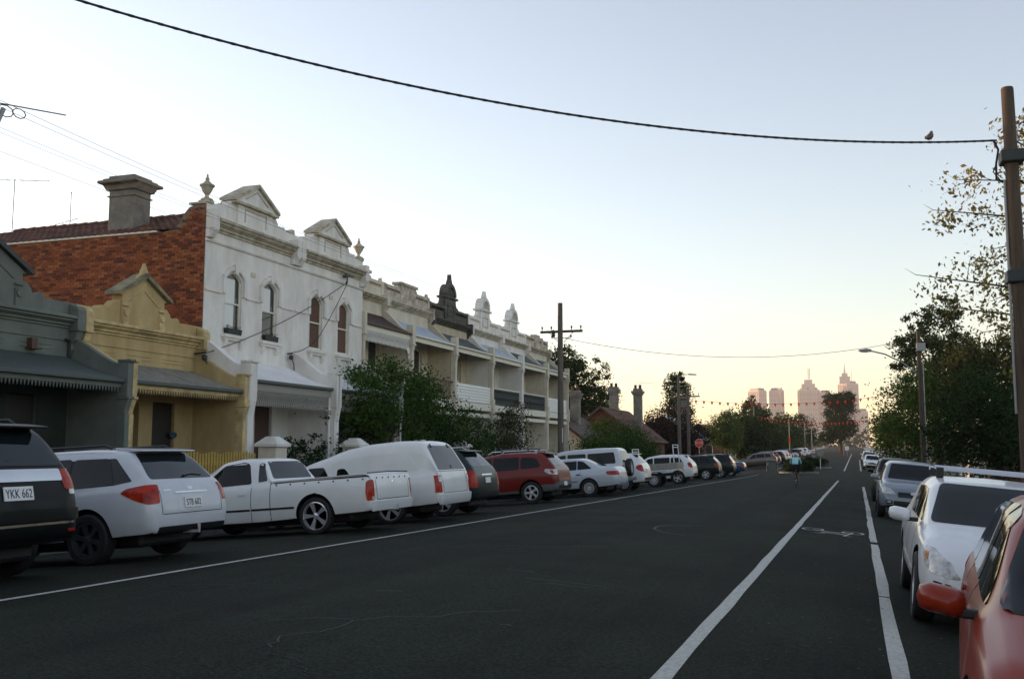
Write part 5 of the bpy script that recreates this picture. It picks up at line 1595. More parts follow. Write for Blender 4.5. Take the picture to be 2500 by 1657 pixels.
    if rail == 'boards':
        for k in range(6):
            b = MB(); z0 = 3.74 + k * .145; b.prism([(D - .10, z0), (D - .05, z0), (D - .085, z0 + .14), (D - .10, z0 + .14)], 'y', .13, W - .13); H.put(b, 'weatherboard', 'blind_white')
    elif rail == 'iron':
        b = MB(); b.box(D - .13, D - .05, .13, W - .13, 4.60, 4.66); H.put(b, 'handrail', 'wood_cream')
        for k in range(int((W - .3) / .16)):
            b = MB(); y = .17 + k * .16
            b.tube([(D - .09, y, 3.72), (D - .09, y, 4.60)], .014, 5); b.tube([(D - .09, y, 3.80), (D - .09, y + .10, 4.0), (D - .09, y, 4.2), (D - .09, y + .10, 4.4), (D - .09, y, 4.56)], .022, 5)
            b.box(D - .094, D - .086, y + .02, y + .12, 3.76, 4.56)
            H.put(b, 'iron_panel', 'iron_dark')
    else:
        b = MB(); b.box(D - .12, D - .06, .13, W - .13, 4.55, 4.63); H.put(b, 'handrail', 'wood_brown')
        for k in range(int((W - .3) / .2)):
            b = MB(); b.box(D - .10, D - .08, .2 + k * .2, .23 + k * .2, 3.70, 4.55); H.put(b, 'baluster', 'wood_brown')
    b = MB(); b.box(D - .16, D - .06, .13, W - .13, 2.98, 3.18); H.put(b, 'beam', 'wood_cream')
    b = MB(); b.box(0, D, .13, W - .13, zg - .2, zg + .14); H.put(b, 'verandah_floor', 'concrete')
    return H
terrace(0, 'cream terrace with red-brown verandah roof and white lace, next to the white pair', 'render_cream', 'render_cream', 'roof_brown', 'block', 'rail', 'lace_white')
terrace(1, 'cream terrace with stained block parapet and pale iron verandah roof', 'render_cream', 'render_stained', 'roof_blue', 'block', 'rail', None)
terrace(2, 'terrace with blackened arched parapet and white weatherboard balcony', 'render_beige', 'render_dark', 'roof_slate', 'dark', 'boards', None)
terrace(3, 'white terrace with arched parapet right of the blackened one', 'render_white', 'render_white', 'roof_blue', 'arch', 'iron', None)
terrace(4, 'white terrace with the farthest arched parapet, green iron balcony', 'render_white', 'render_white', 'gutter_green', 'arch', 'iron', None)
terrace(5, 'last terrace of the row, crumbling stained parapet behind the power pole', 'render_cream', 'render_stained', 'gutter_green', 'rough', 'boards', None)

# ---- front fences
def picket_fence(y0, y1, x, top, m, label):
    zg = P((y0 + y1) / 2) + LEFT_PATH + .01
    t = thing('picket_fence', label, 'fence', (x, y0, zg))
    h = top - zg
    b = MB(); b.prism([(-.035, 0), (.035, 0), (.035, h - .06), (0, h), (-.035, h - .06)], 'x', -.01, .01)
    pm = b.mesh('picket', m)
    n = int((y1 - y0) / .125)
    for i in range(n): add_mesh('picket', pm, t, (0.012, .06 + i * .125, .03 * math.sin(i * 7.3)))
    for zz in (.35, h - .35):
        b = MB(); b.box(-.06, -.0, 0, y1 - y0, zz, zz + .08); b.build('rail', m, t)
    return t
picket_fence(19.95, 24.6, -16.2, 1.28, 'fence_yellow', 'yellow picket fence in front of the mustard cottage')
mat('fence_grey', (.10, .115, .115), .7)
picket_fence(14.9, 19.85, -16.2, 1.1, 'fence_grey', 'grey picket fence in front of the blue-grey cottage')
PIER = []
for k, (y, lab) in enumerate(((25.45, 'cream fence pier with pyramid cap next to the yellow pickets'), (30.5, 'cream fence pier with pyramid cap between the two white houses'), (35.9, 'cream fence pier with pyramid cap in front of the red-brown verandah'), (40.2, 'cream fence pier hidden among the shrubs'))):
    zg = P(y) + LEFT_PATH + .01
    t = thing('fence_pier', lab, 'pier', (-16.2, y, zg), group='fence piers')
    b = MB(); b.box(-.30, .30, -.30, .30, 0, 1.42 - zg); b.box(-.33, .33, -.33, .33, 0, .25); b.build('shaft', 'render_cream', t, bevel=.015)
    b = MB(); b.box(-.38, .38, -.38, .38, 1.422 - zg, 1.50 - zg)
    z0 = 1.50 - zg
    b.add([(-.38, -.38, z0), (.38, -.38, z0), (.38, .38, z0), (-.38, .38, z0), (-.14, -.14, z0 + .22), (.14, -.14, z0 + .22), (.14, .14, z0 + .22), (-.14, .14, z0 + .22)], [(0, 1, 5, 4), (1, 2, 6, 5), (2, 3, 7, 6), (3, 0, 4, 7), (4, 5, 6, 7)])
    b.build('cap', 'render_white', t)
for k, (y0, y1) in enumerate(((25.8, 30.15), (30.85, 35.55), (36.25, 39.85))):
    zg = P(y0) + LEFT_PATH + .01
    t = thing('iron_fence', ('iron spear fence in front of the brick-sided white house', 'iron spear fence in front of the right-hand white house', 'iron spear fence in front of the lace verandah')[k], 'fence', (-16.2, y0, zg), group='iron spear fences')
    b = MB(); b.tube([(0, 0, 0), (0, 0, 1.25)], .012, 6); b.lathe([(.012, 1.25), (.032, 1.30), (.001, 1.42)], (0, 0, 0), 6); sm_ = b.mesh('spear', 'iron_dark')
    for i in range(int((y1 - y0) / .14)): add_mesh('spear', sm_, t, (0, .05 + .14 * i, 0))
    for zz in (.25, 1.12):
        b = MB(); b.box(-.02, .02, 0, y1 - y0, zz, zz + .03); b.build('rail', 'iron_dark', t)
t = thing('side_gate', 'slate-blue boarded gate between the yellow pickets and the cream pier', 'gate', (-16.25, 24.62, P(24.6) + LEFT_PATH + .01))
mat('gate_slate', (.05, .068, .075), .7)
for i in range(4):
    b = MB(); b.box(-.03, .03, .0 + i * .125, .12 + i * .125, .05, 1.42); b.build('board', 'gate_slate', t)
b = MB(); b.box(-.07, -.031, 0, .49, .3, .42); b.box(-.07, -.031, 0, .49, 1.05, 1.17); b.build('ledge', 'gate_slate', t)
# ------------------------------------------------------------------ trees and shrubs
CAMR = cam.rotation_euler.to_matrix()
def ray_px(px, py):
    f = 2500 * 35 / 36
    return CAMR @ Vector(((px - 1250) / f, (828.5 - py) / f, -1))
def at_x(px, py, X):
    v = ray_px(px, py); return v * (X / v.x) + Vector((0, 0, CAM_H))
def at_y(px, py, Y):
    v = ray_px(px, py); return v * (Y / v.y) + Vector((0, 0, CAM_H))

for nm, c, tr in (('leaf_green', (.048, .088, .018), .25), ('leaf_dark', (.024, .044, .013), .2), ('leaf_mid', (.036, .068, .016), .22), ('leaf_purple', (.028, .018, .014), .2), ('leaf_light', (.085, .12, .034), .35), ('leaf_autumn', (.26, .20, .065), .45), ('leaf_olive', (.05, .058, .022), .25), ('leaf_far', (.04, .052, .022), .2), ('leaf_grey', (.045, .062, .036), .25)):
    mat(nm, c, .85, island=.55, trans=tr, spec=.08)
mat('bark', (.07, .055, .04), .95, .4, 8, .4, 30)
mat('bark_dark', (.03, .026, .02), .95, .4, 8)

def leaf_mesh(name, lobes, n, size, m, seed, clump=60, spread=.32, flat=.0, shell=.55):
    """leaf-sized faces gathered in clumps through the crown's lobes"""
    rg = np.random.default_rng(seed)
    vol = np.array([l[3] * l[4] * l[5] for l in lobes]) ** .8
    vol /= vol.sum()
    nc = max(4, n // clump)
    idx = rg.choice(len(lobes), nc, p=vol)
    L = np.array(lobes)[idx]
    d = rg.normal(size=(nc, 3)); d /= np.linalg.norm(d, axis=1)[:, None]
    rad = (shell + (1 - shell) * rg.random(nc)) ** .7
    rad = np.where(rg.random(nc) < .28, rg.random(nc), rad)
    cen = L[:, :3] + d * L[:, 3:6] * rad[:, None]
    sc = spread * (L[:, 3:6].mean(1)) * (.5 + .9 * rg.random(nc))
    which = rg.integers(0, nc, n)
    pos = cen[which] + rg.normal(size=(n, 3)) * sc[which][:, None] * np.array([.55, .55, .42])
    a = rg.normal(size=(n, 3)); a[:, 2] -= flat; a /= np.linalg.norm(a, axis=1)[:, None]
    b = rg.normal(size=(n, 3)); b -= a * (a * b).sum(1)[:, None]; b /= np.linalg.norm(b, axis=1)[:, None]
    s = size * (.6 + .8 * rg.random(n))[:, None]
    v = np.empty((n, 4, 3))
    v[:, 0] = pos - a * s * .5; v[:, 1] = pos + b * s * .27 + a * s * .05; v[:, 2] = pos + a * s * .55; v[:, 3] = pos - b * s * .27 + a * s * .05
    me = bpy.data.meshes.new(name)
    me.vertices.add(n * 4); me.vertices.foreach_set('co', v.reshape(-1))
    me.loops.add(n * 4); me.loops.foreach_set('vertex_index', np.arange(n * 4))
    me.polygons.add(n); me.polygons.foreach_set('loop_start', np.arange(n) * 4); me.polygons.foreach_set('loop_total', np.full(n, 4))
    me.update(); me.validate()
    me.materials.append(MATS[m])
    return me, cen

def tree(name, label, loc, lobes, n, size, m, seed, trunk=.16, fork=.35, bark='bark', cat='tree', group=None, clump=60, spread=.32, stems=1, limbs=14, flat=0.0, shell=.55, sunk=.05):
    """lobes relative to loc: (x,y,z,rx,ry,rz)"""
    t = thing(name, label, cat, loc, group=group)
    me, cen = leaf_mesh('crown', lobes, n, size, m, seed, clump, spread, flat, shell)
    r = random.Random(seed)
    cz = sum(l[2] for l in lobes) / len(lobes)
    b = MB()
    for s in range(stems):
        ox, oy = (r.uniform(-.25, .25), r.uniform(-.4, .4)) if stems > 1 else (0, 0)
        fz = cz * fork
        tip = Vector((sum(l[0] for l in lobes) / len(lobes) + ox * 3, sum(l[1] for l in lobes) / len(lobes) + oy * 3, cz))
        p0 = Vector((ox, oy, -sunk)); p1 = Vector((ox * 1.4 + r.uniform(-.1, .1), oy * 1.4 + r.uniform(-.1, .1), fz)); p2 = p1.lerp(tip, .6) + Vector((r.uniform(-.2, .2), r.uniform(-.2, .2), 0))
        b.tube([p0, p0.lerp(p1, .5) + Vector((r.uniform(-.05, .05), r.uniform(-.05, .05), 0)), p1, p2, tip], [trunk * 1.25, trunk, trunk * .85, trunk * .55, trunk * .2], 8)
        pick = r.sample(range(len(cen)), min(limbs, len(cen)))
        for k in pick:
            e = Vector(cen[k]); st = p1.lerp(tip, r.uniform(0, .8)); mid = st.lerp(e, .5) + Vector((r.uniform(-.15, .15), r.uniform(-.15, .15), r.uniform(0, .25)))
            b.tube([st, mid, e], [trunk * .38, trunk * .2, trunk * .06], 5)
    b.build('trunk', bark, t, smooth=True)
    c = add_mesh('crown', me, t)
    c['kind'] = 'stuff'
    return t
def gl(x, y):
    return P(y) + (LEFT_PATH if x < -13.5 else RIGHT_PATH if x > 2.4 else lerp_tab(CROSS, x))

zz = gl(-17, 35)
tree('garden_tree', 'spreading green garden tree with forked trunks in front of the lace verandah', (-17.3, 34.2, zz), [(.2, -1.8, 3.6, 1.6, 1.8, 1.0), (0, .4, 4.1, 1.8, 1.8, 1.15), (.2, 2.3, 4.0, 1.6, 1.7, 1.1), (0, -3.0, 3.0, 1.2, 1.2, .8), (.2, 1.4, 3.0, 1.6, 1.8, .8), (0, -1.0, 2.7, 1.4, 1.5, .6), (0, 3.4, 3.0, 1.3, 1.3, 1.0)], 24000, .12, 'leaf_green', 1, .11, .45, stems=2, limbs=20, clump=70)
tree('garden_shrub', 'dense dark green shrub right of the forked garden tree', (-17.1, 41.0, gl(-17, 41)), [(0, 0, 2.2, 1.6, 2.1, 1.7), (0, -1.8, 2.9, 1.4, 1.6, 1.3), (.2, 1.5, 2.0, 1.4, 1.6, 1.6), (0, 0, 1.0, 1.6, 2.6, 1.0)], 19000, .11, 'leaf_mid', 2, .09, .4, cat='shrub', stems=2)
tree('garden_shrub', 'loose dark shrub behind the iron fence by the white verandah', (-17.0, 28.2, gl(-17, 28)), [(0, 0, 1.2, .8, 1.0, 1.0), (0, .8, 1.5, .7, .7, .8), (0, -.6, .8, .7, .7, .7)], 3600, .10, 'leaf_dark', 3, .05, .4, cat='shrub', stems=3, limbs=12)
tree('garden_shrub', 'thin grey-leaved shrub against the white pier', (-16.9, 30.4, gl(-17, 30)), [(0, 0, 1.3, .6, .8, 1.2), (0, .3, 2.3, .5, .6, .7)], 1700, .10, 'leaf_grey', 33, .04, .4, cat='shrub', stems=3, limbs=12)
tree('garden_shrub', 'twiggy shrub in front of the dark iron balcony', (-17.3, 48.8, gl(-17, 49)), [(0, -.6, 2.0, 1.2, 1.5, 1.7), (0, 1.2, 2.4, 1.1, 1.3, 1.6), (.1, 1.5, 3.6, .9, 1.0, .9)], 6500, .11, 'leaf_olive', 4, .07, .4, cat='shrub', stems=3, limbs=16)
tree('garden_shrub', 'low rounded bush at the foot of the power pole', (-16.9, 57.0, gl(-17, 57)), [(0, 0, .9, 1.1, 1.8, 1.0)], 3000, .11, 'leaf_dark', 5, .06, .4, cat='shrub')
for k, (y, h, lb) in enumerate(((66.5, 4.0, 'green street bush in front of the far brick cottage, nearest of its row'), (72.0, 3.9, 'green street bush in front of the far brick cottage, middle of its row'), (77.5, 3.9, 'green street bush next to the purple-leaved tree'))):
    tree('street_bush', lb, (-16.6, y, gl(-17, y)), [(0, 0, h * .6, 1.8, 2.5, h * .45), (0, 1.2, h * .4, 1.6, 1.6, h * .4), (.2, -1.3, h * .35, 1.6, 1.6, h * .35)], 10000, .14, 'leaf_mid', 10 + k, .08, .4, cat='shrub', group='bushes along the left footpath')
tree('purple_tree', 'dark purple-leaved tree behind the stop sign', (-18.0, 102.5, gl(-15, 102)), [(0, 0, 4.2, 3.0, 3.2, 2.4), (-1.6, -1.8, 3.4, 2.3, 2.2, 2.0), (1.3, 1.4, 3.4, 2.3, 2.2, 2.0), (0, 0, 2.2, 3.0, 3.0, 1.3)], 19000, .19, 'leaf_purple', 14, .14, .4)
tree('roadside_tree', 'pale green young street tree past the side street', (-14.6, 119, gl(-15, 119)), [(0, 0, 4.6, 1.9, 2.0, 2.0), (0, -.9, 3.6, 2.0, 1.7, 1.4), (.3, 1.0, 3.4, 1.9, 1.7, 1.4)], 12000, .20, 'leaf_light', 15, .12, .4)
tree('tall_tree', 'tall dark tree rising behind the last terrace roof', (-26.0, 92, gl(-20, 92)), [(0, 0, 8.5, 2.6, 2.8, 3.0), (-1.8, -1, 7, 2.4, 2.4, 2.4), (1.8, .8, 6.5, 2.2, 2.2, 2.2), (0, 0, 10.6, 1.6, 1.6, 1.5)], 15000, .24, 'leaf_dark', 16, .2, .4, spread=.28)
tree('tall_tree', 'slender airy tree left of the two cottage chimneys', (-25.2, 100, gl(-20, 100)), [(0, 0, 9.6, 1.2, 1.2, 2.0), (.2, 0, 7.0, 2.1, 2.0, 1.9), (-.6, .2, 5.4, 2.2, 2.2, 1.6), (1.6, .2, 6.0, 1.3, 1.3, 1.2)], 8000, .22, 'leaf_olive', 17, .14, .4, spread=.3)
tree('tall_tree', 'dark tree peeping over the crumbling parapet', (-26.6, 84, gl(-20, 84)), [(0, 0, 9.4, 2.0, 2.0, 2.2), (-2.2, 0, 9.8, 1.6, 1.6, 1.6), (1.4, 0, 8.0, 1.6, 1.6, 2.0)], 8500, .24, 'leaf_dark', 18, .18, .4)
tree('tall_tree', 'narrow dark tree behind the far lamp pole', (-20.6, 121, gl(-20, 121)), [(0, 0, 8.9, 1.5, 1.5, 2.4), (.3, 0, 6.2, 1.7, 1.7, 2.0), (0, 0, 10.6, 1.0, 1.0, 1.0)], 8500, .24, 'leaf_dark', 19, .18, .4)
for k, (x, y, h, w, m_, lb) in enumerate(((-15.2, 146, 7.2, 3.8, 'leaf_dark', 'dark spreading tree left of the cyclist, nearest of the far left trees'), (-15.6, 168, 8.4, 4.6, 'leaf_dark', 'green tree above the far left cars'), (-17.5, 182, 11.0, 3.4, 'leaf_olive', 'taller olive tree below the left tower'), (-15, 205, 8.6, 5.4, 'leaf_mid', 'broad green tree behind the far lamp posts'), (-14, 245, 9.6, 6.0, 'leaf_dark', 'farthest dark tree on the left of the street'))):
    tree('roadside_tree', lb, (x, y, gl(-15, y)), [(0, 0, h * .62, w * .8, w * .8, h * .30), (w * .35, -w * .3, h * .42, w * .6, w * .6, h * .26), (-w * .3, w * .3, h * .45, w * .65, w * .65, h * .28), (0, 0, h * .84, w * .45, w * .45, h * .16), (0, 0, h * .28, w * .9, w * .9, h * .2)], 12000, .34, m_, 40 + k, .2, .4, group='far trees left of the street')
tree('big_tree', 'large dark tree in the middle of the street far ahead', (-3.9, 262, P(262)), [(0, 0, 10.6, 3.6, 3.4, 3.6), (0, 0, 6.0, 4.2, 4.2, 2.6), (-1.4, 0, 13.0, 2.4, 2.4, 2.0), (1.6, 0, 13.2, 2.2, 2.2, 2.0), (-2.4, 0, 3.6, 3.2, 3.0, 1.4)], 22000, .42, 'leaf_dark', 50, .35, .3, clump=50, spread=.26)
# right side
tree('roadside_tree', 'green street tree at the far end of the right kerb', (4.3, 150, gl(4, 150)), [(0, 0, 4.8, 2.8, 3.0, 2.0), (-1.2, 0, 3.6, 2.0, 2.2, 1.6), (.4, .2, 6.3, 1.5, 1.5, 1.1)], 6500, .24, 'leaf_green', 60, .15, .4, group='street trees along the right kerb')
tree('roadside_tree', 'green street tree right of the bunting end', (5.6, 104, gl(4, 100)), [(0, 0, 5.2, 2.6, 2.6, 2.0), (-1.6, 0, 4.0, 2.0, 2.2, 1.6), (0, 0, 7.0, 1.6, 1.6, 1.4)], 6500, .20, 'leaf_olive', 61, .15, .4, group='street trees along the right kerb')
tree('roadside_tree', 'broad dark green street tree behind the street light', (4.4, 63, gl(4, 63)), [(-.2, 0, 4.6, 2.9, 3.2, 2.0), (-1.7, -.5, 3.2, 2.0, 2.4, 1.6), (1.6, .3, 4.4, 2.6, 2.4, 2.1), (0, 1.5, 6.0, 2.2, 2.0, 1.3), (-.6, 0, 2.0, 2.6, 2.8, 1.0)], 24000, .15, 'leaf_mid', 62, .16, .35, group='street trees along the right kerb', clump=80)
tree('roadside_tree', 'dark green street tree between the grey crossover and the thick pole', (5.3, 45, gl(4, 45)), [(0, 0, 3.7, 2.2, 2.6, 1.8), (-1.1, -.5, 2.6, 1.5, 1.8, 1.2), (1.2, .2, 3.0, 2.0, 2.0, 1.7), (.2, .2, 1.6, 2.2, 2.2, .9)], 19000, .13, 'leaf_dark', 63, .13, .35, group='street trees along the right kerb', clump=80)
tree('roadside_tree', 'low dark street tree at the right picture edge behind the pole', (6.0, 33, gl(4, 33)), [(0, 0, 2.9, 2.0, 2.2, 1.5), (.9, .3, 3.6, 1.6, 1.6, 1.1), (0, 0, 1.5, 1.7, 1.8, .8)], 9000, .12, 'leaf_dark', 64, .12, .35, group='street trees along the right kerb')
tree('tall_tree', 'tallest dark tree on the right, with ragged twin tops', (6.1, 88, gl(6, 88)), [(0, 0, 10.8, 2.5, 2.5, 2.6), (-2.1, 0, 10.2, 1.4, 1.4, 1.5), (1.8, 0, 10.0, 1.8, 1.8, 2.0), (.9, 0, 13.6, 1.3, 1.3, 1.5), (-1.0, 0, 12.9, 1.1, 1.1, 1.3), (0, 0, 7.0, 2.8, 2.8, 2.0), (-1.9, 0, 6.0, 1.0, 1.0, .9)], 17000, .24, 'leaf_dark', 65, .25, .4, spread=.25)
tree('willow_tree', 'drooping yellow-green tree below the tall dark one', (7.0, 60, gl(6, 60)), [(0, 0, 7.0, 2.2, 2.4, 1.6), (-1.5, 0, 5.6, 1.4, 1.6, 2.0), (1.6, 0, 5.0, 1.6, 1.6, 2.0), (2.6, 0, 5.6, 1.5, 1.5, 1.8)], 15000, .20, 'leaf_olive', 66, .18, .4, flat=1.4)
# thin autumn tree whose branches reach in from the right edge
t = thing('autumn_tree', 'sparse yellowing tree reaching in from the right edge behind the pole', 'tree', (5.75, 25, gl(6, 25)))
b = MB(); r_ = random.Random(77)
b.tube([(0, 0, -.05), (-.1, 0, 2.0), (-.3, 0, 4.0), (-.5, .1, 6.0), (-.7, 0, 8.6)], [.17, .15, .12, .08, .02], 8)
lob = []
for (x0, z0, x1, z1, dy) in ((-.3, 4.0, -3.6, 5.2, .3), (-.3, 4.4, -3.0, 4.5, -.5), (-.4, 5.0, -4.3, 6.0, .2), (-.5, 5.8, -3.9, 7.4, -.4), (-.6, 6.6, -3.3, 8.3, .5), (-.6, 7.2, -2.2, 9.2, .2), (-.4, 4.8, -2.6, 5.4, 1.0), (-.5, 6.0, -2.6, 6.6, .8), (-.2, 3.4, -2.6, 3.6, .4), (-.6, 7.6, -.2, 9.2, .1), (-.5, 6.2, 1.2, 7.6, .1)):
    A = Vector((x0, 0, z0)); B = Vector((x1, dy, z1)); mid = A.lerp(B, .5) + Vector((0, r_.uniform(-.3, .3), r_.uniform(.1, .75)))
    b.tube([A, mid, B, B + (B - mid) * .12 + Vector((0, 0, .12))], [.045, .026, .008, .002], 5)
    for k in range(7):
        q = A.lerp(mid, k / 3.5) if k < 3.5 else mid.lerp(B, (k - 3.5) / 3.5)
        e = q + Vector((r_.uniform(-.9, .1), r_.uniform(-.5, .5), r_.uniform(-.35, .6)))
        b.tube([q, q.lerp(e, .5) + Vector((0, 0, .06)), e], [.010, .006, .002], 4)
        if k > 1: lob.append((*q.lerp(e, .6), .40, .40, .26))
b.build('trunk', 'bark', t, smooth=True)
me, _ = leaf_mesh('crown', lob, 5200, .11, 'leaf_autumn', 78, clump=14, spread=.9, flat=.5, shell=.2)
add_mesh('crown', me, t)['kind'] = 'stuff'
# hedges on the traffic island
for k, (x0, x1, y, h, lb) in enumerate(((-6.1, -3.55, 89.5, 1.05, 'clipped hedge on the traffic island just past the cyclist'), (-5.3, -3.0, 108.5, .95, 'second clipped hedge on the traffic island, farther down the street'))):
    t = thing('island_hedge', lb, 'hedge', ((x0 + x1) / 2, y, RZ(-4.5, y)), group='traffic island hedges')
    w = (x1 - x0) / 2
    me, _ = leaf_mesh('foliage', [(-w * .5, 0, h * .5, w * .55, .8, h * .62), (w * .5, 0, h * .5, w * .55, .8, h * .6), (0, 0, h * .45, w * .7, .9, h * .6)], 6500, .13, 'leaf_dark', 90 + k, spread=.35)
    add_mesh('foliage', me, t)['kind'] = 'stuff'
    b = MB(); b.prism([((w + .4) * math.cos(R(a)), 1.3 * math.sin(R(a))) for a in range(0, 360, 20)], 'z', -.05, .12); b.build('kerb_ring', 'concrete', t)
# ------------------------------------------------------------------ poles, wires, signs
mat('pole_wood', (.085, .06, .04), .9, .45, 3, .4, 24, stretch=(6, 6, .5))
mat('pole_wood_grey', (.13, .11, .09), .9, .4, 3, .3, 24, stretch=(6, 6, .5))
mat('steel_grey', (.25, .26, .26), .45, .15, 5, metal=.6)
mat('cable_black', (.012, .012, .013), .7)
mat('wire_thin', (.25, .24, .24), .6)
mat('insulator', (.10, .05, .03), .3)
mat('sign_white', (.7, .7, .68), .5)
mat('sign_red', (.75, .05, .02), .45)
mat('lens_grey', (.3, .3, .29), .3)
mat('flag_red', (.62, .05, .025), .7, trans=.3)
def span(a, b_, sag, n=24):
    a, b_ = Vector(a), Vector(b_)
    return [a.lerp(b_, i / n) - Vector((0, 0, 4 * sag * (i / n) * (1 - i / n))) for i in range(n + 1)]
def cross_arm_pole(x, y, h, label, arm=2.2, r=.15, name='power_pole', arms=((-.95, 0),), rot=0, sign=False):
    zg = gl(x, y)
    t = thing(name, label, 'pole', (x, y, zg))
    b = MB(); b.tube([(0, 0, -.05), (0, 0, h * .5), (0, 0, h)], [r * 1.15, r, r * .82], 12); b.build('shaft', 'pole_wood_grey', t, smooth=True)
    for dz, _ in arms:
        c = MB(); c.box(-arm / 2, arm / 2, .14, .26, h + dz - .06, h + dz + .06); co = c.build('cross_arm', 'wood_brown', t, bevel=.01)
        for s in (1, -1):
            c = MB(); c.tube([(s * .12, .2, h + dz - .55), (s * arm * .28, .2, h + dz - .05)], .018, 6); c.build('brace', 'steel_grey', t)
        for q in (-.46, -.24, .24, .46):
            c = MB(); c.lathe([(.02, 0), (.02, .08), (.05, .10), (.035, .14), (.05, .16), (.03, .22), (.001, .23)], (q * arm, .2, h + dz + .06), 8); c.build('insulator', 'insulator', co)
    if sign:
        c = MB(); c.box(.11, .13, -.16, .12, 2.3, 3.0); c.build('parking_sign', 'sign_white', t)
        c = MB(); c.tube([(-.5, .2, h - 1.75), (.5, .2, h - 1.75)], .02, 6); c.build('bracket', 'steel_grey', t)
        for q in (-.5, .5):
            c = MB(); c.lathe([(.03, 0), (.05, .05), (.03, .12)], (q, .2, h - 1.73), 8); c.build('insulator', 'insulator', t)
        c = MB(); c.lathe([(.06, 0), (.09, .05), (.09, .32), (.04, .38)], (-.42, .2, h - 1.70), 10); c.build('fuse_box', 'iron_dark', t)
    return t
LP = cross_arm_pole(-13.9, 47.7, 9.27, 'weathered timber power pole with cross-arm in front of the last terrace', sign=True, arms=((-1.42, 0),))
arm_z = gl(-13.9, 47.7) + 9.27 - 1.42 + .28
for k, q in enumerate((-.46, -.24, .24, .46)):
    x = -13.9 + q * 2.2
    b = MB(); b.tube(span((x, 47.9, arm_z), (x - .1, -1.0, 8.05 - .06 * k), .75 + .09 * k, 30), .005, 5)
    tag(b.build('power_wire', 'wire_thin'), ('outermost thin power wire above the houses', 'second thin power wire from the house side', 'third thin power wire from the house side', 'street-side thin power wire running to the near left corner')[k], 'wire', 'thin power wires along the houses')
b = MB(); b.tube(span((-13.9, 47.9, arm_z - .5), (-14.2, -1, 7.2), .7, 30), .005, 5)
tag(b.build('power_wire', 'wire_thin'), 'lowest thin wire below the cross-arm wires', 'wire', 'thin power wires along the houses')
for k, q in enumerate((-.46, -.24, .24, .46)):
    x = -13.9 + q * 2.2
    b = MB(); b.tube(span((x, 47.9, arm_z), (-13.9 + q * 1.6, 87, gl(-14, 87) + 7.0), .5, 16), .005, 5)
    tag(b.build('power_wire', 'wire_thin'), ('far wire from the timber pole, house side', 'far wire from the timber pole, second from the houses', 'far wire from the timber pole, third from the houses', 'far wire from the timber pole, street side')[k], 'wire', 'wires to the next pole')
# big pole on the right
zg = gl(2.93, 20.5)
RP = thing('power_pole', 'thick timber pole at the right picture edge carrying the black cable', 'pole', (2.95, 20.5, zg))
top = 8.22 - zg
b = MB(); b.tube([(.03, 0, -.05), (.02, 0, top * .5), (0, 0, top - .03), (0, 0, top)], [.17, .135, .112, .10], 16); b.build('shaft', 'pole_wood', RP, smooth=True)
for zc_ in (6.85, 4.55):
    b = MB(); b.box(-.20, .22, -.20, .20, zc_ - zg - .12, zc_ - zg + .12); b.build('band_box', 'iron_dark', RP, bevel=.03)
b = MB(); b.tube([(-.15, -.02, 2.0 - zg), (-.145, -.02, 4.4 - zg), (-.135, -.02, 6.4 - zg)], .025, 8); b.build('conduit', 'lens_grey', RP, smooth=True)
b = MB(); b.tube([(.18, -.08, .2 - zg), (.18, -.08, 4.0 - zg)], .04, 8); b.build('conduit', 'steel_grey', RP, smooth=True)
b = MB(); b.tube([(-.28, 0, 7.20 - zg), (-.21, 0, 7.02 - zg), (-.26, 0, 6.75 - zg), (-.27, 0, 6.45 - zg), (-.12, 0, 6.36 - zg), (-.08, 0, 6.37 - zg)], .022, 6); b.tube([(-.26, 0, 6.75 - zg), (-.32, 0, 6.6 - zg), (-.2, 0, 6.42 - zg)], .012, 6); b.build('cable_tail', 'cable_black', RP, smooth=True)
b = MB(); b.tube([(.30, 0, 7.25 - zg), (.26, 0, 7.1 - zg), (.34, 0, 6.8 - zg), (.33, 0, 6.4 - zg), (.22, 0, 6.3 - zg), (.13, 0, 6.4 - zg)], .022, 6); b.build('cable_tail', 'cable_black', RP, smooth=True)
E0 = Vector((-14.0, 8.0)); A0 = Vector((2.9, 20.5))
def main_cable(t):
    q = A0.lerp(E0, t)
    return Vector((q.x, q.y, 4.565 * t * t - 2.9265 * t + 7.199))
b = MB(); b.tube([main_cable(.012 + .988 * i / 60) for i in range(61)], .019, 8)
for k in range(2):
    b.tube([main_cable(.012 + .988 * i / 400) + Vector((.019 * math.cos(i * .8 + k * math.pi) * .5, .009 * math.cos(i * .8 + k * math.pi), .014 * math.sin(i * .8 + k * math.pi))) for i in range(401)], .010, 5)
tag(b.build('twisted_cable', 'cable_black', smooth=True), 'thick twisted black cable swinging across the whole sky', 'cable')
t = cross_arm_pole(-14.0, 8.0, 9.6, 'timber pole outside the left edge that holds the black cable', r=.16, arms=())
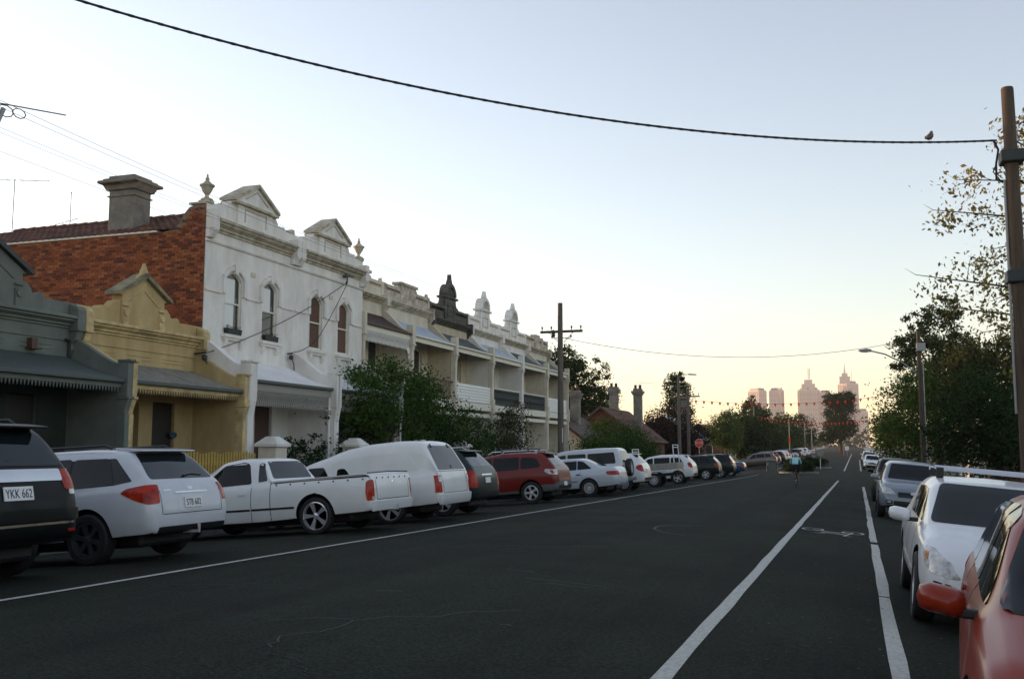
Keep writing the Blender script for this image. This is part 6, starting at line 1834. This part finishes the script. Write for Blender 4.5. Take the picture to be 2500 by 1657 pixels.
# bird on the cable
bt = main_cable(.085)
mat('feather', (.10, .075, .06), .8, .3, 30)
bd = thing('bird', 'small dove perched on the black cable near the right pole', 'bird', tuple(bt + Vector((0, 0, .018))), (0, 0, R(60)))
b = MB()
prof = [(-.14, .02, .012), (-.09, .035, .022), (-.05, .055, .045), (0, .085, .058), (.04, .115, .055), (.06, .15, .036), (.07, .175, .033), (.085, .195, .026), (.10, .20, .012), (.115, .196, .003)]
b.tube([(x, 0, z) for x, z, r in prof], [r for x, z, r in prof], 10)
b.build('body', 'feather', bd, smooth=True)
for s in (1, -1):
    b = MB(); b.tube([(.03, s * .045, .12), (-.03, s * .058, .08), (-.13, s * .02, .02)], [.02, .026, .006], 6); b.build('wing', 'feather', bd, smooth=True)
    b = MB(); b.tube([(.01, s * .02, .05), (.015, s * .02, .0)], .004, 5); b.build('leg', 'insulator', bd)
# span between the left power pole and the right street light
b = MB(); b.tube(span((-13.7, 47.9, gl(-14, 47.7) + 9.27 - 1.75 - .02), (3.0, 54, 6.9), .95, 30), .013, 6)
tag(b.build('overhead_cable', 'cable_black'), 'slack cable crossing from the timber power pole to the street light', 'cable')
# street light on the right
zg = gl(3.1, 54)
t = thing('street_light', 'street light with curved arm in front of the right-hand trees', 'street light', (3.1, 54, zg))
b = MB(); b.tube([(0, 0, -.05), (0, 0, 8.1)], [.13, .10], 12); b.build('post', 'pole_wood', t, smooth=True)
b = MB(); b.tube([(-.1, 0, 5.9), (-.8, 0, 6.5), (-1.6, 0, 6.95), (-2.3, 0, 7.15)], .035, 8); b.build('arm', 'steel_grey', t, smooth=True)
b = MB(); b.prism([(-2.25, 7.10), (-2.25, 7.22), (-2.5, 7.27), (-2.85, 7.22), (-2.9, 7.16), (-2.6, 7.09)], 'y', -.12, .12); b.build('lamp_head', 'steel_grey', t, bevel=.02)
b = MB(); b.prism([(-2.45, 7.07), (-2.45, 7.095), (-2.8, 7.15), (-2.8, 7.10)], 'y', -.09, .09); b.build('lens', 'lens_grey', t)
b = MB(); b.box(-.12, .30, -.30, -.10, 7.05, 7.45); b.build('junction_box', 'lens_grey', t, bevel=.02)
b = MB(); b.tube([(.15, -.15, 1.0), (.15, -.15, 6.6)], .03, 6); b.build('conduit', 'steel_grey', t, smooth=True)
# far poles
cross_arm_pole(-13.9, 87.5, 7.4, 'far timber pole with cross-arm where the bunting starts', r=.14, arms=((-.55, 0),), arm=2.0)
cross_arm_pole(-13.7, 81.5, 8.2, 'far timber pole with lamp bracket beside the narrow dark tree', r=.14, arms=((-1.9, 0), (-2.6, 0)), arm=1.2)
zg = gl(-13.7, 81.5)
t = thing('pole_lamp', 'small street lamp bracket on the far timber pole', 'street light', (-13.7, 81.5, zg + 8.1))
b = MB(); b.tube([(0, 0, 0), (.3, 0, .18), (.9, 0, .22)], .03, 6); b.build('arm', 'steel_grey', t); b = MB(); b.prism([(.85, .16), (.85, .28), (1.5, .22), (1.45, .14)], 'y', -.12, .12); b.build('lamp_head', 'steel_grey', t)
cross_arm_pole(-14.2, 150, 8.2, 'distant cross-arm pole left of the twin towers', r=.14, arms=((-2.2, 0), (-2.9, 0)), arm=2.2)
for k, (px, Y, top_py, lb) in enumerate(((1926, 160, 1022, 'thin grey pole with red sign behind the cyclist'), (1981, 190, 1040, 'thin pale lamp post right of the cyclist'), (1964, 215, 1030, 'faint distant lamp post between the other two'))):
    p_ = at_y(px, top_py, Y); zg = gl(-10, Y)
    t = thing('lamp_post', lb, 'lamp post', (p_.x, Y, RZ(p_.x, Y)))
    b = MB(); b.tube([(0, 0, -.05), (0, 0, p_.z - RZ(p_.x, Y))], .06, 8); b.build('post', 'steel_grey', t)
    if k == 0:
        b = MB(); b.box(-.12, .12, -.09, -.07, 2.6, 3.5); b.build('sign', 'sign_red', t)
    else:
        b = MB(); b.tube([(0, 0, 4.3), (-.7, 0, 4.35), (-1.1, 0, 4.3)], .03, 6); b.build('arm', 'steel_grey', t)
# bunting
def bunting(a, b_, sag, n, label, fs=.22):
    a = Vector(a)
    t = thing('bunting', label, 'bunting', tuple(a))
    pts = [p - a for p in span(a, b_, sag, n * 2)]
    m = MB(); m.tube(pts, .012, 5); m.build('string', 'cable_black', t)
    d = (Vector(b_) - a).normalized()
    fm = MB(); s = fs
    side_ = Vector((d.x, d.y, 0)).normalized() * s * .5
    th = Vector((-d.y, d.x, 0)) * .004
    vs = [-side_ - th, side_ - th, Vector((0, 0, -s * 1.25)) - th, -side_ + th, side_ + th, Vector((0, 0, -s * 1.25)) + th]
    fm.add(vs, [(0, 2, 1), (3, 4, 5), (0, 1, 4, 3), (1, 2, 5, 4), (2, 0, 3, 5)])
    me = fm.mesh('flag', 'flag_red')
    for i in range(1, n): add_mesh('flag', me, t, pts[2 * i])
    return t
bunting((-13.9, 87.5, gl(-14, 87) + 6.55), (5.6, 97, 6.7), .75, 30, 'upper string of red triangular flags across the street', .25)
bunting((-14.2, 150, 6.2), (5.2, 150, 6.0), 1.0, 36, 'lower, farther string of red triangular flags across the street', .30)
# stop sign
px_ = at_y(1707, 1081, 92); zg = gl(-14, 92)
t = thing('stop_sign', 'red octagonal stop sign on the corner of the side street', 'sign', (px_.x, 92, -.346 + P(92)))
zb_ = px_.z - (-.346 + P(92))
b = MB(); b.tube([(0, 0, -.05), (0, 0, zb_ + .3)], .035, 8); b.build('post', 'steel_grey', t)
octo = [(.40 * math.cos(R(22.5 + 45 * i)), zb_ + .40 * math.sin(R(22.5 + 45 * i))) for i in range(8)]
b = MB(); b.prism(octo, 'y', -.062, -.042); pl = b.build('plate', 'sign_white', t)
b = MB(); b.prism([(a * .92, zb_ + (c - zb_) * .92) for a, c in octo], 'y', -.068, -.0625); b.build('face', 'sign_red', t)
add_mesh('lettering', text_mesh('STOP', .27, 'sign_white', .002), t, (0, -.071, zb_), (R(90), 0, 0))
# round sign board on the island (seen from the back) and a works sign
zi = RZ(-3, 109)
t = thing('island_sign', 'round grey back of a keep-left sign on the traffic island', 'sign', (at_y(2003, 1090, 112).x, 112, RZ(-3, 112)))
b = MB(); b.tube([(0, 0, -.05), (0, 0, 1.9)], .035, 8); b.build('post', 'steel_grey', t)
b = MB(); b.lathe([(.36, -.01), (.36, .01)], (0, -.03, 1.55), 20, 'y'); b.build('disc', 'steel_grey', t)
t = thing('island_sign', 'white board and orange post on the far traffic island', 'sign', (at_y(2062, 1090, 205).x, 205, RZ(-2, 205)))
b = MB(); b.box(-.25, -.10, -.1, .1, 0, 2.2); b.build('post', 'lamp_amber', t); b = MB(); b.box(.05, .75, -.03, .0, 1.1, 1.9); b.build('board', 'sign_white', t); b = MB(); b.tube([(.4, 0, -.02), (.4, 0, 1.12)], .04, 8); b.build('leg', 'steel_grey', t)
# small barrier by the bronze car
for k, (px, lb) in enumerate(((1885, 'thin metal bollard frame beside the bronze hatchback'), (2003, 'slim white stake on the right end of the island hedge'))):
    q = at_y(px, 1130, 96 if k == 0 else 104)
    t = thing('barrier_frame' if k == 0 else 'marker_stake', lb, 'barrier' if k == 0 else 'stake', (q.x, q.y, RZ(q.x, q.y)))
    if k == 0:
        b = MB(); b.tube([(-.5, 0, -.02), (-.5, 0, 1.0), (.5, 0, 1.0), (.5, 0, -.02)], .03, 8); b.build('hoop', 'steel_grey', t, smooth=True); b = MB(); b.box(-.35, .35, -.02, .02, .15, .85); b.build('panel', 'clad_grey', t)
    else:
        b = MB(); b.tube([(0, 0, -.02), (0, 0, 1.1)], .03, 8); b.build('post', 'sign_white', t)
# TV aerials on the left
def aerial(loc, h, boom, label, n=6, tilt=0, mast=.016):
    t = thing('tv_aerial', label, 'aerial', loc)
    b = MB(); b.tube([(0, 0, -.1), (0, 0, h)], mast, 6); b.build('mast', 'steel_grey', t)
    b = MB(); b.tube([(-boom, 0, h - .05), (boom, 0, h - .05)], .012, 5); bo = b.build('boom', 'steel_grey', t)
    for i in range(n):
        x = -boom + 2 * boom * i / (n - 1)
        l = .45 * (1.2 - i / n)
        b = MB(); b.tube([(x, -l, h - .04), (x, l, h - .04)], .008, 5); b.build('element', 'steel_grey', bo)
    return t
aerial((-28.6, 27.5, 9.15), 1.95, 1.2, 'tall TV aerial on the tiled roof at the left edge').rotation_euler = (0, 0, R(25))
aerial((-27.0, 27.9, 9.0), .42, 1.5, 'low TV aerial along the tiled ridge').rotation_euler = (0, 0, R(-20))
t = thing('roof_mast', 'bare mast on the tiled roof left of the chimney', 'mast', (-26.0, 27.5, 9.1)); b = MB(); b.tube([(0, 0, -.05), (0, 0, 1.25)], [.02, .015], 6); b.build('rod', 'steel_grey', t)
b = MB(); b.tube([(0, 0, 1.25), (0, 0, 1.29)], .03, 6); b.build('cap', 'steel_grey', t)
zm_ = gl(-16, 15)
t = thing('service_mast', 'looped service mast with rod at the upper left edge', 'mast', (-16.0, 14.95, zm_))
sh = 3.4 - zm_
b = MB(); b.tube([(0, -.5, -.05), (0, -.5, sh), (0, -.25, sh + 4.0), (0, .05, sh + 4.75)], .05, 8); b.build('mast', 'steel_grey', t, smooth=True)
b = MB(); b.tube([(0, -1.2, sh + 4.62), (0, 1.7, sh + 5.15)], .015, 6); b.build('rod', 'steel_grey', t)
for k, (y, z, rr_) in enumerate(((.10, sh + 4.72, .12), (.45, sh + 4.78, .10))):
    b = MB(); b.tube([(rr_ * .3 * math.cos(a * .7), y + rr_ * 1.4 * math.cos(a * .7), z + rr_ * math.sin(a * .7)) for a in range(10)], .012, 5); b.build('cable_loop', 'cable_black', t, smooth=True)
aerial((-26, 99, 7.0), 2.6, 1.5, 'TV aerial above the two cottage chimneys')
aerial((-21.0, 102, 6.4), 1.8, 1.5, 'far TV aerial left of the narrow dark tree')
# service cables on the white front
sv = thing('service_bracket', 'dark cable bracket under the white cornice', 'bracket', (-18.2, 33.6, 7.95))
b = MB(); b.box(-.25, .0, -.05, .05, -.05, .05); b.box(-.02, .04, -.32, .32, -.03, .03); b.build('bracket', 'iron_dark', sv)
b = MB(); b.tube([(0, -.2, 0), (.02, -.18, -.2), (.0, -.25, -.35)], .025, 6); b.build('cable_grip', 'cable_black', sv)
b = MB(); b.tube(span((-18.2, 33.5, 7.7), (-17.9, 24.5, 4.15), .25, 16), .014, 6); tag(b.build('service_cable', 'cable_black'), 'black service cable sloping down to the mustard cottage', 'cable', 'service cables on the white front')
b = MB(); b.tube(span((-18.2, 33.5, 7.7), (-18.1, 31.2, 5.3), .08, 8) + span((-18.1, 31.2, 5.3), (-18.2, 29.7, 4.65), .12, 8)[1:], .013, 6); tag(b.build('service_cable', 'cable_black'), 'black service cable dropping between the white houses', 'cable', 'service cables on the white front')
for (x, y, z, lb) in ((-18.05, 24.6, 4.05, 'cluster of dark cable fittings at the right end of the mustard parapet'), (-18.3, 29.75, 4.5, 'dark cable fitting between the two white houses')):
    t = thing('cable_fitting', lb, 'fitting', (x, y, z))
    b = MB(); b.lathe([(.05, 0), (.08, .04), (.08, .12), (.04, .16)], (0, 0, -.1), 8); b.build('insulator', 'iron_dark', t)
    b = MB(); b.tube([(0, 0, 0), (.06, .08, -.25), (.03, .15, -.45)], .015, 6); b.build('cable_tail', 'cable_black', t)
    b = MB(); b.tube([(-.35, 0, .1), (.05, 0, .12)], .03, 6); b.build('spike', 'iron_dark', t)

# ------------------------------------------------------------------ cyclist
mat('jersey', (.35, .62, .66), .8)
mat('shorts', (.008, .008, .009), .8)
mat('skin', (.16, .085, .05), .6)
mat('helmet', (.45, .48, .5), .4)
mat('shoe', (.3, .3, .29), .6)
mat('bike_black', (.01, .01, .011), .4)
CX, CY = -2.95, 51.7
cz = RZ(CX, CY)
bk = thing('bicycle', 'black road bicycle under the rider in the pale blue jersey', 'bicycle', (CX, CY, cz))
for y in (-.50, .50):
    b = MB()
    n = 28
    b.tube([(0, y + .335 * math.cos(2 * math.pi * i / n), .335 + .335 * math.sin(2 * math.pi * i / n)) for i in range(n + 1)], .014, 6, False); w_ = b.build('wheel', 'tyre', bk)
    b = MB()
    for i in range(10):
        a = 2 * math.pi * i / 10; b.tube([(0, y, .335), (0, y + .32 * math.cos(a), .335 + .32 * math.sin(a))], .0025, 4)
    b.tube([(-.05, y, .335), (.05, y, .335)], .018, 6); b.build('spokes', 'rim_alloy', w_)
b = MB()
for p0, p1 in (((0, -.5, .335), (0, -.08, .28)), ((0, -.08, .28), (0, -.2, .80)), ((0, -.18, .78), (0, .36, .82)), ((0, -.08, .28), (0, .38, .72)), ((0, .5, .335), (0, .36, .86)), ((0, -.5, .335), (0, -.17, .74)), ((0, -.2, .80), (0, -.22, .95))): b.tube([p0, p1], .018, 6)
b.build('frame', 'bike_black', bk)
b = MB(); b.tube([(0, -.36, .965), (0, -.22, .97), (0, -.08, .965)], [.07, .06, .02], 8); b.build('saddle', 'shorts', bk)
b = MB(); b.tube([(-.21, .52, .80), (-.21, .46, .90), (-.2, .38, .92), (0, .40, .92), (.2, .38, .92), (.21, .46, .90), (.21, .52, .80)], .016, 6); b.build('handlebar', 'bike_black', bk)
for s, z in ((1, .12), (-1, .44)):
    b = MB(); b.tube([(s * .05, -.08, .28), (s * .08, -.08, z)], .012, 6); b.box(s * .08, s * .17, -.13, -.03, z - .012, z + .012); b.build('crank', 'bike_black', bk)

pr = thing('person', 'cyclist in pale blue jersey and black shorts riding away, bent over the handlebars', 'person', (CX, CY, cz))
def skinned(name, verts, edges, radii, mats, parent, sub=2, mat_fn=None):
    me = bpy.data.meshes.new(name)
    me.from_pydata(verts, edges, [])
    o = bpy.data.objects.new(name, me); COL.objects.link(o)
    m = o.modifiers.new('skin', 'SKIN'); m.use_smooth_shade = True
    sk = me.skin_vertices[0].data if me.skin_vertices else None
    if sk is None:
        bm = bmesh.new(); bm.from_mesh(me); bm.verts.layers.skin.verify(); bm.to_mesh(me); bm.free(); sk = me.skin_vertices[0].data
    for i, r in enumerate(radii):
        sk[i].radius = (r, r) if not isinstance(r, tuple) else r
        sk[i].use_root = (i == 0)
    s = o.modifiers.new('sub', 'SUBSURF'); s.levels = sub; s.render_levels = sub
    bpy.context.view_layer.update()
    out = bpy.data.meshes.new_from_object(o.evaluated_get(bpy.context.evaluated_depsgraph_get()))
    bpy.data.objects.remove(o)
    for mm in mats: out.materials.append(MATS[mm])
    if mat_fn:
        for p in out.polygons: p.material_index = mat_fn(p.center)
    return add_mesh(name, out, parent)
V = [(0, -.24, 1.02), (0, -.16, 1.16), (0, .0, 1.30), (0, .14, 1.38), (0, .22, 1.43), (0, .27, 1.50), (0, .30, 1.56),
     (.19, .14, 1.38), (.25, .24, 1.14), (.21, .42, .97), (.21, .46, .92), (-.19, .14, 1.38), (-.25, .24, 1.14), (-.21, .42, .97), (-.21, .46, .92),
     (.10, -.22, .98), (.115, .10, .66), (.115, -.07, .24), (.12, -.02, .15), (.12, .10, .14), (-.10, -.22, .98), (-.115, .18, .90), (-.115, -.02, .54), (-.12, .02, .46), (-.12, .13, .45)]
Eg = [(0, 1), (1, 2), (2, 3), (3, 4), (4, 5), (5, 6), (3, 7), (7, 8), (8, 9), (9, 10), (3, 11), (11, 12), (12, 13), (13, 14), (0, 15), (15, 16), (16, 17), (17, 18), (18, 19), (0, 20), (20, 21), (21, 22), (22, 23), (23, 24)]
Rd = [(.17, .14), (.155, .12), (.17, .13), (.16, .12), .065, .085, .09, .075, .048, .035, .038, .075, .048, .035, .038, .10, .062, .042, .04, .035, .10, .062, .042, .04, .035]
def bodymat(c):
    if c.z < .20 and c.x > 0 or (c.z < .50 and c.x < -.05 and c.y > -.08): return 3
    if c.z > 1.44 and c.y > .17: return 2
    if c.z < 1.12 and abs(c.x) < .21 and c.y < .22 and c.z > .62 and not (abs(c.x) > .17 and c.y > .2):
        return 1 if (c.z > .72) else 2
    if abs(c.x) > .17 and c.z < 1.16 and c.y > .2: return 2
    if c.z >= 1.08: return 0
    return 2
skinned('body', V, Eg, Rd, ['jersey', 'shorts', 'skin', 'shoe'], pr, 2, bodymat)
b = MB(); b.lathe([(.105, 0), (.115, .04), (.10, .09), (.06, .13), (.001, .145)], (0, .31, 1.55), 14); b.build('helmet', 'helmet', pr, smooth=True)

# ------------------------------------------------------------------ far brick cottages and backdrop
mat('far_brick', (.17, .075, .04), .9, .5, 3.0, .2, 30, col2=(.08, .04, .026))
mat('far_white', (.5, .49, .45), .8)
def gable_cottage(x, y, w, d, h, rh, label, wallm, roofm, chims, pitch_axis='y', front=True):
    zg = gl(-20, y)
    t = thing('brick_cottage', label, 'house', (x, y, zg))
    b = MB(); b.prism([(-w / 2, 0), (w / 2, 0), (w / 2, h), (0, h + rh), (-w / 2, h)], 'y', 0, d); b.build('wall', wallm, t)
    for s in (1, -1):
        b = MB(); ov = .35
        n = 12
        for k in range(n):
            u0, u1 = k / n, (k + 1) / n
            x0_, z0_ = s * (w / 2 + ov) * (1 - u0), h - ov * rh / (w / 2) + (rh + ov * rh / (w / 2)) * u0
            x1_, z1_ = s * (w / 2 + ov) * (1 - u1), h - ov * rh / (w / 2) + (rh + ov * rh / (w / 2)) * u1
            b.add([(x0_, -.3, z0_ + .10), (x0_, d + .3, z0_ + .10), (x1_, d + .3, z1_ + .06), (x1_, -.3, z1_ + .06), (x0_, -.3, z0_ + .03), (x0_, d + .3, z0_ + .03)], [(0, 1, 2, 3), (0, 4, 5, 1)])
        o = b.build('roof', roofm, t)
    b = MB()
    for s in (1, -1): b.prism([(s * (w / 2 + .38), h - .42), (s * (w / 2 + .38), h - .20), (0, h + rh + .14), (0, h + rh - .08)], 'y', -.36, -.28)
    b.build('barge_board', 'wood_brown', t)
    for (cx_, cy_, ch_) in chims:
        b = MB(); b.box(cx_ - .34, cx_ + .34, cy_ - .32, cy_ + .32, h, ch_); c = b.build('chimney', 'chimney_render', t)
        b = MB(); b.box(cx_ - .42, cx_ + .42, cy_ - .4, cy_ + .4, ch_ - .3, ch_ - .15); b.box(cx_ - .50, cx_ + .50, cy_ - .47, cy_ + .47, ch_ - .15, ch_ + .05); b.box(cx_ - .36, cx_ + .36, cy_ - .34, cy_ + .34, ch_ + .05, ch_ + .25); b.build('chimney_cap', 'chimney_render', c)
        for q in (-.2, .2):
            b = MB(); b.lathe([(.13, 0), (.11, .3), (.14, .33)], (cx_ + q, cy_, ch_ + .25), 8); b.build('chimney_pot', 'terracotta', c)
    for k, xx in enumerate((-w * .25, w * .2)):
        b = MB(); b.box(xx - .5, xx + .5, -.05, -.001, .9, 2.6); wv_ = b.build('window', 'wood_cream', t)
        b = MB(); b.box(xx - .42, xx + .42, -.07, -.051, .98, 2.52); b.build('pane', 'glass_house', wv_)
    return t
gable_cottage(-19.6, 79, 6.6, 10, 3.0, 2.6, 'red brick gabled cottage with two chimneys past the terraces', 'far_brick', 'terracotta', ((-.1, 5, 7.3), (1.7, 6.4, 7.2)))
gable_cottage(-20.6, 68.6, 4.4, 8, 3.0, 1.6, 'lower cottage with a ribbed iron roof and broad chimney next to the last terrace', 'render_cream', 'roof_brown', ((.6, 4.0, 6.3),))
gable_cottage(-19.5, 106, 6.4, 9, 3.4, 2.2, 'far cottage with pale roof above the pale green tree', 'far_brick', 'roof_blue', ((1.9, 2.5, 7.6),))
gable_cottage(-19.5, 131, 6.4, 9, 3.0, 2.2, 'distant orange brick cottage behind the pale green tree', 'far_brick', 'terracotta', ())
# right hand side: dark paling fence and house fronts under the trees; unseen near houses added to cut sky light
t = thing('paling_fence', 'dark timber fence beneath the right-hand trees', 'fence', (5.5, 14, gl(5, 30)))
b = MB(); b.box(-.012, .012, -.07, .07, -.3, 1.5); pm = b.mesh('paling', 'wood_brown')
for i in range(150):
    add_mesh('paling', pm, t, (.02, i * .155, P(14 + i * .155) - P(30) + .06 * math.sin(i * 5.1)))
for z in (.3, 1.1):
    b = MB(); b.prism([(0, z + P(14) - P(30)), (23.2, z + P(37.2) - P(30)), (23.2, z + .09 + P(37.2) - P(30)), (0, z + .09 + P(14) - P(30))], 'x', .035, .08); b.build('rail', 'wood_brown', t)
for k, (y, w_, m_, lb) in enumerate(((-12, 9, 'far_brick', 'added brick house behind the camera on the right, outside the picture'), (0, 9, 'render_beige', 'added beige house beside the camera on the right, outside the picture'), (12, 9, 'far_brick', 'added brick house right of the vermilion car, outside the picture'), (26, 9, 'render_beige', 'beige house at the right picture edge behind the paling fence'), (40, 9, 'far_brick', 'brick house front half hidden under the right-hand trees'), (54, 8, 'render_beige', 'beige house front half hidden behind the street light tree'), (70, 9, 'far_brick', 'far brick house behind the right-hand street trees'), (90, 10, 'render_cream', 'far cream house at the end of the right-hand trees'))):
    zg = gl(6, y)
    t = thing('cottage', lb, 'house', (8.6, y, zg), group='houses on the right side')
    b = MB(); b.box(0, 7, 0, w_, -.1, 3.4); b.build('wall', m_, t)
    b = MB(); b.prism([(-.4, 3.3), (3.5, 5.6), (7.4, 3.3)], 'y', -.3, w_ + .3); b.build('roof', 'roof_slate', t)
    for q in (w_ * .25, w_ * .72):
        b = MB(); b.box(-.06, -.001, q - .55, q + .55, .9, 2.5); wn_ = b.build('window', 'wood_cream', t)
        b = MB(); b.box(-.08, -.061, q - .47, q + .47, .98, 2.42); b.build('pane', 'glass_house', wn_)
    b = MB(); b.box(-.06, -.001, w_ * .45, w_ * .45 + .9, 0, 2.2); b.build('door', 'door_dark', t)

# ------------------------------------------------------------------ city towers on the horizon
mat('tower_stone', (.62, .50, .44), .7, .15, .02)
mat('tower_rib', (.48, .38, .34), .7)
mat('tower_glass', (.9, .8, .7), .22, metal=1.0)
mat('tower_dark', (.17, .145, .15), .5)
TY = 2500.0
def tower(px0, px1, top_py, label, plan, crown=None, gl_face=None):
    """plan: list of (u,v) footprint corners in units of the tower width, counter-clockwise from the front left"""
    a, c = at_y(px0, top_py, TY), at_y(px1, top_py, TY)
    W = c.x - a.x
    t = thing('skyscraper', label, 'tower', ((a.x + c.x) / 2, TY, -2.2), group='city towers on the horizon')
    Htop = a.z + 2.2
    pts = [(u * W, v * W) for u, v in plan]
    b = MB(); b.prism(pts, 'z', 0, Htop); b.build('shaft', 'tower_stone', t)
    n = len(pts)
    for i in range(n):
        p, q = Vector(pts[i]), Vector(pts[(i + 1) % n])
        d = q - p; nn = Vector((d.y, -d.x)).normalized()
        if nn.y > .25: continue
        k = max(2, int(d.length / 5.5))
        b = MB()
        if gl_face == i:
            o = nn * 1.2
            b.add([(*(p.lerp(q, .08) + o), Htop * .30), (*(p.lerp(q, .92) + o), Htop * .30), (*(p.lerp(q, .92) + o), Htop * .97), (*(p.lerp(q, .08) + o), Htop * .97)], [(0, 1, 2, 3)])
            b.build('glass_face', 'tower_glass', t)
            continue
        for j in range(k + 1):
            m0 = p.lerp(q, j / k)
            e = d.normalized() * .9
            vs = [m0 - e, m0 + e, m0 + e + nn * 1.0, m0 - e + nn * 1.0]
            b.prism([(v.x, v.y) for v in vs], 'z', 4, Htop - 3)
        for j in range(1, int(Htop / 12)):
            zf = j * 12
            vs = [p, q, q + nn * .5, p + nn * .5]
            b.prism([(v.x, v.y) for v in vs], 'z', zf, zf + 3)
        b.build('ribs', 'tower_rib', t)
    b = MB(); b.prism([(u * .8, v * .8) for u, v in pts], 'z', Htop, Htop + 5); b.build('plant_room', 'tower_dark', t)
    if crown: crown(t, W, Htop)
    return t
diam = [(-.5, .12), (.02, -.42), (.5, .02), (.0, .5)]
tower(1826, 1870, 953, 'leftmost plain city tower on the horizon', [(-.5, .25), (.12, -.30), (.5, .0), (.0, .5)])
tower(1878, 1913, 952, 'second city tower, one glass strip angled to catch the sunset', [(-.5, .10), (.1, .0), (.40, -.316), (.5, -.2), (.3, .5)], gl_face=1)  # fin in the plan shaped to mirror the sun at the camera
def crown_a(t, W, h):
    b = MB(); b.prism([(-.3 * W, -.2 * W), (.3 * W, -.2 * W), (.3 * W, .2 * W), (-.3 * W, .2 * W)], 'z', h, h + 14); b.prism([(-.18 * W, -.12 * W), (.18 * W, -.12 * W), (.18 * W, .12 * W), (-.18 * W, .12 * W)], 'z', h + 14, h + 24); b.build('stepped_top', 'tower_stone', t)
    b = MB()
    for s in (-2.2, 2.2): b.tube([(s + 2, 0, h + 20), (s * .8 + 2, 0, h + 52)], .6, 5)
    for k in range(6): b.tube([(-.2, 0, h + 24 + k * 5), (4.2, 0, h + 24 + k * 5)], .5, 4)
    b.build('mast', 'tower_dark', t)
tower(1947, 2001, 952, 'broad stepped city tower with lattice mast', [(-.5, .0), (-.37, -.137), (-.06, -.26), (.10, -.24), (.42, -.16), (.5, .02), (.1, .4)], crown_a, gl_face=0)  # left facet angled on purpose for a sun glint
tower(2001, 2028, 958, 'low pale city tower right of the stepped one', [(-.5, .0), (.1, -.2), (.5, 0), (0, .4)])
def crown_b(t, W, h):
    b = MB(); b.prism([(-.42 * W, -.2 * W), (.12 * W, -.2 * W), (.12 * W, .2 * W), (-.42 * W, .2 * W)], 'z', h, h + 16); b.prism([(-.30 * W, -.15 * W), (.0 * W, -.15 * W), (.0 * W, .15 * W), (-.30 * W, .15 * W)], 'z', h + 16, h + 24); b.build('stepped_top', 'tower_stone', t)
    b = MB(); b.tube([(-.15 * W, 0, h + 24), (-.15 * W, 0, h + 48)], [1.6, .3], 6)
    for k in range(4): b.tube([(-.15 * W - 2.6 + k * .5, 0, h + 27 + k * 4), (-.15 * W + 2.6 - k * .5, 0, h + 27 + k * 4)], .5, 4)
    b.build('spire', 'tower_dark', t)
    b = MB(); b.tube([(.2 * W, 0, h), (.2 * W, 0, h + 30)], .4, 5); b.build('antenna', 'tower_dark', t)
tower(2046, 2094, 936, 'tallest city tower with pointed spire above the big tree', [(-.5, .22), (-.05, -.24), (.2, -.18), (.5, .1), (.1, .5)], crown_b)
tower(1840, 1872, 1005, 'low pink block at the foot of the towers', [(-.5, .0), (.1, -.2), (.5, 0), (0, .4)])
tower(2090, 2118, 1003, 'low pale block right of the tallest tower', [(-.5, .0), (.1, -.2), (.5, 0), (0, .4)])
# wooded horizon between the street trees and the city
me, _ = leaf_mesh('distant_trees', [(-260 + 42 * i, 700 + 90 * math.sin(i * 2.1), 4 + 3 * math.sin(i * 1.7), 34, 30, 9) for i in range(14)], 9000, 3.2, 'leaf_far', 200, clump=30, spread=.3)
o = bpy.data.objects.new('distant_trees', me); COL.objects.link(o); tag(o, 'belt of distant trees at the foot of the city', 'trees', kind='stuff')
# ------------------------------------------------------------------ evening haze
hz = bpy.data.materials.new('haze')
hz.use_nodes = True
hn = hz.node_tree.nodes
hn.remove(hn['Principled BSDF'])
pv = hn.new('ShaderNodeVolumePrincipled')
pv.inputs['Color'].default_value = (1.0, .90, .84, 1)
pv.inputs['Density'].default_value = 0.00016
pv.inputs['Anisotropy'].default_value = 0.2
hz.node_tree.links.new(pv.outputs['Volume'], hn['Material Output'].inputs['Volume'])
b = MB(); b.box(-3000, 3000, -3000, 3000, -3.2, 230)
ho = b.build('haze', hz)
tag(ho, 'pale pink evening haze over the whole street', 'haze', kind='stuff')
